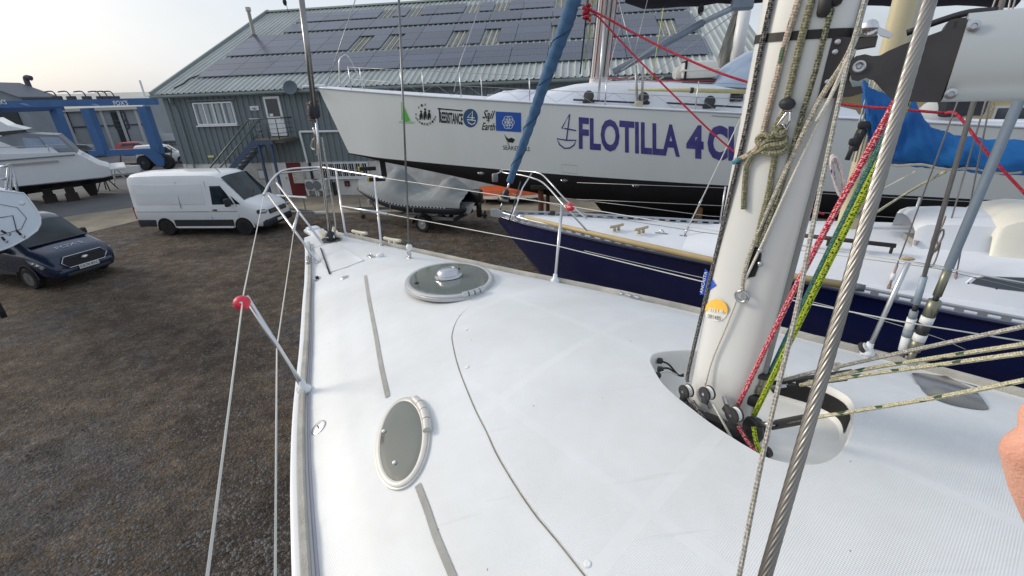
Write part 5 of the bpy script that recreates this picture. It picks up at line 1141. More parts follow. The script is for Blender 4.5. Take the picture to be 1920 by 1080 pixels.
for (pa, pb, pc) in (((598, 433), (606, 428), (617, 446)), ((617, 446), (598, 433), (602, 445)), ((624, 424), (642, 444), (626, 446)), ((624, 424), (626, 446), (620, 440))): bgm.prism([(0, 0), (1, 0), (0, 1)], atz(*pa, RAILZ + .10), atz(*pb, RAILZ + .12) - atz(*pa, RAILZ + .10), atz(*pc, RAILZ + .05) - atz(*pa, RAILZ + .10), .012)
o = bgm.build('canvas_bag', CLOTH, None, None); tag(o, 'cream canvas cover bunched round the furling drum at the bow', 'cover')
# inner stay
ins = thing('inner_forestay', 'thin steel stay with a white ball just above its deck shackle', 'stay', dhit(768, 484))
is0 = dhit(768, 484); is1 = atp(747.5, -8, is0, YS)
MB().tube([is0.lerp(is1, .04), is1], .0085, 8).build('wire', mat('wire_grey', (120, 122, 122), .35, .9), ins, True, True)
MB().ell(is0.lerp(is1, .055), (.03, .03, .034)).build('ball', WHITEP, ins, True, True)
MB().tube([is0.lerp(is1, .012), is0.lerp(is1, .045)], .011, 8).build('turnbuckle', STEEL, ins, True, True)
M = MB(); c = is0 + Vector((0, 0, .045)); M.tube(spline([c + YA*.03, c + Vector((0, 0, -.03)), c - YA*.03, c + Vector((0, 0, .03)), c + YA*.03], 5), .009, 6); M.bbox(is0, (.09, .05, .014), .004, YRZ); M.build('shackle', STEEL, ins, True, True)

# ================================================================== MAST, BOOM AND ROPES
MBP = yw(5.03, .02, 3.62); _T = atp(1515, 0, MBP, YS); MAX_ = (atp(1515, 0, MBP, YS) - atp(1352, 735, MBP, YS)).normalized()
MCH = (YA - MAX_ * YA.dot(MAX_)).normalized(); MSB = YS; HC, HT = .122, .066
def mchord(p): q = Vector(p) - MBP; return (q - MAX_ * q.dot(MAX_)).dot(MCH)
def prof(c): return HT * max(0, 1 - abs(c / HC) ** 2.3) ** (1/2.0)
def mp(x, y, lift=0.0):
    d = HT
    for _ in range(14):
        p = atp(x, y, MBP - YS * (d + lift), YS); c = mchord(p); d = d*.4 + prof(max(-HC*.97, min(HC*.97, c)))*.6
    return atp(x, y, MBP - YS * (d + lift), YS)
MASTM = mat('mast_alloy_pale', (221, 222, 219), .36, .1, var=.4, vscale=2.5, tint=(194, 195, 193), stretch=(1, 1, .12))
mt_ = thing('mast', 'thick pale aluminium mast stepped in the foreground deck well', 'mast', MBP, YRZ)
cs = []
for i in range(40):
    t = 2*math.pi*i/40; c = math.copysign(abs(math.cos(t)) ** .95, math.cos(t)) * HC; cs.append((c, math.copysign(prof(c), math.sin(t))))
M = MB(); M.loft([[MBP + MAX_*h + MCH*c + MSB*d for c, d in cs] for h in (0, .5, 1, 2, 6, 13)]); fixn(M.build('extrusion', MASTM, mt_, 50, True))
M = MB(); M.beam(MBP + MCH*(HC + .004) + MAX_*.1, MBP + MCH*(HC + .004) + MAX_*13, .018, .012, MSB); M.build('sail_track', mat('track_grey', (150, 152, 152), .4, .4), mt_, None, True)
BANDM = mat('black_band', (28, 28, 30), .5)
h0 = (mp(1500, 66) - MBP).dot(MAX_)
M = MB(); M.loft([[MBP + MAX_*(h0 + dz_) + MCH*(c*(1 + k)) + MSB*(d*(1 + k*1.8)) for c, d in cs] for dz_, k in ((-.011, .004), (-.011, .025), (.011, .025), (.011, .004))], caps=False); fixn(M.build('collar', BANDM, mt_, None, True))
M = MB(); M.bbox(MBP + MAX_*.04, (.34, .2, .06), .02, YRZ); M.bbox(MBP + MAX_*.08, (.29, .16, .04), .015, YRZ); M.build('mast_step', mat('cast_black', (30, 31, 34), .55, var=.3, vscale=12, tint=(54, 54, 56)), mt_, 40, True)
# stickers
def on_mast(poly, lift): return [mp(x, y, lift) for x, y in poly]
disc = [(1343 + 21.5*math.cos(t)*1.0, 582 + 21*math.sin(t)) for t in [2*math.pi*i/28 for i in range(28)]]
STK = mat('sticker_white', (228, 228, 222), .4)
def sticker(poly, nm, mt, lift, parent):
    vs = [Vector(p) for p in poly]; k = len(vs); x0, x1 = min(p[0] for p in poly), max(p[0] for p in poly); y0, y1 = min(p[1] for p in poly), max(p[1] for p in poly)
    for i in range(1, 12):
        for j in range(1, 12):
            q = (lerp(x0, x1, i/12) + .01, lerp(y0, y1, j/12))
            if inside(q, poly): vs.append(Vector(q))
    r = geometry.delaunay_2d_cdt(vs, [(i, (i + 1) % k) for i in range(k)], [], 1, 1e-5)
    return fixn(MB().add([mp(v[0], v[1], lift) for v in r[0]], [tuple(f) for f in r[2]]).build(nm, mt, parent, None, True))
sk = sticker(disc, 'round_sticker', STK, .002, mt_); sk['label'] = 'round orange and white numbered sticker'
sticker([p for p in disc if p[1] < 587.5 + (p[0] - 1343)*.14] , 'orange_field', mat('sticker_orange', (246, 194, 80), .45), .006, sk)
def img_text(nm, txt, mt, parent, o, ex, ey, height, width, fn, bold=.01): return letters(nm, txt, mt, parent, (0, 0, 0), (1, 0, 0), (0, 1, 0), height, width, bold, True, fn=lambda a, b_: fn(o[0] + ex[0]*a + ey[0]*b_, o[1] + ex[1]*a + ey[1]*b_))
img_text('number_print', '001485', INK, sk, (1326.5, 596), (.975, .20), (.13, -1), 7.4, 25, lambda x, y: mp(x, y, .0075), .0)
img_text('year_print', '2018', STK, sk, (1327.5, 583), (.98, .18), (.13, -1), 7.0, 28, lambda x, y: mp(x, y, .0085), .03)
bs = sticker([(1322, 503), (1328, 510), (1343, 535), (1321, 552), (1312, 553)], 'blue_sticker', mat('sticker_blue', (38, 84, 190), .4), .003, mt_)
img_text('sticker_print', 'ANCASTA', STK, bs, (1317, 551), (.22, -.975), (-.9, -.3), 6, 42, lambda x, y: mp(x, y, .0065), .01)
# fittings on the mast
cl = MB().prism([(-.012, -.07), (.014, -.055), (.02, .0), (.014, .055), (-.012, .07), (-.018, 0)], mp(1413, 487, .004), MCH, MAX_, -.02).build('cam_cleat', BANDM, mt_, None, True)
for y in (466, 491): MB().cyl(mp(1424, y, -.002), mp(1424, y, -.002) - YS*.02 + MCH*.012, .0075, n=10).build('bolt', STEEL, mt_, True, True)
c = mp(1391, 556, .014); M = MB(); M.tube([c + (MCH*math.cos(t) + MAX_*math.sin(t))*.0195 for t in [2*math.pi*i/16 for i in range(17)]], .0062, 8, False); M.build('ring_eye', STEEL, mt_, True, True)
for (px, py, w_, h_) in ((1549, 8, .026, .045), (1567, -10, .02, .04)): MB().bbox(mp(px, py, .002), (.036, .03, h_*1.3), .012, YRZ).build('halyard_exit', BANDM, mt_, 40, True)
# gooseneck bracket (black casting)
CAST = mat('cast_dark_grey', (60, 58, 60), .5, .3, var=.45, vscale=7, tint=(84, 82, 82)); GP = atp(1612, 125, MBP, YS)
BDIR = Vector((.79, -.613, 0)).normalized(); BN = Vector((BDIR.y, -BDIR.x, 0)).normalized()      # boom direction; BN points to the viewer's side
if BN.dot(CO - GP) < 0: BN = -BN
def bp_(x, y, off=0.0): return atp(x, y, GP + BN*off, BN)
def slab(poly, off, th, nm, mt, parent, sm=None):
    a = [bp_(x, y, off) for x, y in poly]; b_ = [v - BN*th for v in a]; k = len(a)
    return fixn(MB().add(a + b_, [tuple(range(k)), tuple(reversed(range(k, 2*k)))] + [(i, k + i, k + (i+1) % k, (i+1) % k) for i in range(k)]).build(nm, mt, parent, sm, True))
gb = slab([(1561, 70), (1584, 69), (1612, 72), (1646, 66), (1641, 86), (1604, 92), (1598, 110), (1590, 150), (1597, 163), (1614, 161), (1618, 174), (1598, 181), (1560, 184), (1533, 184), (1548, 120)], .03, .06, 'gooseneck_bracket', CAST, mt_)
for (x, y) in ((1571, 79), (1566, 98), (1552, 154), (1547, 171)): MB().lathe([(.008, 0), (.007, .004), (.003, .005)], bp_(x, y, .03), BN, 10).build('bolt', STEEL, gb, None, True)
tg = MB().tube([bp_(1612, 62, .02), bp_(1646, 60, .02)], .014, 8).lathe([(.017, -.02), (.017, .02), (.008, .026)], bp_(1632, 52, .02), BN, 16).build('toggle', CHROME, mt_, 40, True); slab([(1640, 54), (1648, 50), (1672, 60), (1675, 64), (1668, 71), (1650, 66)], .03, .03, 'toggle_tongue', CHROME, tg)
bm_ = thing('boom', 'silver grey boom with dark cast end fitting at the upper right', 'boom', GP, math.atan2(BDIR.y, BDIR.x))
cast = slab([(1597, 112), (1605, 105), (1622, 101.5), (1636, 105), (1650, 104), (1665, 95.6), (1695, 82.5), (1729, 71), (1770, 56), (1776, 45), (1782, 37), (1795, 34), (1812, 32.5), (1814, 44), (1790, 118), (1762, 192), (1691, 191), (1672, 187), (1654, 169), (1638, 151), (1622, 145.5), (1607, 152), (1597, 150), (1592, 132)], .05, .1, 'end_fitting', CAST, bm_)
slab([(1786, 54), (1789, 41), (1795, 39), (1794, 50)], .0505, .008, 'slot', INK, cast)
MB().lathe([(.0145, 0), (.0145, .005), (.010, .006), (.006, .004), (.004, .007)], bp_(1611, 125, .05), BN, 18).build('pivot_pin', STEEL, cast, 40, True)
c0 = [bp_(1790, 113, 0)]; hgt_ = (bp_(1814, 30, 0) - bp_(1810, 190, 0)).length / 2
ctr = bp_(1788, 111, 0); BUP = Vector((0, 0, 1)); e1 = bp_(1763, 191.5, 0); e2 = bp_(1814, 30, 0)
slant = (e2 - e1); rake_ = slant.dot(BDIR) / slant.z
secs = [(math.cos(t), math.sin(t)) for t in [2*math.pi*i/32 for i in range(32)]]
def bring(d): return [ctr + BDIR*(d + (rake_*z_*hgt_ if d == 0 else 0)) + BN*(math.copysign(abs(y_)**.7, y_)*.062) + BUP*(z_c*hgt_) for (y_, z_) in secs for z_c in (math.copysign(abs(z_)**.7, z_),)]
BOOMM = mat('boom_silver', (186, 192, 194), .36, .35, var=.2, vscale=2, tint=(160, 166, 170))
fixn(MB().loft([bring(0), bring(.3), bring(1.0), bring(3.9)]).build('extrusion', BOOMM, bm_, 50, True))
for (x, y) in ((1826, 49), (1783, 176)): q = bp_(x, y, .062); MB().lathe([(.012, 0), (.012, .004), (.006, .005), (.005, .001)], q, BN, 14).build('rivet', STEEL, bm_, 40, True)
MB().tube(spline([bp_(1700, 62, .0), bp_(1760, 40, .0), bp_(1815, 24, .0), bp_(1870, 20, 0)], 4), .008, 6).build('outhaul_strap', INK, bm_, True, True)
# ---- ropes running beside the mast
RDK = rope_mat('rope_charcoal_fleck', (58, 56, 56), (150, 146, 142), pitch=.010, ratio=.52); RPK = rope_mat('rope_pinkish', (168, 150, 134), (206, 190, 174), (96, 116, 94), pitch=.014)
ROL = rope_mat('rope_olive', (112, 110, 86), (152, 149, 124), pitch=.014); ROD = rope_mat('rope_olive_dark', (78, 80, 64), (142, 140, 120), pitch=.014); RGY = rope_mat('rope_oatmeal', (156, 150, 134), (204, 198, 184), pitch=.016)
RWH = rope_mat('rope_white', (206, 202, 190), (232, 228, 216), pitch=.01, ratio=.4); RLG = rope_mat('rope_weathered', (150, 146, 136), (196, 192, 182), pitch=.014); RRD = rope_mat('rope_red_white', (190, 46, 66), (232, 190, 192), pitch=.010, ratio=.56); RTL = rope_mat('rope_teal', (60, 108, 98), (104, 150, 138), pitch=.012)
RYG = rope_mat('rope_lime_black', (52, 60, 24), (172, 190, 58), pitch=.010, ratio=.45); RCR = rope_mat('rope_cream_fleck', (176, 170, 140), (214, 208, 180), (70, 92, 70), pitch=.012)
G_ = 'halyards down the mast'
rope('halyard', [mp(1448, -6, .008), mp(1425, 100, .009), mp(1400, 233, .009), mp(1368, 370, .009), mp(1330, 530, .009), mp(1292, 690, .01), mp(1289, 716, .014)], .0075, RDK, 'charcoal flecked rope down the forward edge of the mast', 'rope', G_)
rope('halyard', [mp(1499, -6, .008), mp(1474, 75, .009), mp(1455, 150, .009), mp(1436, 225, .009), mp(1424, 270, .012), mp(1404, 290, .014), mp(1378, 302, .012)], .0085, RPK, 'pinkish rope with green flecks ending left of the knot', 'rope', G_)
rope('halyard', [mp(1523, -6, .008), mp(1502, 75, .009), mp(1484, 150, .01), mp(1476, 185, .012)], .0095, ROL, 'olive rope ending in a black stopper ball on the mast', 'rope', G_)
rope('halyard', [mp(1560, 16, .01), mp(1547, 62, .01), mp(1531, 125, .01), mp(1500, 230, .01), mp(1470, 335, .01), mp(1440, 420, .01), mp(1425, 460, .01)], .0072, ROD, 'dark olive rope running down the aft part of the mast', 'rope', G_)
sbl = thing('stopper_ball', 'black rubber stopper ball on the olive rope at the mast', 'stopper', mp(1476, 195, .02)); MB().ell((0, 0, 0), (.021, .021, .0165), 18, 12, Matrix.Rotation(.2, 3, 'Y')).build('ball', mat('rubber_black', (44, 46, 50), .6), sbl, True); MB().lathe([(.0215, -.001), (.0215, .001)], (0, 0, 0), (0, 0, 1), 18).build('groove', INK, sbl)
sh_ = MB().tube(spline([mp(1478, 208, .02), mp(1460, 232, .022), mp(1452, 246, .02)], 4), .004, 6).tube(spline([mp(1482, 208, .02), mp(1480, 228, .024), mp(1473, 243, .02), mp(1468, 232, .02)], 4), .004, 6).build('snap_shackle', CHROME, None, True); tag(sh_, 'bright wire snap shackle below the black stopper ball', 'shackle')
# the knot: one loop of cord wound about itself
K = [(1472, 208), (1456, 232), (1452, 243), (1459, 254), (1470, 250), (1470, 238), (1459, 241), (1446, 256), (1432, 252), (1420, 262), (1428, 272), (1450, 272), (1470, 268), (1472, 258), (1458, 262), (1436, 266), (1428, 280), (1444, 288), (1468, 284), (1474, 272), (1460, 276), (1440, 274), (1424, 284), (1410, 292), (1400, 312), (1396, 350), (1394, 392)]
kl = [.014, .018, .022, .026, .018, .012, .02, .026, .02, .014, .022, .028, .022, .012, .016, .026, .022, .028, .022, .014, .02, .03, .022, .016, .012, .010, .010]
rope('knotted_rope', [mp(x, y, l_) for (x, y), l_ in zip(K, kl)], .0078, ROL, 'olive rope tied in a bulky knot with its tail hanging on the mast', 'rope', G_, 8, 5)
rope('rope_tail', [mp(1454, 286, .012), mp(1448, 320, .010), mp(1440, 365, .010), mp(1426, 420, .010), mp(1418, 462, .010)], .0085, ROL, 'olive rope tail from the knot down to the cam cleat', 'rope', G_)
GRN2 = mat('whipping_blue', (60, 130, 150), .7); tag(MB().tube([mp(1388, 298, .013), mp(1376, 304, .012)], .0088, 8).build('whipping', GRN2, None, True), 'short blue whipping on the rope end left of the knot', 'whipping')
rope('halyard', [bp_(1612, 52, .10), bp_(1585, 112, .09), mp(1540, 182, .03), mp(1500, 262, .014), mp(1462, 345, .012), mp(1428, 420, .012), mp(1404, 482, .012), mp(1394, 520, .016), mp(1392, 545, .016)], .0068, RGY, 'oatmeal braided rope slanting down the mast to the ring eye', 'rope', G_)
rope('thin_cord', [bp_(1603, 92, .09), bp_(1578, 140, .08), mp(1535, 228, .024), mp(1480, 345, .014), mp(1424, 468, .014), mp(1390, 540, .012), mp(1362, 610, .012), mp(1335, 675, .012), mp(1322, 722, .02)], .0042, RWH, 'thin white cord running down to the middle mast block', 'cord', G_)
# ---- turning blocks at the mast foot
SHV = mat('sheave_white', (226, 226, 220), .35); BLK = mat('block_black', (40, 40, 42), .45, var=.3, vscale=14, tint=(62, 62, 64))
def block(px, py, lift, r, axis, label, tailto=None, name='turning_block'):
    c = mp(px, py, lift); t = thing(name, label, 'pulley block', c, 0, 'turning blocks at the mast foot'); ax = Vector(axis).normalized()
    for k, (a, b_) in enumerate(((-.019, -.010), (.008, .013))):
        M = MB(); M.lathe([(r*.2, a), (r*1.0, a), (r*1.05, (a + b_)/2), (r*1.0, b_), (r*.2, b_)], (0, 0, 0), ax, 20, closed=False)
        if k == 0:
            tl = Vector(tailto) if tailto else -MAX_; tl = (tl - ax*tl.dot(ax)).normalized(); side = ax.cross(tl); mx = Matrix((side, tl, ax)).transposed(); M.bbox(ax*(a + .004) + tl*r*.7, (r*1.1, r*1.5, .012), .004, mtx=mx)
        o = M.build('cheek', BLK, t, 40)
        if k == 0: MB().lathe([(r*.22, a), (r*.2, a - .003), (.001, a - .003)], (0, 0, 0), ax, 12).build('axle_pin', STEEL, o); MB().bbox(ax*(a - .001) + tl*r*.55, (r*.5, r*.9, .003), .001, mtx=mx).build('nameplate', CAST, o)
    MB().lathe([(r*.9, -.009), (r*.82, -.002), (r*.82, .002), (r*.92, .007), (r*.3, .0075)], (0, 0, 0), ax, 24).build('sheave', SHV, t, 40); MB().tube([tl*r*1.2 - ax*.004, tl*r*2.4 - ax*.004 - YS*-.02], .009, 8).build('shackle', STEEL, t); return t
AX = (CR*.93 + CF*.3 + CU*.15)
block(1288, 733, .055, .0262, AX, 'left black block with a white sheave beside the mast foot', -CR*.6 - CU*.7); block(1327, 737, .06, .0262, AX, 'middle black block with white sheave where the thin white cord turns', -CR*.3 - CU*.8); block(1378, 777, .085, .0285, AX, 'right black block with white sheave where the red rope turns', -CR*.9 + CU*.1)
# black organiser castings behind them and the drum aft of the mast
og = thing('rope_organiser', 'black rope organiser castings clustered round the foot of the mast', 'deck fitting', MBP, YRZ)
M = MB(); M.bbox(mp(1296, 772, .02), (.11, .05, .05), .02, YRZ); M.bbox(mp(1335, 790, .03), (.09, .05, .05), .02, YRZ + .2); M.bbox(mp(1372, 806, .03), (.07, .05, .05), .02, YRZ + .3); M.build('base_casting', BLK, og, 40, True)
hb = atp(1408, 700, MBP, YS); M = MB(); M.bbox(hb, (.05, .06, .13), .012, YRZ); M.bbox(hb + MAX_*-.09 + MCH*.02, (.07, .07, .05), .012, YRZ); M.build('sheave_box', BLK, og, 40, True)
dp = atp(1427, 722, MBP, YS); o = MB().lathe([(.022, -.03), (.022, .0), (.016, .004), (.016, .024), (.022, .028), (.022, .036), (.01, .04)], dp, (.1, 0, 1), 18).build('winch_drum', mat('bronze_steel', (150, 146, 134), .3, .9), og, 40, True); MB().lathe([(.024, 0), (.024, .014), (.012, .018)], dp + Vector((0, 0, .036)), (0, 0, 1), 18).build('drum_cap', BLK, o, 40, True)
b2 = atp(1412, 802, MBP - YS*.07, YS); M = MB(); M.lathe([(.035, -.014), (.042, 0), (.035, .014)], b2, AX, 18); M.bbox(b2 - MAX_*.02, (.04, .03, .05), .012, YRZ); M.bbox(b2 + CR*.03, (.04, .022, .022), .008, YRZ); M.build('bullet_block', BLK, og, 40, True)
b3 = atp(1437, 848, MBP - YS*.05, YS); MB().lathe([(.012, -.012), (.02, -.01), (.02, .01), (.012, .012)], b3, AX, 16).build('small_sheave', BLK, og, 40, True)
for k, (px, py) in enumerate(((1232, 676), (1233, 692), (1228, 703))):
    p = atz(px, py, FLOOR + .09); o = MB().lathe([(.014, 0), (.014, .02), (.007, .026)], p, CR*.8 - YS*.2, 12).build('cable_gland', BLK, og, 40, True)
    q = atz(1282, 705 - k*3, FLOOR + .05); MB().tube(spline([p, p.lerp(q, .4) + Vector((0, 0, .015)), p.lerp(q, .8) - Vector((0, 0, .01)), q], 5), .0042, 6).build('cable', WIRE if k == 2 else CABLE, o, True, True)
# dark sheet before the well wall, painting the shade inside the rope garage
def wq(i, k, dz): s_, u_ = WELL2[i % len(WELL2)]; return yw(wc[0] + (s_ - wc[0])*k, wc[1] + (u_ - wc[1])*k, dzf(s_, u_) + dz)
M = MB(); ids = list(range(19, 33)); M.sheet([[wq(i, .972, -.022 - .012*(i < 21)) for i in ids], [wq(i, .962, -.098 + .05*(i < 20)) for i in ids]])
fixn(M.build('rope_garage_shade', mat('garage_shade', (26, 26, 27), .9), yt, None, True))
# cords that turn there
rope('halyard_tail', [mp(1299, 752, .06), mp(1313, 775, .075), mp(1330, 800, .09), mp(1346, 818, .10)], .0072, RDK, 'charcoal flecked rope leaving the left block across the deck well', 'rope', None)
rope('thin_cord', [mp(1336, 756, .07), mp(1352, 785, .09), mp(1376, 829, .11)], .0042, RWH, 'thin white cord leaving the middle block across the deck well', 'cord', None)
G2 = 'coloured ropes from mast foot to boom'
def mfoot(x, y, o=.07): return atp(x, y, MBP - YS*o, YS)
rope('red_rope', [bp_(1692, 165, .04), bp_(1642, 258, .045), mfoot(1502, 518), mfoot(1382, 764)], .0082, RRD, 'red rope flecked with white slanting from the boom to the right block', 'rope', G2)
rope('red_rope', [mfoot(1384, 798, .10), mfoot(1402, 828, .11), mfoot(1427, 860, .12)], .0072, RRD, 'short red flecked rope running on from the right block into the well', 'rope', G2)
rope('teal_rope', [bp_(1688, 195, .0), bp_(1648, 276, .0), mfoot(1548, 480, -.02), mfoot(1442, 700, -.02), mfoot(1430, 724, -.02)], .0066, RTL, 'dull teal rope between the red and lime ropes', 'rope', G2)
rope('lime_rope', [bp_(1700, 190, .05), bp_(1660, 280, .05), mfoot(1540, 520, .06), mfoot(1414, 778, .06)], .0092, RYG, 'lime and black rope slanting from the boom to the mast foot', 'rope', G2)
rope('lime_rope', [mfoot(1413, 800, .11), mfoot(1420, 835, .12), mfoot(1436, 864, .13)], .008, RYG, 'short lime and black rope dropping into the deck well beside the red one', 'rope', G2)
# slack weathered line passing in front of everything
rope('topping_line', [atw(x, y, w) for x, y, w in ((1624, -8, .9), (1611, 37, .9), (1584, 140, .88), (1549, 304, .86), (1515, 469, .84), (1493, 584, .82), (1461, 718, .80), (1428, 864, .78), (1384, 1090, .76))], .0042, RLG, 'weathered grey line hanging nearest to the twisted wire shroud', 'rope')
rope('short_strop', [bp_(1606, 70, .13), mp(1558, 178, .05), mp(1530, 228, .026)], .0044, RWH, 'pair of short white strops tied to the thin cord at the gooseneck', 'cord')
rope('flag_halyard', [atp(1545, 286, MBP + YS*.2, YS), atp(1530, 340, MBP + YS*.2, YS), atp(1492, 474, MBP + YS*.2, YS), atp(1441, 600, MBP + YS*.2, YS), atp(1432, 622, MBP + YS*.2, YS)], .0052, RLG, 'thin grey line behind the mast in front of the navy hull', 'rope')
# ---- lines led aft from the mast foot
def aftp(x, y, u=.06): return atp(x, y, MBP + YS*u, YS)
G3 = 'control lines led aft from the mast foot'
rope('control_line', [aftp(1470, 712), aftp(1520, 699), aftp(1566, 689), aftp(1700, 659), aftp(1930, 610)], .0062, RLG, 'uppermost smooth grey control line running aft from the mast foot', 'rope', G3)
kn = aftp(1566, 689); MB().ell(kn, (.013, .013, .012)).ell(kn + Vector((.012, .0, .006)), (.011, .011, .011))
o = MB().ell((0, 0, 0), (.013, .012, .012)).ell((.010, .004, .006), (.010, .010, .010)).ell((-.004, .004, .009), (.009, .009, .008)); kt = thing('rope_knot', 'small grey knot on the uppermost control line', 'knot', kn); o.build('knot', RLG, kt, True)
rope('control_line', [aftp(1512, 718), aftp(1620, 693), aftp(1760, 670), aftp(1930, 644)], .0066, RCR, 'cream control line with dark flecks, upper of the close pair', 'rope', G3)
rope('control_line', [aftp(1500, 722, .03), aftp(1620, 703, .03), aftp(1760, 684, .03), aftp(1930, 661, .03)], .0066, RCR, 'cream control line with dark flecks, lower of the close pair', 'rope', G3)
rope('control_line', [aftp(1476, 792, -.08), aftp(1540, 781, -.08), aftp(1640, 765, -.08), aftp(1780, 741, -.08), aftp(1930, 711, -.08)], .0062, RCR, 'lowest cream control line crossing the dark deck window', 'rope', G3)
fd = thing('fiddle_block', 'long black fiddle block holding the paired control lines', 'pulley block', aftp(1540, 714)); M = MB()
for dz_ in (-.012, .014): M.beam(aftp(1462, 724) + YS*.012 + Vector((0, 0, dz_)), aftp(1590, 706) + YS*.012 + Vector((0, 0, dz_)), .03, .006)
M.build('cheek', BLK, fd, None, True); MB().cyl(aftp(1500, 719), aftp(1500, 719) + YS*.03, .014, n=14).build('sheave', BLK, fd, 40, True); MB().tube([aftp(1445, 727), aftp(1475, 722)], .008, 8).build('strop', STEEL, fd, True, True)
fd = thing('bullet_block', 'black slim block holding the lowest control line over the well', 'pulley block', aftp(1490, 790, -.08)); M = MB()
for dz_ in (-.011, .011): M.beam(aftp(1450, 797, -.08) + Vector((0, 0, dz_)), aftp(1508, 786, -.08) + Vector((0, 0, dz_)), .022, .009)
M.build('cheek', BLK, fd, None, True); MB().tube([aftp(1425, 796, -.08), aftp(1455, 795, -.08)], .010, 8).build('strop', STEEL, fd, True, True)
# ---- thick 1x19 shroud close to the lens and the shrouds on the far side
SW = mat('strand_steel', (150, 147, 142), .34, .92, var=.5, vscale=9, tint=(92, 88, 82))
shd = thing('shroud', 'thick twisted steel wire shroud crossing the picture close up', 'wire', atw(1432, 1090, .35))
A_, B_ = atw(1430, 1095, .352), atw(1748, -15, .345); dd = (B_ - A_)
N_ = 340; MB().tube([A_.lerp(B_, k/N_) for k in range(N_ + 1)], .0049, 60, lobes=(12, .17, 700)).build('strands', SW, shd, True, True)
dn = dd.normalized(); ch = A_ - dn*((A_.z - 3.46)/dn.z); MB().tube([ch, A_], .0049, 12).build('lower_wire', SW, shd, True, True); MB().tube([B_, B_ + dn*7], .0049, 12).build('upper_wire', SW, shd, True, True)
o = MB().tube([ch - dn*.06, ch + dn*.2], .011, 12).build('turnbuckle', STEEL, shd, True, True); MB().bbox(ch - dn*.08, (.05, .02, .08), .006, YRZ).build('chainplate', STEEL, o, None, True)
def shroud(pb, pt, r, mt, label, segs):
    b_ = atz(pb[0], pb[1], RAILZ + .03); tpt = aty(pt[0], pt[1], b_.y - .05); t = thing('shroud', label, 'wire', b_, 0, 'far-side shrouds of the foreground yacht')
    d = tpt - b_
    for (k0_, k1_, rr, m_, nm) in segs: MB().tube([b_ + d*k0_, b_ + d*k1_], rr, 10).build(nm, m_, t, True, True)
    MB().tube([b_ + d*segs[-1][1], b_ + d*2.6], r, 10).build('wire', mt, t, True, True); MB().bbox(b_ - Vector((0, 0, .03)), (.07, .03, .08), .006, YRZ).build('chainplate', STEEL, t, None, True)
BRZ_ = mat('bronze_grey', (132, 132, 116), .4, .7); TAPEW = mat('tape_white', (222, 224, 224), .6); TAPEG = mat('tape_grey', (132, 142, 148), .6); PVCG = mat('pvc_sleeve_grey', (150, 164, 178), .4, var=.2, vscale=4)
shroud((1690, 668), (1826, 190), .0105, mat('wire_dull', (146, 142, 138), .45, .6, var=.3, vscale=8), 'thinner far shroud with white tape round its rigging screw', ((0, .03, .018, BRZ_, 'fork'), (.03, .1, .024, TAPEW, 'tape'), (.1, .135, .025, TAPEG, 'tape'), (.135, .185, .023, TAPEW, 'tape'), (.185, .22, .02, TAPEG, 'tape'), (.22, .25, .013, INK, 'screw'), (.25, .37, .017, PVCG, 'swage')))
shroud((1706, 676), (1911, 187), .021, PVCG, 'thicker far shroud in a grey plastic sleeve', ((0, .05, .018, BRZ_, 'fork'), (.05, .10, .03, BRZ_, 'rigging_screw'), (.1, .13, .031, TAPEW, 'tape'), (.13, .18, .029, BLK, 'rigging_screw'), (.18, .21, .031, TAPEW, 'tape'), (.21, .28, .03, BRZ_, 'rigging_screw'), (.28, .30, .014, INK, 'screw'), (.3, .41, .02, BRZ_, 'swage')))
bk_ = atz(1618, 652, RAILZ + .04); fb_ = thing('snatch_block', 'black and white block lying at the foot of the far stanchion', 'pulley block', bk_); MB().lathe([(.03, -.012), (.035, 0), (.03, .012)], (0, 0, 0), (.5, -.6, .6), 16).build('cheek', BLK, fb_, 40); MB().lathe([(.026, .013), (.028, .018), (.01, .02)], (0, 0, 0), (.5, -.6, .6), 16).build('sheave', SHV, fb_, 40)

# ---- the photographer's hand at the right edge
SKIN = mat('skin', (228, 172, 148), .55, var=.45, vscale=32, tint=(206, 138, 118), bump=.3, bscale=320)
b = SKIN.node_tree.nodes['Principled BSDF']; b.inputs['Subsurface Weight'].default_value = .15; b.inputs['Subsurface Radius'].default_value = (.01, .004, .002); b.inputs['Subsurface Scale'].default_value = .4
HW = .42
def hp_(x, y, dw=0): return atw(x + 7, y + 4, HW + dw)
hv = [(2010, 1010, 0, .030), (1990, 900, 0, .036), (2050, 1180, .02, .034), (2130, 1400, .05, .042)]
he = [(0, 1), (0, 2), (2, 3)]
def chain(root, pts):
    k = root
    for p in pts: hv.append(p); he.append((k, len(hv) - 1)); k = len(hv) - 1
chain(0, [(1944, 915, -.012, .021), (1925, 845, -.018, .0205), (1958, 790, -.02, .0125), (1990, 752, -.015, .0105)])          # thumb
chain(1, [(1946, 778, .014, .0165), (1990, 712, .03, .0098), (2050, 708, .04, .009), (2092, 742, .03, .008)])                 # fingers, curled
chain(1, [(1985, 772, .03, .0160), (2035, 716, .05, .0100), (2095, 722, .055, .0092), (2130, 762, .04, .0082)])
chain(1, [(2020, 790, .045, .0150), (2070, 740, .065, .0094), (2122, 756, .066, .0088), (2146, 796, .05, .0078)])
chain(1, [(2048, 826, .055, .0135), (2096, 790, .072, .0082), (2134, 808, .07, .0076), (2150, 840, .055, .0068)])
Mh = MB()
for a_, b_ in he:
    p, q = hp_(*hv[a_][:3]), hp_(*hv[b_][:3]); Mh.tube([p.lerp(q, t/6) for t in range(7)], [lerp(hv[a_][3], hv[b_][3], t/6) for t in range(7)], 14)
for v in hv: Mh.ell(hp_(*v[:3]), (v[3],)*3, 14, 9)
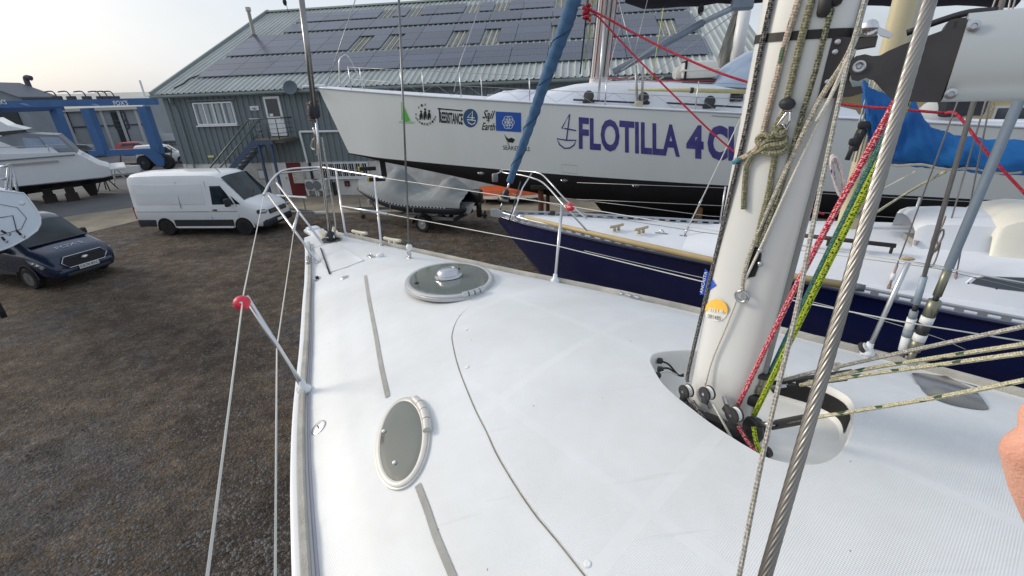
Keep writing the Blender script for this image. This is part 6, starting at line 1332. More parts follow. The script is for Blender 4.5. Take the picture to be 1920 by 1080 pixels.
Mh.ell(hp_(2010, 850, .025), (.045, .035, .05), 16, 10)
ob = Mh.build('hand', SKIN); rm_ = ob.modifiers.new('remesh', 'REMESH'); rm_.mode = 'VOXEL'; rm_.voxel_size = .0028; rm_.use_smooth_shade = True
s_ = ob.modifiers.new('smooth', 'SMOOTH'); s_.factor = .5; s_.iterations = 14
bpy.context.view_layer.update(); m2 = bpy.data.meshes.new_from_object(ob.evaluated_get(bpy.context.evaluated_depsgraph_get())); m2.materials.clear(); m2.materials.append(SKIN)
m2.polygons.foreach_set('use_smooth', [True]*len(m2.polygons))
bpy.data.objects.remove(ob); ho_ = bpy.data.objects.new('person', m2); COL.objects.link(ho_); tag(ho_, 'bare hand of the person taking the picture at the right edge', 'person')
# ================================================================== RACING YACHT
RA = Vector((.985, -.174, 0)); RNn = Vector((-.174, -.985, 0)); RO = Vector((-5.44, 14.43, 0)); RRZ = math.atan2(RA.y, RA.x)
RHB = [(0, .03), (.6, .22), (1.2, .40), (2, .64), (3, .92), (4, 1.15), (6, 1.52), (8, 1.77), (10, 1.9), (12, 1.94), (15, 1.92), (18, 1.8), (20.5, 1.65)]
def solve(line, bfun, s):
    """height at which the near side meets the line measured in the photo"""
    q = RO + RA*s + RNn*bfun(s); lo, hi = 0.0, 8.0
    for _ in range(40):
        z = (lo + hi)/2; v = Vector((q.x, q.y, z)) - CO; w = v.dot(CF); px = 960 + FPX*v.dot(CR)/w; py = 540 - FPX*v.dot(CU)/w
        y = float(np.interp(px, [p[0] for p in line], [p[1] for p in line]))
        if py > y: lo = z
        else: hi = z
    return z
SHL = [(560, 161), (597, 165), (640, 170), (780, 178), (965, 192.5), (1115, 202), (1390, 210), (1543, 222), (1731, 231), (1920, 240)]
WLL = [(600, 288), (650, 292.5), (760, 302), (942, 317.5), (1360, 350), (1501, 362), (1920, 374)]
bsh = lambda s: interp(s, RHB); bwl = lambda s: interp(s, RHB)*(.72 + .2*sstep(0, 8, s))
S_ = np.arange(0, 17.1, .5); zs_ = np.polyfit(S_, [solve(SHL, bsh, s) for s in S_], 3); zw_ = np.polyfit(S_[1:], [solve(WLL, bwl, s) for s in S_[1:]], 2)
def rzs(s): return float(np.polyval(zs_, min(s, 18)))
def rzw(s): return float(np.polyval(zw_, min(s, 18)))
def rw(s, n, z): return RO + RA*s + RNn*n + Vector((0, 0, z))
def rside(s, z, lift=0.0):
    """point on the near topside"""
    zs, zw = rzs(s), rzw(s); t = (zs - z)/(zs - zw); st = .52*sstep(2.2, 0, s)*0
    return rw(s, lerp(bsh(s), bwl(s), t**1.25) + lift, z)
ry = thing('racing_yacht', 'long white racing yacht with sponsor logos and FLOTILLA 4 CLIMATE lettering', 'sailing boat', (RO.x, RO.y, 0), RRZ)
RW = mat('racer_white', (228, 231, 228), .3, coat=.2, var=.4, vscale=.7, tint=(208, 211, 204), stretch=(1, 1, .35)); DW = mat('racer_deck', (224, 228, 236), .45, var=.15, vscale=2)
ST = [0, .3, .6, 1, 1.5, 2, 3, 4, 5, 6, 7, 8, 9, 10, 11, 12, 13, 14, 15.5, 17, 19, 20.5]
def rake(s, t): return max(0, (.62 - s*.35))*t if s < 1.8 else 0
g = []
for s in ST:
    zs, zw = rzs(s), rzw(s); row = []
    for sg in (1, -1):
        r_ = [rw(s + rake(s, t), sg*lerp(bsh(s), bwl(s), t**1.25), lerp(zs, zw, t)) for t in (0, .2, .4, .6, .8, 1)]
        row.append(r_)
    g.append(row)
for sg in (0, 1): pass
fixn(MB().loft([r[0] + list(reversed(r[1])) for r in g], close=False, caps=False).build('hull', RW, ry, 50, True))
tr = g[-1]; fixn(MB().add(tr[0] + list(reversed(tr[1])), [tuple(range(12))]).build('transom', RW, ry, None, True))
gb_ = []
for s in ST:
    zw = rzw(s); dep = .05 + .95*sstep(0, 9, s); b_ = bwl(s); r = rake(s, 1)
    gb_.append([rw(s + r, b_ + .004, zw + .012), rw(s + r, b_*.97, zw - dep*.3), rw(s + r*1.1, b_*.72, zw - dep*.75), rw(s + r*1.3, 0, zw - dep), rw(s + r*1.1, -b_*.72, zw - dep*.75), rw(s + r, -b_*.97, zw - dep*.3), rw(s + r, -b_ - .004, zw + .012)])
fixn(MB().loft(gb_, close=False, caps=False).build('bottom', ANTIF, ry, 50, True))
M = MB(); M.loft([[rw(10.4 + x*c, y*k_, z) for x, y in ((-1.5, 0), (-.9, 1), (.6, 1), (1.5, 0), (.6, -1), (-.9, -1))] for z, c, k_ in ((rzw(10) - .6, 1.7, .7), (1.5, 1.3, .25), (.35, 1.0, .16))]); M.bbox(rw(10.4, 0, .3), (3.0, .7, .5), .2, RRZ); fixn(M.build('keel', ANTIF, ry, None, True))
MB().sheet([[rw(s, bsh(s) - .01, rzs(s) - .003), rw(s, bsh(s)*.5, rzs(s) + .05), rw(s, 0, rzs(s) + .07), rw(s, -bsh(s)*.5, rzs(s) + .05), rw(s, -bsh(s) + .01, rzs(s) - .003)] for s in ST]).build('deck', DW, ry, True, True)
for sg in (1, -1): MB().tube([rw(s, sg*(bsh(s) + .005), rzs(s) + .012) for s in ST], .028, 6).build('gunwale', DW, ry, True, True)
def rpl(x, y, n): return atp(x, y, RO + RNn*n, RNn)     # on a vertical plane n metres off the centreline, near side
def rs(p): return (p - RO).dot(RA)
# coachroof profile traced on the centreline plane
cr = [(905, 186), (925, 178), (962, 172), (985, 173), (992, 178), (1010, 177), (1030, 172), (1075, 162), (1120, 157), (1180, 154), (1260, 153.5), (1340, 157), (1385, 165), (1480, 168), (1540, 190), (1600, 205)]
P = [rpl(x, y, .8) for x, y in cr]; prs = [(rs(p), p.z) for p in P]
g = []
for s, z in prs:
    zd = rzs(s) - .02; hw_ = min(1.0, bsh(s)*.62)
    g.append([rw(s, hw_ + .12, zd), rw(s, hw_ + .04, lerp(zd, z, .6)), rw(s, hw_ - .1, lerp(zd, z, .93)), rw(s, 0, max(zd + .08, z + .06)), rw(s, -hw_ + .1, lerp(zd, z, .93)), rw(s, -hw_ - .04, lerp(zd, z, .6)), rw(s, -hw_ - .12, zd)])
fixn(MB().loft(g, close=False, caps=False).build('coachroof', DW, ry, 35, True))
a = rpl(962, 172, .8); MB().bbox(rw(rs(a) + .1, .2, rzs(rs(a)) + .16), (.9, .8, .2), .05, RRZ).build('fore_hatch', DW, ry, 40, True)
WB = mat('window_black', (24, 26, 30), .15, spec=.8)
for (x, y, w_, h_) in ((1381, 182, .3, .2),): p = rpl(x, y, 1.06); MB().bbox(p + RNn*.02, (w_, .05, h_), .03, RRZ).build('port_light', WB, ry, 40, True)
# lettering and logos follow the topside
def solve_s(x, y):
    """photo point -> (station, height) on the near topside"""
    s = 6.0
    for _ in range(60):
        p = atp(x, y, RO + RNn*lerp(bsh(s), bwl(s), .4), RNn); s = s*.5 + rs(p)*.5
    t = .4
    for _ in range(8):
        p = atp(x, y, RO + RNn*lerp(bsh(s), bwl(s), t**1.25), RNn); s = rs(p); t = min(1, max(.01, (rzs(s) - p.z)/(rzs(s) - rzw(s))))
    return s, p.z
def hullmap(o, ex, ey, lift=.006):
    def f(a, b_):
        s, z = solve_s(o[0] + ex[0]*a + ey[0]*b_, o[1] + ex[1]*a + ey[1]*b_); return rside(s, z, lift)
    return f
def hull_text(nm, txt, mt, o, ex, ey, h, w, bold=.0, shear=0.0, parent=None, lift=.006):
    return letters(nm, txt, mt, parent or ry, (0, 0, 0), (1, 0, 0), (0, 1, 0), h, w, bold, True, shear=shear, fn=hullmap(o, ex, ey, lift))
def hull_poly(nm, poly, mt, parent=None, lift=.006):
    f = hullmap((0, 0), (1, 0), (0, 1), lift); return fixn(MB().add([f(x, y) for x, y in poly], [tuple(range(len(poly)))]).build(nm, mt, parent or ry, None, True))
def hull_line(nm, pts, wd, mt, parent=None, lift=.006, closed=False):
    f = hullmap((0, 0), (1, 0), (0, 1), lift); V, F = [], []; n_ = len(pts)
    for i, (x, y) in enumerate(pts):
        a = pts[(i - 1) % n_] if closed else pts[max(0, i - 1)]; b_ = pts[(i + 1) % n_] if closed else pts[min(n_ - 1, i + 1)]; dx, dy = b_[0] - a[0], b_[1] - a[1]; L = math.hypot(dx, dy) or 1
        V += [f(x - dy/L*wd, y + dx/L*wd), f(x + dy/L*wd, y - dx/L*wd)]
    for i in range(n_ if closed else n_ - 1): j = (i + 1) % n_; F.append((2*i, 2*i + 1, 2*j + 1, 2*j))
    return fixn(MB().add(V, F).build(nm, mt, parent or ry, None, True))
VIO = mat('letter_violet', (62, 56, 126), .5, var=.5, vscale=5, tint=(96, 92, 150)); LBK = mat('logo_black', (24, 26, 30), .5); LGR = mat('logo_green', (84, 188, 62), .5); LBL = mat('logo_blue', (34, 88, 176), .5); LNB = mat('logo_slate_blue', (48, 84, 124), .5); LWT = mat('logo_white', (226, 230, 232), .5)
sl = (.997, .078)
# big name, one part per word
hull_text('name_lettering', 'FLOTILLA', VIO, (1085, 279.5), (.9967, .0812), (-.035, -1), 61, 190, .032, .06)
hull_text('name_lettering', '4', VIO, (1287, 296), (.997, .07), (-.03, -1), 63, 33, .05, .05)
hull_text('name_lettering', 'CLIMATE', VIO, (1327, 300), (.9985, .05), (-.03, -1), 66, 215, .05, .06)
# little boat drawn beside it
M_ = hull_line('boat_logo', [(1062, 262), (1068, 214), (1053, 241), (1060, 241), (1080, 245)], 1.3, VIO); hull_line('boat_logo', [(1044, 260), (1062, 263), (1080, 263), (1076, 272), (1068, 277.5), (1058, 278), (1049, 271)], 1.3, VIO, closed=True)
# green sail mark
hull_poly('sail_logo', [(752.5, 190), (755.5, 195), (755.5, 224), (752.8, 225)], LGR); hull_poly('sail_logo', [(757, 198), (769, 226), (758.5, 229)], LGR); hull_text('logo_lettering', 'VOILEVERT', LGR, (747.5, 231.5), (1, .03), (0, -1), 4.5, 31)
# ring of letters with three figures
for k, ch in enumerate('LA VIA CAMPESINA'):
    if ch == ' ': continue
    th = R(200 - k*(320/15.0)) if k < 6 else R(215 + (k - 7)*(130/8.0)); 
    cx, cy = 798.5 + 18.5*math.cos(th), 214.5 - 18.5*math.sin(th); hull_text('ring_letter', ch, LBK, (cx - 1.8, cy + 2), (1, .06), (0, -1), 4.4, 3.4, .02)
for (x, h) in ((789.5, 14), (797, 18), (804.5, 15)):
    hull_poly('figure_logo', [(x - 3, 224), (x - 3.2, 224 - h*.55), (x - 2, 224 - h*.78), (x, 224 - h), (x + 2, 224 - h*.8), (x + 3.2, 224 - h*.5), (x + 2.6, 225), (x + .6, 224 - h*.3), (x - .8, 225)], LBK)
    hull_poly('figure_logo', [(x + 2.0*math.cos(t), 223 - h + 2.2*math.sin(t)) for t in [2*math.pi*i/10 for i in range(10)]], LBK, lift=.008)
hull_text('logo_lettering', 'REESISTANCE', LBK, (823.5, 230), (.995, .09), (.02, -1), 21, 44, .03); hull_poly('logo_bar', [(820.5, 202.3), (867, 206.6), (867, 209), (820.5, 204.8)], LBK); hull_poly('logo_bar', [(822.5, 205), (825, 205.3), (825.8, 229.5), (824, 229)], LBK, lift=.008)
# shield
hull_poly('shield_logo', [(882 + 13.6*math.cos(t), 221 + (17.8 if math.sin(t) > 0 else 17)*math.copysign(abs(math.sin(t))**.9, math.sin(t))) for t in [2*math.pi*i/28 for i in range(28)]], LNB)
hull_line('shield_boat', [(885, 225), (886, 208.5), (876.5, 220), (890, 221)], 1.0, LWT, lift=.009); hull_line('shield_boat', [(875.5, 224), (892, 226), (889.5, 231.5), (884.5, 233.5), (879, 230.5)], 1.0, LWT, lift=.009, closed=True)
hull_text('script_lettering', 'Sail', LBK, (904, 222), (.99, .05), (.16, -1), 16, 22, .012, .25); hull_text('script_lettering', '4', LBK, (911.5, 229.5), (1, .05), (.1, -1), 9, 6, .0, .1); hull_text('script_lettering', 'Earth', LBK, (903, 243.5), (.99, .05), (.1, -1), 14, 25, .012, .2)
hull_poly('blue_flag', [(929.2, 209), (976.8, 211.3), (977.2, 248), (930, 245)], LBL)
for k in range(7):
    a = k*math.pi/3; cx, cy = (953, 229.5) if k == 6 else (953 + 5.6*math.cos(a), 229.5 + 6.2*math.sin(a)); hull_line('flag_ring', [(cx + 5.6*math.cos(t), cy + 6.4*math.sin(t)) for t in [2*math.pi*i/18 for i in range(18)]], .45, LWT, lift=.009 + k*.0008, closed=True)
hull_line('pennant_staff', [(946, 252.5), (955, 275)], .5, LBK); hull_poly('pennant', [(947, 254.5), (953, 260), (959, 258), (965.5, 261.5), (961.5, 268), (953, 266.5)], LBK); hull_text('logo_lettering', 'SEAKEEPERS', LBK, (943, 280.5), (.998, .06), (0, -1), 8, 50, .0)
for (x, y) in ((900, 237),): pass
# rectangular patch repair low on the topside
hull_line('patch_outline', [(1053, 308), (1082, 310.5), (1082, 325.5), (1053, 322.5)], .4, mat('patch_grey', (176, 180, 174), .5), closed=True)
hull_line('name_stripe', [(1334, 217), (1400, 221.5)], 1.0, mat('exhaust_steel', (168, 172, 174), .3, .8)); hull_poly('window_mark', [(1532, 241), (1542, 242), (1540, 255), (1530, 254)], VIO)
for (x, y) in ((896, 326), (1190, 357), (1058, 340)): f = MB().lathe([(.07, 0), (.05, .03), (.01, .035)], rw(*(lambda s: (s, bwl(s)*.99, rzw(s) - .14))(rs(rpl(x, y, 1.5)))), RNn, 14, sx=1.4, sy=.7, xa=RA).build('skin_fitting', STEEL, ry, 40, True)
for x in (1530, 1523, 1516): pass
# deck gear
def rdk(x, n, dz=0): s = rs(rpl(x, 200, n)); return rw(s, n, rzs(s) + dz)
TRK = mat('track_black', (40, 42, 46), .5)
for (xa, xb, ya, yb_) in ((1075, 1190, 187, 192.5), (1250, 1390, 193, 201)): a, c = rpl(xa, ya, 1.25), rpl(xb, yb_, 1.35); MB().beam(a, c, .05, .04).build('jib_track', TRK, ry, None, True)
for (x, y) in ((1104, 180), (1207, 183), (1331, 190)): p = rpl(x, y, 1.3); o = MB().lathe([(.03, -.05), (.12, -.04), (.12, .04), (.03, .05)], p, (-.5, -.8, .2), 16).build('deck_block', TRK, ry, 40, True); MB().bbox(p - Vector((0, 0, .12)), (.3, .1, .08), .03, RRZ).build('block_base', TRK, o, None, True)
# stanchions, guard wires, pulpit
LWR = mat('guard_wire', (170, 172, 172), .4, .6)
pts1, pts2 = [], []
for k, s in enumerate((1.2, 2.9, 4.6, 6.4, 8.2, 10.2, 12.2)):
    b_ = rw(s, bsh(s) - .06, rzs(s)); MB().tube([b_, b_ + Vector((0, 0, .62))], .014, 8).build('stanchion', TUBE, ry, True, True); pts1.append(b_ + Vector((0, 0, .6))); pts2.append(b_ + Vector((0, 0, .3)))
    c = rw(s, -bsh(s) + .06, rzs(s)); MB().tube([c, c + Vector((0, 0, .62))], .014, 8).build('stanchion', TUBE, ry, True, True)
for pp in (pts1, pts2): MB().tube(pp, .006, 5).build('guard_wire', LWR, ry, True, True)
netp = []
for i in range(25):
    s = 1.2 + i*.45; netp.append(rw(s, bsh(s) - .06, rzs(s) + (.05 if i % 2 else .3)))
MB().tube(netp, .004, 4).build('netting', LWR, ry, True, True)
pu = [rpl(638, 162, .2), rpl(636, 118, .2), rpl(642, 106, .1), rpl(652, 106, -.1), rpl(668, 135, -.3), rpl(684, 163, -.4)]
MB().tube(spline(pu, 5), .022, 8).build('pulpit', TUBE, ry, True, True)
MB().tube([rw(.25, 0, rzs(.2) + .05), rpl(668, -6, 0)], .012, 6).build('forestay', LWR, ry, True, True); MB().tube([rpl(851, 172, .6), rpl(862, 120, .4), rpl(906, -8, 0)], .012, 6).build('stay', LWR, ry, True, True)
MB().bbox(rw(-.12, 0, rzs(0) + .05), (.7, .14, .08), .03, RRZ).build('bowsprit_stub', DW, ry, None, True)
# mast, boom with black cover, strut
mb_ = rpl(1122, 153, 0); mtp = rpl(1140, -10, 0); MD = (mtp - mb_).normalized(); RMW = mat('racer_mast_white', (214, 210, 206), .35, var=.3, vscale=2, tint=(186, 180, 176), stretch=(1, 1, .1))
M = MB(); M.loft([[mb_ - MD*.4*(h == 0) + MD*h + RA*(math.cos(t)*.24) + RNn*(math.sin(t)*.13) for t in [2*math.pi*i/20 for i in range(20)]] for h in (0, 2, 12)]); rm = fixn(M.build('mast', RMW, ry, 50, True))
RC = [(60, 60, 64), (196, 194, 190), (150, 60, 80), (204, 200, 194), (90, 92, 98), (200, 198, 196)]
for k in range(9):
    q = RNn*.15 + RA*(-.22 + k*.055); MB().tube([mb_ + q*1.05 + MD*.1, mb_ + q + MD*6], .014, 6).build('mast_line', mat('mast_line_%d' % (k % 6), RC[k % 6], .8), rm, True, True)
MB().tube([mb_ - RA*.5 + MD*.2, mb_ - RA*.45 + MD*5], .02, 6).build('mast_line', CABLE, rm, True, True); MB().tube([mb_ - RA*.38 + MD*.3, mb_ - RA*.33 + MD*5], .018, 6).build('mast_line', mat('mast_line_g', (150, 160, 110), .8), rm, True, True)
P = [rpl(1108 + random.uniform(-6, 6) + k*6.5, 149 + random.uniform(-7, 4), .35) for k in range(22)]; MB().tube(spline(P, 3), .018, 5).build('coiled_lines', mat('mast_line_1', RC[1], .8), rm, True, True)
ST2 = mat('strut_grey', (124, 136, 150), .4, .3, var=.3, vscale=3)
a, c, d = rpl(1150, 136, .1), rpl(1318, 42, .1), rpl(1392, 6, .1); o = MB().tube([a, c], .085, 12).build('vang_strut', ST2, ry, True, True); MB().tube([c, d], .065, 12).build('strut_inner', mat('strut_light', (150, 160, 172), .4, .3), o, True, True); MB().bbox(d, (.5, .2, .3), .06, RRZ).build('strut_head', ST2, o, None, True)
SC = mat('cover_black', (24, 22, 30), .85, var=.4, vscale=3, tint=(44, 40, 48)); g = []
for k in range(22):
    x = lerp(1172, 1900, k/21); yb_ = (6 if x < 1195 else 15 if x < 1330 else 6) + 2.5*math.sin(k*1.3) + (7 if x > 1500 else 0); c = rpl(x, yb_, 0); r_ = .42
    g.append([c + Vector((0, 0, r_)) + RNn*(math.cos(t)*.2) + Vector((0, 0, math.sin(t)*r_)) for t in [2*math.pi*i/14 for i in range(14)]])
MB().loft(g).build('boom_cover', SC, ry, 60, True)
p = rpl(1314, 18, .15); MB().ell(p, (.07, .07, .13)).build('cover_toggle', SC, ry, True, True)
for ((xa, ya), (xb, yb_)) in (((1160, 0), (1200, 160)), ((1214, 0), (1185, 120)), ((1244, 15), (1222, 150)), ((1170, 20), (1128, 185)), ((1330, 14), (1165, 132)), ((1385, 20), (1208, 150))): MB().tube([rpl(xa, ya, .4), rpl(xb, yb_, .7)], .010, 5).build('running_line', LWR if xa != 1244 else mat('cord_lime', (206, 206, 120), .8), ry, True, True)
for (x0, x1) in ((1195, 1192), (1203, 1206)): MB().tube([rpl(x0, 205, 1.55), rpl(x1, 122, 1.55)], .03, 8).build('runner_pole', mat('pole_grey', (158, 158, 152), .4, .5), ry, True, True)
P = [rpl(1198 + 7*math.cos(k*1.1) , 203 - k*.5, 1.6) for k in range(26)]; MB().tube(spline(P, 3), .022, 6).build('rope_bundle', mat('bundle_cream', (188, 182, 160), .9), ry, True, True)
MB().tube([rpl(1122, 187, 1.35), rpl(1134, 30, .9)], .028, 8).build('shroud', TUBE, ry, True, True)
for (n_, pts) in ((.55, [(1140, 147), (1190, 149), (1280, 151), (1350, 152)]), (.45, [(1145, 146), (1240, 152), (1348, 150)])): MB().tube(spline([rpl(x, y, n_) for x, y in pts], 4), .014, 6).build('halyard', mat('line_red', (150, 52, 62), .8), ry, True, True)
# things lying on her deck
bp2 = MB().tube([rpl(1178, 168, 1.3), rpl(1300, 169.5, 1.3), rpl(1400, 172, 1.3)], [.02, .05, .05], 10).build('whisker_pole', mat('pole_straw', (198, 188, 132), .5, var=.3, vscale=4), None, True); tag(bp2, 'straw yellow pole laid along the racing yacht coachroof', 'pole'); MB().tube([rpl(1294, 169.4, 1.3), rpl(1300, 169.5, 1.3)], .065, 10).build('clip', TRK, bp2, True, True)
c = rpl(1309, 132, .3); lr = thing('liferaft_canister', 'white ribbed plastic canister on the racing yacht coachroof', 'canister', c, RRZ)
LRM = mat('canister_white', (224, 222, 214), .4, var=.2, vscale=3); M = MB(); M.bbox((0, 0, 0), (.86, .55, .42), .13); M.bbox((-.42, .1, -.04), (.3, .5, .3), .1); M.build('shell', LRM, lr, 40); MB().bbox((0, 0, 0), (.90, .59, .05), .02).build('seam_band', LRM, lr, 40); MB().bbox((-.34, 0, 0), (.05, .58, .45), .02).build('strap', SC, lr, 40); MB().bbox((0, 0, -.24), (.8, .5, .08), .02).build('cradle', TRK, lr)
SPH = mat('sprayhood_clear', (150, 168, 192), .22, .0, spec=.8, var=.35, vscale=1.6, tint=(196, 206, 216)); g = []
sp = [(1330, 158), (1352, 132), (1378, 112), (1405, 96), (1440, 86), (1490, 84)]
for x, y in sp:
    p = rpl(x, y, .3); s = rs(p); zb = rzs(s) + .55; g.append([rw(s, .9*math.cos(t), zb + max(.0, p.z - zb)*math.sin(t)) for t in [math.pi*i/10 for i in range(11)]])
MB().loft(g, close=False, caps=False).build('sprayhood', SPH, ry, True, True)
# hauled-out neighbour beyond: white mast with pale sail
nb = thing('neighbour_mast', 'white mast with a dull grey sail standing beyond the racing yacht', 'mast', aty(1382, 150, 19))
MB().tube([aty(1372, 158, 19), aty(1402, -12, 19)], .22, 16).build('spar', mat('mast_white', (214, 216, 216), .4), nb, True, True)
g = []
for y in (10, 45, 80, 115, 140): L_ = lerp(1380, 1336, (y - 10)/130); R__ = lerp(1392, 1370, (y - 10)/130); g.append([aty(lerp(L_, R__, t), y, 19.2 + .15*math.sin(t*9 + y)) for t in [i/8 for i in range(9)]])
o = MB().sheet(g); k = len(o.v); o.v += [(x, y + .06, z) for x, y, z in o.v]; o.f += [tuple(reversed([i + k for i in f])) for f in o.f]; o.build('sail', mat('sail_grey', (176, 174, 164), .9, var=.4, vscale=1.5), nb, True, True)
# props under the racer
RUST = mat('prop_rust', (108, 66, 44), .85, var=.6, vscale=5, tint=(70, 48, 38)); OCH = mat('prop_ochre', (150, 112, 70), .85, var=.6, vscale=6, tint=(100, 74, 52))
def rprop(x, ytop, label, mt, r_, n=1.2):
    p = rpl(x, ytop, n); t = thing('boat_prop', label, 'prop', (p.x, p.y, 0), RRZ, 'props under the racing yacht'); s = rs(p); zt = rzw(s) - .32
    MB().cyl((0, 0, 0), (0, 0, zt - .1), r_, n=12).build('post', mt, t, 40); MB().bbox((0, 0, zt - .06), (.5, .4, .12), .02).build('head_board', PROPM, t); MB().bbox((0, 0, .04), (.5, .5, .08), .02).build('foot_plate', mt, t)
rprop(1014, 355, 'thick rusty tube prop seen beyond the navy bow rail', RUST, .075); rprop(1027, 358, 'slimmer rusty prop just right of the thick one', RUST, .055, .2); rprop(1312, 385, 'short ochre prop near the mast against the black bottom', OCH, .09, 1.3)
YEL = mat('yellow_end', (216, 178, 60), .6)
for k, (x, y, lab) in enumerate(((672, 317, 'upper dark beam with a yellow end at the racing yacht bow'), (690, 337, 'lower dark beam with a yellow end under the racing yacht bow'))):
    p = atp(x, y, RO + RA*2.2, RNn); c = thing('cradle_beam', lab, 'beam', p, RRZ + .2, 'cradle beams under the racing yacht bow'); MB().box((.28, 0, 0), (.5, .1, .11)).build('beam', mat('beam_black', (34, 34, 36), .7), c); MB().box((.02, 0, 0), (.06, .11, .12)).build('yellow_end', YEL, c)
    if k == 1: MB().box((.5, .1, .3), (.14, .14, .5)).build('upright', mat('beam_black', (34, 34, 36), .7), c)
# ================================================================== NAVY YACHT
NA = Vector((math.cos(R(-28.5)), math.sin(R(-28.5)), 0)); NN = Vector((NA.y, -NA.x, 0)); NO = Vector((-.19, 7.85, 0)); NRZ = R(-28.5)     # NN points to the near side
NHB = [(0, .03), (.35, .16), (.7, .30), (1.4, .48), (2.2, .68), (3.4, .93), (4.5, 1.13), (6.4, 1.38), (8, 1.5), (9.5, 1.45), (11, 1.15)]
NZ = [(0, 2.96), (2.2, 2.90), (4.5, 2.85), (6.4, 2.78), (8, 2.76), (11, 2.85)]
nb_ = lambda s: interp(s, NHB); nz_ = lambda s: interp(s, NZ)
def nw(s, n, z): return NO + NA*s + NN*n + Vector((0, 0, z))
def ndz(s, n): v = min(1, abs(n)/max(.1, nb_(s))); return nz_(s) + .07*(1 - v*v)*min(1, s)
ny = thing('navy_yacht', 'navy blue hulled yacht with white deck and perforated alloy toe rail alongside', 'sailing boat', (NO.x, NO.y, 0), NRZ)
NAVY = mat('hull_navy', (20, 28, 72), .14, coat=.7, var=.2, vscale=1.5, tint=(16, 20, 52)); NDK = mat('navy_yacht_deck', (222, 226, 232), .45, var=.25, vscale=1.6, tint=(200, 206, 214))
SN = [0, .15, .35, .7, 1.1, 1.7, 2.4, 3.2, 4, 5, 6, 7, 8, 9, 10, 11]
def nring(s):
    zs = nz_(s); b_ = nb_(s); k = sstep(0, 3.2, s); zb = max(1.35, zs - .12 - 1.08*s); oh = lerp(0, .0, k)
    wlb = b_*lerp(.35, .92, sstep(0, 5, s))
    return [(b_, zs), (b_*.995, zs - .05), (lerp(b_, wlb, .35), lerp(zs, zb, .3)), (lerp(b_, wlb, .8), lerp(zs, zb, .6)), (wlb*.75, lerp(zs, zb, .85)), (0.012, zb)]
rings = []
for s in SN: r = nring(s); rings.append([nw(s, n, z) for n, z in r] + [nw(s, -n, z) for n, z in reversed(r)])
fixn(MB().loft(rings).build('hull', NAVY, ny, 50, True))
M = MB(); M.loft([[nw(6.2 + x*c, y*.16, z) for x, y in ((-1.4, 0), (-.8, 1), (.8, 1), (1.4, 0), (.8, -1), (-.8, -1))] for z, c in ((1.75, 1.3), (.3, .9))]); fixn(M.build('keel', ANTIF, ny, None, True))
g = [[nw(s, nb_(s)*k, ndz(s, nb_(s)*k) + .003) for k in (-.99, -.7, -.4, 0, .4, .7, .99)] for s in SN[1:]]
MB().sheet(g).build('deck', NDK, ny, True, True)
MB().tube([nw(s, nb_(s) + .012, nz_(s) - .012) for s in SN], .02, 6).build('rubbing_strake', NAVY, ny, True, True)
ALR = mat('rail_alloy', (178, 184, 192), .4, .5, var=.3, vscale=6)
for sg in (1, -1):
    M = MB(); ds = .165; s = .12
    pt = lambda s_, h: nw(s_, sg*(nb_(s_) - .004), nz_(s_) + h)
    while s < 10.6:
        for (a, b_, h0, h1) in ((s, s + ds, 0, .018), (s, s + ds, .046, .068), (s, s + .035, .018, .046), (s + ds - .035, s + ds, .018, .046)):
            q = [pt(a, h0), pt(b_, h0), pt(b_, h1), pt(a, h1)]; off = NN*sg*-.006; M.add(q + [v + off for v in q], [(0, 1, 2, 3), (7, 6, 5, 4), (0, 4, 5, 1), (3, 2, 6, 7)])
        s += ds
    M.tube([pt(s_, .068) - NN*sg*.012 for s_ in np.arange(.12, 10.6, .3)], .014, 6); M.build('toe_rail', ALR, ny, None, True)
M = MB(); M.prism([(-.16, -.04), (.12, -.06), (.15, .01), (-.04, .09), (-.17, .08)], nw(.05, .03, 2.99), NA, (0, 0, 1), .06); fixn(M.build('stem_fitting', ALR, ny, None, True))
# coachroof: low wedge forward, trunk and raised doghouse aft (traced on the centre plane)
def npl(x, y, n=0.0): return atp(x, y, NO + NN*n, NN)
def ns(p): return (p - NO).dot(NA)
def nround(prs, hw, nm, mt=NDK, sh=.85):
    g = []
    for s, z in prs:
        w_ = min(hw, nb_(s)*.68); zd = nz_(s) - .01
        g.append([nw(s, w_ + .1, zd), nw(s, w_ + .02, lerp(zd, z, .55)), nw(s, w_*sh, lerp(zd, z, .92)), nw(s, w_*.4, z + .005), nw(s, 0, z + .02), nw(s, -w_*.4, z + .005), nw(s, -w_*sh, lerp(zd, z, .92)), nw(s, -w_ - .02, lerp(zd, z, .55)), nw(s, -w_ - .1, zd)])
    return fixn(MB().loft(g, close=False, caps=False).build(nm, mt, ny, 40, True))
nround([(3.2, 2.95), (3.5, 3.0), (3.9, 3.06), (4.4, 3.12), (5.2, 3.18), (6.2, 3.22), (7.5, 3.26), (9, 3.26), (9.2, 2.9)], 1.0, 'coachroof')
def tr_(px, n): return [(ns(npl(x, y, n)), npl(x, y, n).z) for x, y in px]
nround(tr_([(1700, 408), (1706, 401), (1722, 395), (1770, 394), (1830, 397), (1900, 400), (1990, 404)], .0), .5, 'sliding_hatch_garage', NDK, .9)
nround(tr_([(1824, 410), (1832, 398), (1848, 388), (1868, 381), (1895, 378), (1930, 380), (1990, 388)], -.1), .6, 'doghouse', mat('doghouse_cream', (224, 222, 210), .45, var=.2, vscale=2))
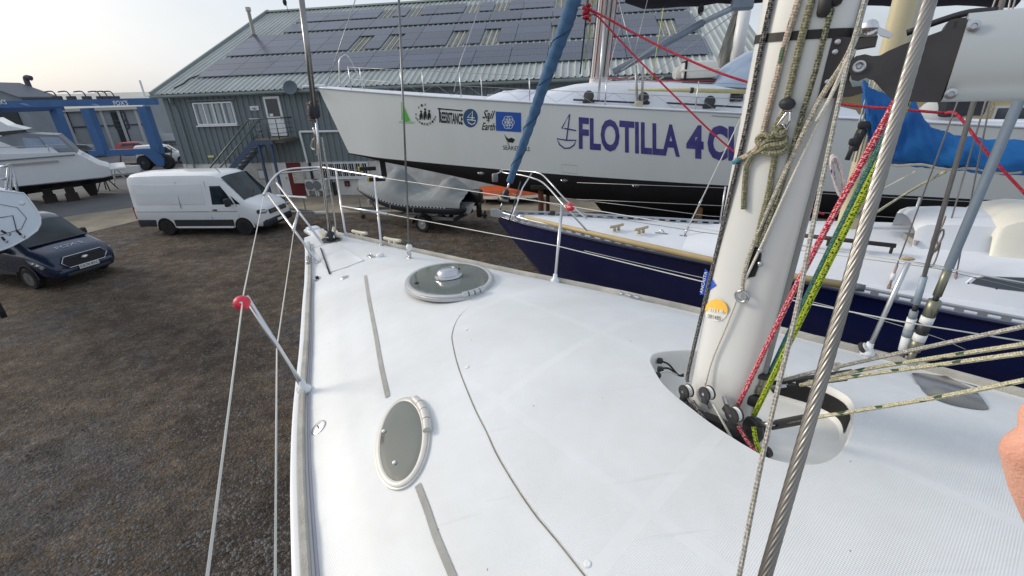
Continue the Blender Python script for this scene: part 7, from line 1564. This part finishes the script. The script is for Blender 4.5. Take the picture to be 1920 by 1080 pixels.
# foredeck: pole, cleats, padeye, hatch
pole = MB().tube([atz(975, 405, 3.02), atz(1150, 447, 3.02), atz(1330, 487, 2.99), atz(1480, 518, 2.96), atz(1594, 536, 2.94)], [.028, .041, .041, .041, .041], 12).build('spinnaker_pole', mat('pole_tan', (186, 166, 122), .5, var=.45, vscale=3, tint=(150, 130, 92)), None, True); tag(pole, 'long tan spinnaker pole lying along the navy yacht near rail', 'pole'); MB().tube([atz(1594, 536, 2.94), atz(1622, 541, 2.94)], [.043, .038], 12).build('end_fitting', mat('pole_end_grey', (96, 104, 112), .5), pole, True); MB().tube([atz(970, 404, 3.02), atz(982, 407, 3.02)], .036, 10).build('end_fitting', STEEL, pole, True)
NKC = mat('cleat_bronze', (184, 170, 140), .3, .8)
for (px, py) in ((1156, 432), (1202, 437)): cleat(atz(px, py, ndz(1.9, .1) + .0), NRZ + 1.0, NKC, .27).build('cleat', NKC, ny, True, True)
p = atz(1240, 438, ndz(3, 0)); M = MB(); M.bbox(p, (.18, .06, .014), .004, NRZ); M.tube(spline([p - NA*.05, p + Vector((0, 0, .06)), p + NA*.05], 5), .008, 6); M.build('padeye', STEEL, ny, True, True)
MB().bbox(nw(.95, -.2, 3.03), (.1, .08, .08), .03, NRZ).build('fairlead', INK, ny, 40, True)
# handrails, windows, vents on the coachroof
DWD = mat('handrail_dark', (58, 48, 46), .6, var=.3, vscale=8)
for (xa, ya, xb, yb_, n) in ((1493, 440, 1680, 461, .55), (1810, 451, 1960, 462, .6)):
    z_ = 3.27; a, c = atz(xa, ya, z_), atz(xb, yb_, z_); M = MB(); M.tube([a, c], .025, 8)
    for t in (.03, .35, .67, .97): q = a.lerp(c, t); M.cyl(q, q - Vector((0, 0, .09)), .016, n=6)
    M.build('handrail', DWD, ny, True, True)
vp = [atz(x, y, 3.27) for x, y in ((1694, 436), (1713, 437), (1730, 450), (1718, 453))]; fixn(MB().add(vp + [v - Vector((0, 0, .05)) for v in vp], [(0, 1, 2, 3), (7, 6, 5, 4), (0, 4, 5, 1), (1, 5, 6, 2), (2, 6, 7, 3), (3, 7, 4, 0)]).build('deck_vent', mat('vent_grey', (150, 148, 142), .5), ny, None, True))
wpz = [(1820, 531), (1832, 521), (1850, 518), (1930, 521), (1990, 528), (1990, 556), (1930, 548), (1870, 541)]
n0 = 1.02
wv = [atp(x, y, nw(6, n0 + .20, 3), (NN + Vector((0, 0, .25)))) for x, y in wpz]; cwn = sum(wv, Vector())/len(wv); nrm = (NN + Vector((0, 0, .25))).normalized()
wf = fixn(MB().add([cwn + (v - cwn)*1.1 for v in wv] + [cwn + (v - cwn)*1.1 - nrm*.04 for v in wv], [tuple(range(8)), tuple(reversed(range(8, 16)))] + [(i, 8 + i, 8 + (i+1) % 8, (i+1) % 8) for i in range(8)]).build('window', NDK, ny, None, True)); fixn(MB().add([v + nrm*.006 for v in wv], [tuple(range(8))]).build('pane', mat('pane_dark', (46, 54, 68), .12, spec=.8, coat=.3), wf, None, True))
for v in [cwn + (v - cwn)*1.055 + nrm*.003 for v in wv]: MB().lathe([(.008, 0), (.004, .004)], v, nrm, 8).build('screw', INK, wf, None, True)
for k, (x, y) in enumerate(((1856, 424), (1912, 427))): p = atz(x, y, 3.44); M = MB(); M.bbox(p, (.1, .04, .012), .003, NRZ); M.tube(spline([p - NA*.03, p + Vector((0, 0, .04)), p + NA*.03], 4), .008, 6); M.build('deck_eye', STEEL, ny, True, True)
MB().tube([atz(1760, 483 + 30, 2.86), atz(1930, 545, 2.84)], .02, 8).build('jib_track', mat('track_alloy', (150, 154, 158), .4, .6), ny, True, True)
# pulpit, stanchions and guard wires
nzr = 2.96
def nt(x, y, z): return atz(x, y, z)
T_ = .0135
M = MB(); M.tube(spline([nt(1108, 440, nzr + .03), nt(1083, 413, nzr + .24), nt(1058, 386, nzr + .43), nt(1026, 350, nzr + .60), nt(1007, 337, nzr + .64), nt(975, 328, nzr + .64), nt(948, 324.5, nzr + .64), nt(938, 321, nzr + .64), nt(946, 318.5, nzr + .64), nt(980, 321, nzr + .64), nt(1011, 325, nzr + .64), nt(1030, 341, nzr + .57), nt(1060, 374, nzr + .34), nt(1100, 410, nzr + .03)], 4), T_, 8); M.build('pulpit', TUBE, ny, True, True)
MB().tube([nt(997, 325, nzr + .64), nt(980, 352, nzr + .42), nt(958, 413, nzr + .02)], T_, 8).build('pulpit_leg', TUBE, ny, True, True); MB().tube([nt(976, 341, nzr + .5), nt(955, 413, nzr + .02)], T_*.9, 8).build('pulpit_leg', mat('tube_dark', (90, 92, 96), .35, .9), ny, True, True)
lt_ = nt(928, 333, nzr + .62); nl = MB().lathe([(.05, -.07), (.055, -.05), (.055, .05), (.04, .07)], lt_, (0, 0, 1), 16).build('bow_light', mat('lamp_grey', (120, 118, 122), .4, var=.4, vscale=10), ny, 40, True); MB().tube([lt_ + Vector((0, 0, .05)), nt(942, 321, nzr + .64)], .012, 6).build('bracket', TUBE, nl, True, True)
fst = (1322, 423, 1345, 345); fb2 = nw(3.55, -nb_(3.55) + .03, nz_(3.5)); MB().tube([fb2, fb2 + Vector((0, 0, .62))], .0135, 8).build('stanchion', TUBE, ny, True, True)
for s in (6.0, 8.2):
    b_ = nw(s, -nb_(s) + .03, nz_(s)); MB().tube([b_, b_ + Vector((0, 0, .62))], .0135, 8).build('stanchion', TUBE, ny, True, True)
for s in (4.6, 7.4):
    b_ = nw(s, nb_(s) - .03, nz_(s))
gw = mat('wire_thin', (150, 152, 152), .4, .6)
for h in (.6, .32): MB().tube([nw(s, -nb_(s) + .03, nz_(s) + h) for s in (1.3, 3.55, 6, 8.2, 10)], .005, 5).build('guard_wire', gw, ny, True, True)
for (pts) in ([(1055, 371), (1200, 388), (1330, 405), (1500, 415)], [(960, 363), (1105, 402), (1320, 436), (1450, 451)]): MB().tube([nt(x, y, nzr + .32) for x, y in pts], .0045, 5).build('guard_wire', gw, ny, True, True)
for pts in ([(1476, 457), (1755, 497), (1930, 537)], [(1476, 466), (1755, 503), (1930, 545)], [(1640, 427), (1808, 449), (1930, 457)]): MB().tube([nt(x, y, 3.32) for x, y in pts], .0035, 5).build('guard_wire', gw, ny, True, True)
# forestay with furled blue genoa and drum
BLS = mat('sail_uv_blue', (74, 108, 142), .85, var=.6, vscale=5, tint=(52, 82, 116), bump=.5, bscale=25, stretch=(1, 1, .3))
fs0 = npl(945, 372); fs1 = npl(1079, -8); fd_ = (fs1 - fs0).normalized(); FL = (fs1 - fs0).length
gn = thing('furled_genoa', 'blue furled headsail wound tightly round the navy yacht forestay', 'sail', fs0)
M = MB(); N_ = 150; pp, rr = [], []
for k in range(N_): t = lerp(.10, 1.25, k/(N_ - 1)); pp.append(fs0 + fd_*FL*t); rr.append(lerp(.055, .105, min(1, t*1.1))*(1 + .05*math.sin(k*.9) + (.05 if k % 13 == 0 else 0)))
M.tube(pp, rr, 16, lobes=(1, .12, 4.0)); M.build('sail', BLS, gn, True, True)
sp_ = [];
for k in range(400): t = lerp(.12, 1.2, k/399); a = k*.34; r_ = lerp(.058, .106, min(1, t*1.1))*1.0; u_ = fd_.orthogonal().normalized(); v_ = fd_.cross(u_); sp_.append(fs0 + fd_*FL*t + (u_*math.cos(a*.25) + v_*math.sin(a*.25))*r_)
MB().tube(sp_, .006, 4).build('leech_edge', mat('sail_edge_dark', (28, 52, 88), .9), gn, True, True)
MB().tube([fs0, fs0 + fd_*FL*.13], .018, 8).build('foil', STEEL, gn, True, True)
o = MB().lathe([(.05, -.06), (.10, -.05), (.105, -.035), (.075, -.03), (.075, .03), (.105, .035), (.10, .05), (.06, .06), (.05, .14), (.03, .17)], fs0 - fd_*.0, fd_, 20).build('furler_drum', mat('drum_black', (48, 50, 54), .4, .4), gn, 40, True)
MB().lathe([(.078, -.028), (.085, 0), (.078, .028)], fs0, fd_, 20).build('wound_line', mat('drum_line', (170, 166, 156), .8), o, True, True); MB().tube([fs0 - fd_*.06, fs0 - fd_*.28], .012, 6).build('link', STEEL, o, True, True)
MB().tube([npl(1082, 15, 0), npl(1100, 16, 0)], .02, 6).build('clew_patch', mat('clew_white', (206, 206, 200), .8), gn, True, True)
RR = rope_mat('rope_dark_red', (150, 34, 52), (196, 70, 84), pitch=.03)
cw = npl(1100, 14); G5 = 'dark red sheets from the blue furled sail'
rope('sheet', [cw, npl(1145, 38), npl(1200, 68), npl(1290, 112, .2), npl(1392, 151, .4), npl(1560, 192, .5), npl(1690, 205, .6), npl(1772, 212, .6)], .0135, RR, 'upper dark red sheet passing behind the mast to the right', 'rope', G5)
rope('sheet', [npl(1772, 212, .6), npl(1797, 217, .7), npl(1850, 285, .8), npl(1930, 372, .9)], .014, RR, 'dark red rope dropping to the right edge across the blue sail cover', 'rope', G5)
rope('sheet', [cw, npl(1125, 35), npl(1190, 105), npl(1280, 195, .2), npl(1350, 262, .3), npl(1420, 318, .4), npl(1520, 388, .5), npl(1545, 402, .5)], .0115, RR, 'lower dark red sheet falling steeply to the navy yacht mast', 'rope', G5)
K2 = [npl(1100 + 6*math.sin(k*1.1), 8 + k*1.6, .05*math.cos(k*1.3)) for k in range(20)]
rope('clew_knot', K2, .02, RR, 'dark red knot tied at the clew of the blue furled sail', 'knot', None, 6, 3)
# mast, boom with blue cover, standing rigging
TAN = mat('mast_tan', (206, 196, 164), .45, .1, var=.35, vscale=3, tint=(178, 164, 124), stretch=(1, 1, .15))
ms0 = atz(1588, 425, 3.2); ms1 = aty(1700, -8, ms0.y - .1); mdr = (ms1 - ms0).normalized()
nm_ = thing('navy_yacht_mast', 'tan painted mast of the navy yacht seen behind the foreground mast', 'mast', ms0, NRZ)
M = MB(); M.loft([[ms0 + mdr*h + NA*(math.cos(t)*.115) + NN*(math.sin(t)*.08) for t in [2*math.pi*i/20 for i in range(20)]] for h in (-.1, 2, 4, 9)]); fixn(M.build('spar', TAN, nm_, 50, True))
MB().beam(ms0 + NA*.12 + mdr*.2, ms0 + NA*.12 + mdr*9, .05, .02, NN).build('sail_track', mat('track_pale', (196, 196, 190), .4, .3), nm_, None, True)
for (px, py, sx, sz) in ((1622, 322, .16, .2), (1640, 238, .1, .16)): p = aty(px, py, ms0.y - .14); MB().bbox(p, (sx, .08, sz), .02, NRZ).build('mast_winch_pad', mat('pad_white', (196, 198, 196), .45), nm_, 40, True)
p = aty(1608, 262, ms0.y - .22); M = MB(); M.bbox(p, (.08, .1, .26), .03, NRZ, Matrix.Rotation(.2, 3, 'Y')); M.bbox(p + Vector((.02, -.02, .16)), (.12, .08, .08), .02, NRZ); M.bbox(p + Vector((-.05, -.02, -.02)), (.1, .08, .08), .02, NRZ); M.build('winch_cluster', mat('gear_dark', (54, 54, 58), .5, .4, var=.4, vscale=12), nm_, 40, True)
M = MB()
for k in range(6): M.tube([aty(1592 + k*5.5, 300 + k*2, ms0.y - .16), aty(1632 + k*6, 150, ms0.y - .14)], .009, 5)
M.build('halyards', mat('halyard_grey', (184, 184, 178), .8), nm_, True, True)
PINK = rope_mat('rope_pink_white', (206, 180, 182), (228, 224, 220), (80, 60, 90), pitch=.03)
P = []
for k in range(60): t = k/59; a_ = k*2*math.pi/8.3; cx_, cy_ = 1571, 330; L1 = 36 + 5*math.sin(k*1.9); P.append(aty(cx_ + 8*math.cos(a_) - (L1*math.sin(a_))*-.22 + 2*math.sin(k), cy_ + L1*math.sin(a_), ms0.y - .2 - .004*k))
rope('coiled_halyard', P, .013, PINK, 'coil of white and pink halyard hanging left on the tan mast', 'rope', None, 6, 3)
P = [aty(1618 + 11*math.cos(k*.757) + (44 + 6*math.sin(k*2.3))*math.sin(k*.757)*-.2, 362 + (44 + 6*math.sin(k*2.3))*math.sin(k*.757), ms0.y - .2 - .003*k) for k in range(64)]
rope('coiled_halyard', P, .013, rope_mat('rope_grey_coil', (110, 110, 104), (190, 188, 180), pitch=.03), 'grey coil of rope hanging right of the tan mast foot', 'rope', None, 6, 3)
tag(MB().tube([aty(1588, 300, ms0.y - .25), aty(1610, 250, ms0.y - .23)], .028, 6).build('strut', BLK, nm_, True, True))
COVB = mat('cover_blue', (6, 98, 162), .75, var=.5, vscale=2.2, tint=(8, 52, 132), bump=.8, bscale=5, stretch=(1, 1, .45))
cvr = thing('sail_cover', 'bright blue canvas sail cover along the navy yacht boom', 'sail cover', aty(1650, 240, ms0.y - .2))
tp_ = [(1618, 150), (1640, 168), (1672, 182), (1700, 188), (1718, 195), (1735, 228), (1760, 244), (1800, 254), (1850, 260), (1925, 265), (2050, 275)]
bt_ = [(1622, 212), (1630, 268), (1642, 290), (1658, 302), (1680, 307), (1720, 312), (1775, 317), (1810, 320), (1850, 326), (1925, 327), (2050, 330)]
BDN = (NA + Vector((0, 0, 0))).normalized(); g = []
bo = ms0 + NA*.2 + NN*.24
cpl = lambda x, y, n: atp(x, y, bo + NN*n, NN)
TT, BB = spline([(x, y, 0) for x, y in tp_], 4), spline([(x, y, 0) for x, y in bt_], 4)
for k in range(len(TT)):
    a, c = cpl(TT[k].x, TT[k].y, .0), cpl(BB[k].x, BB[k].y, .0); row = []
    for i in range(22):
        t = 2*math.pi*i/22; h = (1 + math.cos(t))/2; w_ = .17*math.sin(t)*(1 + .12*math.sin(k*.8 + i*.9) + .08*math.sin(k*1.9 - i*1.7))*(.5 + .7*(1 - h)); row.append(a.lerp(c, 1 - h) + NN*w_ + Vector((0, 0, .014*math.sin(k*1.3 + i*2.1))))
    g.append(row)
fixn(MB().loft(g).build('canvas', COVB, cvr, 70, True))
P = [cpl(1655 + k*26, 306 + 3*math.sin(k*1.7) + k*1.9, .12) for k in range(11)]; MB().tube(spline(P, 4), [.012 + .006*abs(math.sin(k)) for k in range(41)], 6).build('frayed_hem', mat('hem_cream', (176, 170, 158), .9), cvr, True, True)
NW1 = mat('stay_steel', (156, 152, 150), .35, .7, var=.3, vscale=10); SPK = mat('spike_pink', (164, 140, 136), .6, var=.4, vscale=9)
def nstay(pb, pt, label, knot=None, r_=.007):
    b_ = atz(pb[0], pb[1], nz_(7) + .05); tq = aty(pt[0], pt[1], b_.y + .1); t = thing('navy_yacht_shroud', label, 'wire', b_, 0, 'shrouds of the navy yacht'); d = tq - b_
    MB().tube([b_ + d*.16, b_ + d*2.2], r_, 6).build('wire', NW1, t, True, True); o = MB().tube([b_ + d*.03, b_ + d*.16], [.012, .022, .012][0:1][0], 8).build('turnbuckle', SPK, t, True, True); MB().tube([b_ + d*.07, b_ + d*.11], .022, 10).build('barrel', WHITEP if knot else SPK, o, True, True)
    M = MB(); M.bbox(b_ + Vector((0, 0, .0)), (.14, .06, .02), .006, NRZ); M.tube([b_, b_ + d*.04], .018, 6); M.build('chainplate', mat('chainplate_rusty', (150, 128, 104), .6, .3), t, 40, True); return t
nstay((1664, 546), (1792, 200), 'navy yacht shroud ending left of the thin far shroud', True); nstay((1785, 556), (1846, 245), 'navy yacht shroud with a white barrel near the dark window', True)
t = nstay((1752, 520), (1832, 245), 'navy yacht shroud hung with looped grey cord', None, .008)
P = [aty(x, y, atz(1752, 470, 3.3).y + .01*math.sin(k)) for k, (x, y) in enumerate([(1773, 405), (1768, 420), (1760, 433), (1751, 442), (1746, 458), (1750, 473), (1758, 466), (1757, 450), (1762, 436), (1769, 430), (1768, 444), (1757, 462), (1746, 482), (1741, 496), (1747, 500), (1754, 488), (1760, 470), (1764, 452)])]; rope('looped_cord', P, .008, rope_mat('rope_dull', (120, 104, 98), (170, 160, 150), pitch=.02), 'looped grey cord tangled round the navy yacht shroud', 'cord', None, 6, 3)
p = atz(1702, 485, 3.2); wb = MB().ell(p, (.065, .03, .02), 12, 7, Matrix.Rotation(-.4, 3, 'Z')).build('wind_vane_paddle', mat('paddle_tan', (186, 160, 124), .7), None, True); tag(wb, 'small tan wooden paddle hanging on the looped cord', 'paddle')
bst = thing('baby_stay', 'thin white stay from the navy foredeck up behind the foreground mast', 'wire', atz(1355, 443, ndz(4, 0))); q0 = atz(1282, 443, ndz(3.4, .2)); q1 = aty(1386, 228, q0.y + .1); MB().tube([q0, q0.lerp(q1, 2.5)], .009, 6).build('wire', WIRE, bst, True, True); M = MB(); M.bbox(q0, (.12, .06, .02), .005, NRZ); M.tube([q0, q0.lerp(q1, .1)], .016, 8); M.tube([q0.lerp(q1, .28), q0.lerp(q1, .34)], .016, 8); M.build('turnbuckle', STEEL, bst, True, True)
fl_ = [cpl(1775, 330, .1), atz(1650, 400, 3.0)]; rope('fender_line', [cpl(1772, 322, .3), atz(1700, 362, 3.3), atz(1640, 400, 3.15)], .018, rope_mat('rope_laid_cream', (140, 140, 116), (206, 206, 180), pitch=.07), 'thick laid cream rope slanting down from the blue cover', 'rope')
rope('vang_line', [cpl(1715, 322, .2), atz(1652, 356, 3.3)], .008, RWH, 'thin white line slanting under the torn hem of the blue cover', 'cord')
# bits in the far right background
cb = thing('cream_workshop', 'cream rendered workshop wall behind the racing yacht at far right', 'building', (20, 24, 0), R(-9)); MB().box((9, 3, 2.3), (19, 6, 4.6)).build('wall', mat('cream_render', (206, 190, 146), .85, var=.4, vscale=.8, tint=(180, 160, 116)), cb); MB().box((9, 3, 4.66), (19.4, 6.4, .12)).build('roof', SHR, cb)
for x in (1.2, 4.8, 8.6): f = MB().box((x, -.03, 2.9), (1.5, .1, 1.5)).build('window', WHITEP, cb); MB().box((x, -.06, 2.9), (1.3, .08, 1.3)).build('pane', GLASS, f)
c = rpl(1766, 212, .5); fdr = thing('white_fender', 'rounded white fender lying on the racing yacht side deck', 'fender', c, RRZ); MB().ell((0, 0, 0), (.5, .3, .34), 18, 10).build('body', mat('fender_white', (222, 222, 216), .4), fdr, True); MB().tube([(.46, 0, 0), (.58, 0, 0)], .06, 10).build('eye', BLK, fdr)
P = [rpl(1800 + 22*math.sin(k*.7) + k*1.2, 205 + 12*math.cos(k*.9), .9) for k in range(40)]; rope('loose_lines', P, .02, rope_mat('rope_cream_bundle', (150, 140, 116), (204, 196, 172), pitch=.05), 'tangled cream lines heaped on the racing yacht deck at right', 'rope', None, 6, 3)
c = rpl(1790, 205, .6); bx = thing('dark_deck_box', 'dark companionway box behind the heap of cream lines', 'box', c, RRZ); MB().bbox((0, 0, .1), (.85, .7, .5), .08).build('body', INK, bx); MB().bbox((0, 0, .37), (.9, .76, .06), .02).build('lid', TRK, bx)

# ================================================================== RIB ON ITS TRAILER
rz_ = R(180 - 22.4); RXA = Vector((math.cos(rz_), math.sin(rz_), 0)); RLF = Vector((-RXA.y, RXA.x, 0))
og_ = Vector((-3.45, 17.46, 0)) + Vector((.382, .924, 0))*.95
trl = thing('boat_trailer', 'galvanised boat trailer under the covered inflatable', 'trailer', og_, rz_); GALV = mat('galvanised', (156, 160, 162), .45, .6, var=.5, vscale=5, tint=(116, 118, 120))
for s in (-1, 1):
    MB().beam((-1.3, s*.62, .52), (1.6, s*.62, .52), .08, .12).build('side_rail', GALV, trl); MB().beam((1.6, s*.62, .52), (4.4, s*.05, .5), .08, .12).build('drawbar', GALV, trl)
    w = MB().lathe([(.19, -.1), (.3, -.1), (.33, -.06), (.33, .06), (.3, .1), (.19, .1)], (0, s*.95, .33), (0, s, 0), 22, closed=True).build('wheel', TYRE, trl, 35); MB().lathe([(.2, .08), (.17, .05), (.12, .06), (.05, .09), (.01, .09)], (0, s*.95, .33), (0, s, 0), 18).build('rim', mat('rim_silver', (190, 192, 194), .35, .7), w, 40)
    M = MB(); arc = [math.pi*i/8 for i in range(9)]; M.sheet([[(.4*math.cos(a), s*(.95 + d), .34 + .4*math.sin(a)) for a in arc] for d in (-.13, .13)]); M.build('mudguard', BLK, trl)
M = MB(); M.beam((0, -.9, .36), (0, .9, .36), .08, .08); M.beam((-1.3, -.7, .5), (-1.3, .7, .5), .08, .08); M.beam((1.5, -.62, .5), (1.5, .62, .5), .07, .07); M.build('axle', GALV, trl)
MB().bbox((-1.34, 0, .55), (.1, 1.6, .14), .02).build('light_board', BLK, trl); MB().tube([(4.35, 0, .5), (4.7, 0, .52)], .035, 8).build('coupling', BLK, trl); MB().lathe([(.06, -.03), (.1, -.03), (.11, .03), (.06, .03)], (3.9, -.2, .11), (0, 1, 0), 14).build('jockey_wheel', TYRE, trl, 35); MB().cyl((3.9, -.12, .15), (3.9, -.12, .95), .025, n=8).build('jockey_leg', GALV, trl)
MB().beam((3.0, 0, .5), (3.2, 0, 1.15), .08, .08).build('winch_post', GALV, trl); MB().bbox((3.25, 0, .85), (.14, .12, .22), .03).build('winch', mat('winch_box', (186, 184, 170), .5), trl)
rib = thing('inflatable_boat', 'inflatable boat with black tubes under a grey fabric cover', 'dinghy', og_, rz_); RUB = mat('hypalon_black', (40, 44, 52), .5, var=.3, vscale=4, tint=(58, 62, 70))
def ribr(x): return .80*(1 if x < .8 else max(.02, 1 - ((x - .8)/2.85)**2.1))
def ribz(x): return .98 + .40*sstep(.6, 3.6, x)
xs_ = [-1.9, -1.75, -1.5] + list(np.arange(-1, 3.61, .3))
L_ = [(x, ribr(x), ribz(x)) for x in xs_]
P = [(x, y, z) for x, y, z in L_] + [(3.68, 0, ribz(3.6) + .02)] + [(x, -y, z) for x, y, z in reversed(L_)]; rr = [.06, .17, .23] + [.24 - .11*sstep(2.4, 3.6, p_[0]) for p_ in P[3:-3]] + [.23, .17, .06]
MB().tube(P, rr, 16).build('tube', RUB, rib, True)
MB().tube([(x, y + (.24 if y > 0 else -.24)*(1 if abs(y) > .3 else .8), z + .02) for x, y, z in P[2:-2]], .022, 6).build('rubbing_strake', mat('strake_grey', (84, 88, 96), .6), rib, True)
for i in range(-10, 23):
    x = .5 + i*.15 - .1
    if x < -1.4 or x > 3.4: continue
    for s in (1,): MB().ell((x, s*(ribr(x) + .25 - .1*sstep(2.6, 3.7, x)), ribz(x) + .07), (.026, .014, .026), 8, 5).build('lace_eye', WHITEP, rib, True)
M = MB(); M.loft([[(x, -.6*k, .95 + dz_), (x, 0, .55 + dz_*1.3), (x, .6*k, .95 + dz_)] for x, k, dz_ in ((-1.6, 1, 0), (1, 1, .05), (2.6, .7, .3), (3.5, .1, .6))]); fixn(M.build('hull', GEL, rib))
g = []
for x in np.arange(-1.75, 3.75, .11):
    r_ = ribr(x) + .25 - .16*sstep(2.6, 3.7, x); zt = ribz(x) + .25; pk = 1.2*math.exp(-((x - 1.5)/.62)**2)*.62 + .52*math.exp(-((x + .9)/.55)**2) + .30 - .1*sstep(2.4, 3.6, x); sag = .07*math.sin(x*9.0); row = []
    for i in range(33):
        v = -1 + 2*i/32; a = abs(v); zr = zt + pk*(1 - a**1.35) + .028*math.sin(v*22 + x*6 + 3*math.sin(x*2.1))*(1 - a)*(.4 + a)*1.6 + .02*math.sin(v*9 - x*14)*(1 - a*a)
        row.append((x, v*r_, zr if a < .97 else zt - .16))
    g.append(row)
o = MB().sheet(g).build('cover', mat('cover_grey', (134, 139, 140), .85, var=.4, vscale=1.6, tint=(112, 118, 121), bump=.4, bscale=12), rib, True)
M = MB(); M.bbox((-2.0, 0, 1.35), (.42, .42, .5), .1); M.bbox((-2.05, 0, .85), (.2, .16, .7), .05); fixn(M.build('outboard_motor', mat('outboard_black', (26, 26, 30), .3, coat=.4), rib, 40)); M = MB()
for k in range(3): a = k*2.1; M.bbox((-2.28, math.cos(a)*.1, .6 + math.sin(a)*.1), (.03, .12, .16), .01, 0, Matrix.Rotation(a, 3, 'X'))
M.lathe([(.05, -.1), (.05, .1), (.01, .16)], (-2.25, 0, .6), (-1, 0, 0), 10); M.build('propeller', INK, rib, 40)
for k, x in enumerate((.3, 1.4)): MB().tube(spline([(x, ribr(x) + .24, ribz(x)), (x + .05, ribr(x) + .2, .8), (x, .66, .55)], 3), .012, 5).build('strap', WIRE, rib, True)
# orange dinghy beyond
p = atz(952, 386, 0); od = thing('orange_dinghy', 'orange and white upturned dinghy on the concrete behind the outboard', 'dinghy', (p.x + .2, p.y + .9, 0), R(-8)); ORG = mat('orange_paint', (214, 98, 52), .5, var=.4, vscale=3, tint=(176, 74, 40))
fixn(MB().loft([[(x, -b_, .42), (x, -b_*.8, .42 + h*.6), (x, 0, .42 + h), (x, b_*.8, .42 + h*.6), (x, b_, .42)] for x, b_, h in ((-1.6, .6, .34), (-.8, .7, .42), (.5, .66, .42), (1.4, .34, .34), (1.75, .05, .2))], close=False, caps=False).build('hull', ORG, od, 40))
fixn(MB().loft([[(x, -b_, .42), (x, -b_ - .05, .3), (x, b_ + .05, .3), (x, b_, .42)] for x, b_ in ((-1.65, .64), (-.8, .76), (.5, .72), (1.4, .4), (1.82, .06))]).build('gunwale', mat('cream_white', (222, 216, 200), .5, var=.3, vscale=3), od, None)); MB().bbox((0, 0, .15), (2.6, .5, .3), .03).build('chock', PROPM, od)
# trailer drawbar parked ahead of the white van
p = atz(575, 398, .4); td_ = thing('trailer_drawbar', 'empty pale trailer drawbar standing beyond the white van bonnet', 'trailer', (p.x - .8, p.y, 0), R(-12))
for s in (-1, 1): MB().beam((-1.2, s*.7, .5), (1.3, s*.06, .45), .07, .1).build('arm', GALV, td_)
MB().beam((-1.2, -.9, .5), (-1.2, .9, .5), .08, .1).build('cross_member', GALV, td_); MB().beam((1.2, 0, .45), (1.9, 0, .45), .07, .08).build('coupling', WHITEP, td_); MB().cyl((-.9, .6, 1.05), (.9, .2, 1.05), .05, n=8).build('roller_bar', WHITEP, td_, 40)
for s in (-1, 1): MB().cyl((-1.0, s*.7, .0), (-1.0, s*.7, .5), .05, n=8).build('leg', GALV, td_)
MB().cyl((.7, .25, .45), (.7, .25, 1.05), .03, n=6).cyl((-.8, .55, .5), (-.8, .55, 1.05), .03, n=6).build('upright', GALV, td_)
# rusty props holding the navy yacht
def nprop(x, y, label, s, n):
    t = thing('boat_prop', label, 'prop', nw(s, n, 0), NRZ, 'props under the navy yacht'); MB().cyl((0, 0, 0), (0, 0, 1.85), .07, n=10).build('post', RUST, t, 40); MB().bbox((0, 0, 1.9), (.25, .25, .08), .02).build('pad', PROPM, t); MB().bbox((0, 0, .03), (.4, .4, .06), .02).build('foot_plate', RUST, t)
nprop(0, 0, 'rusty prop under the navy bow overhang by the teak rail', 2.0, .12)
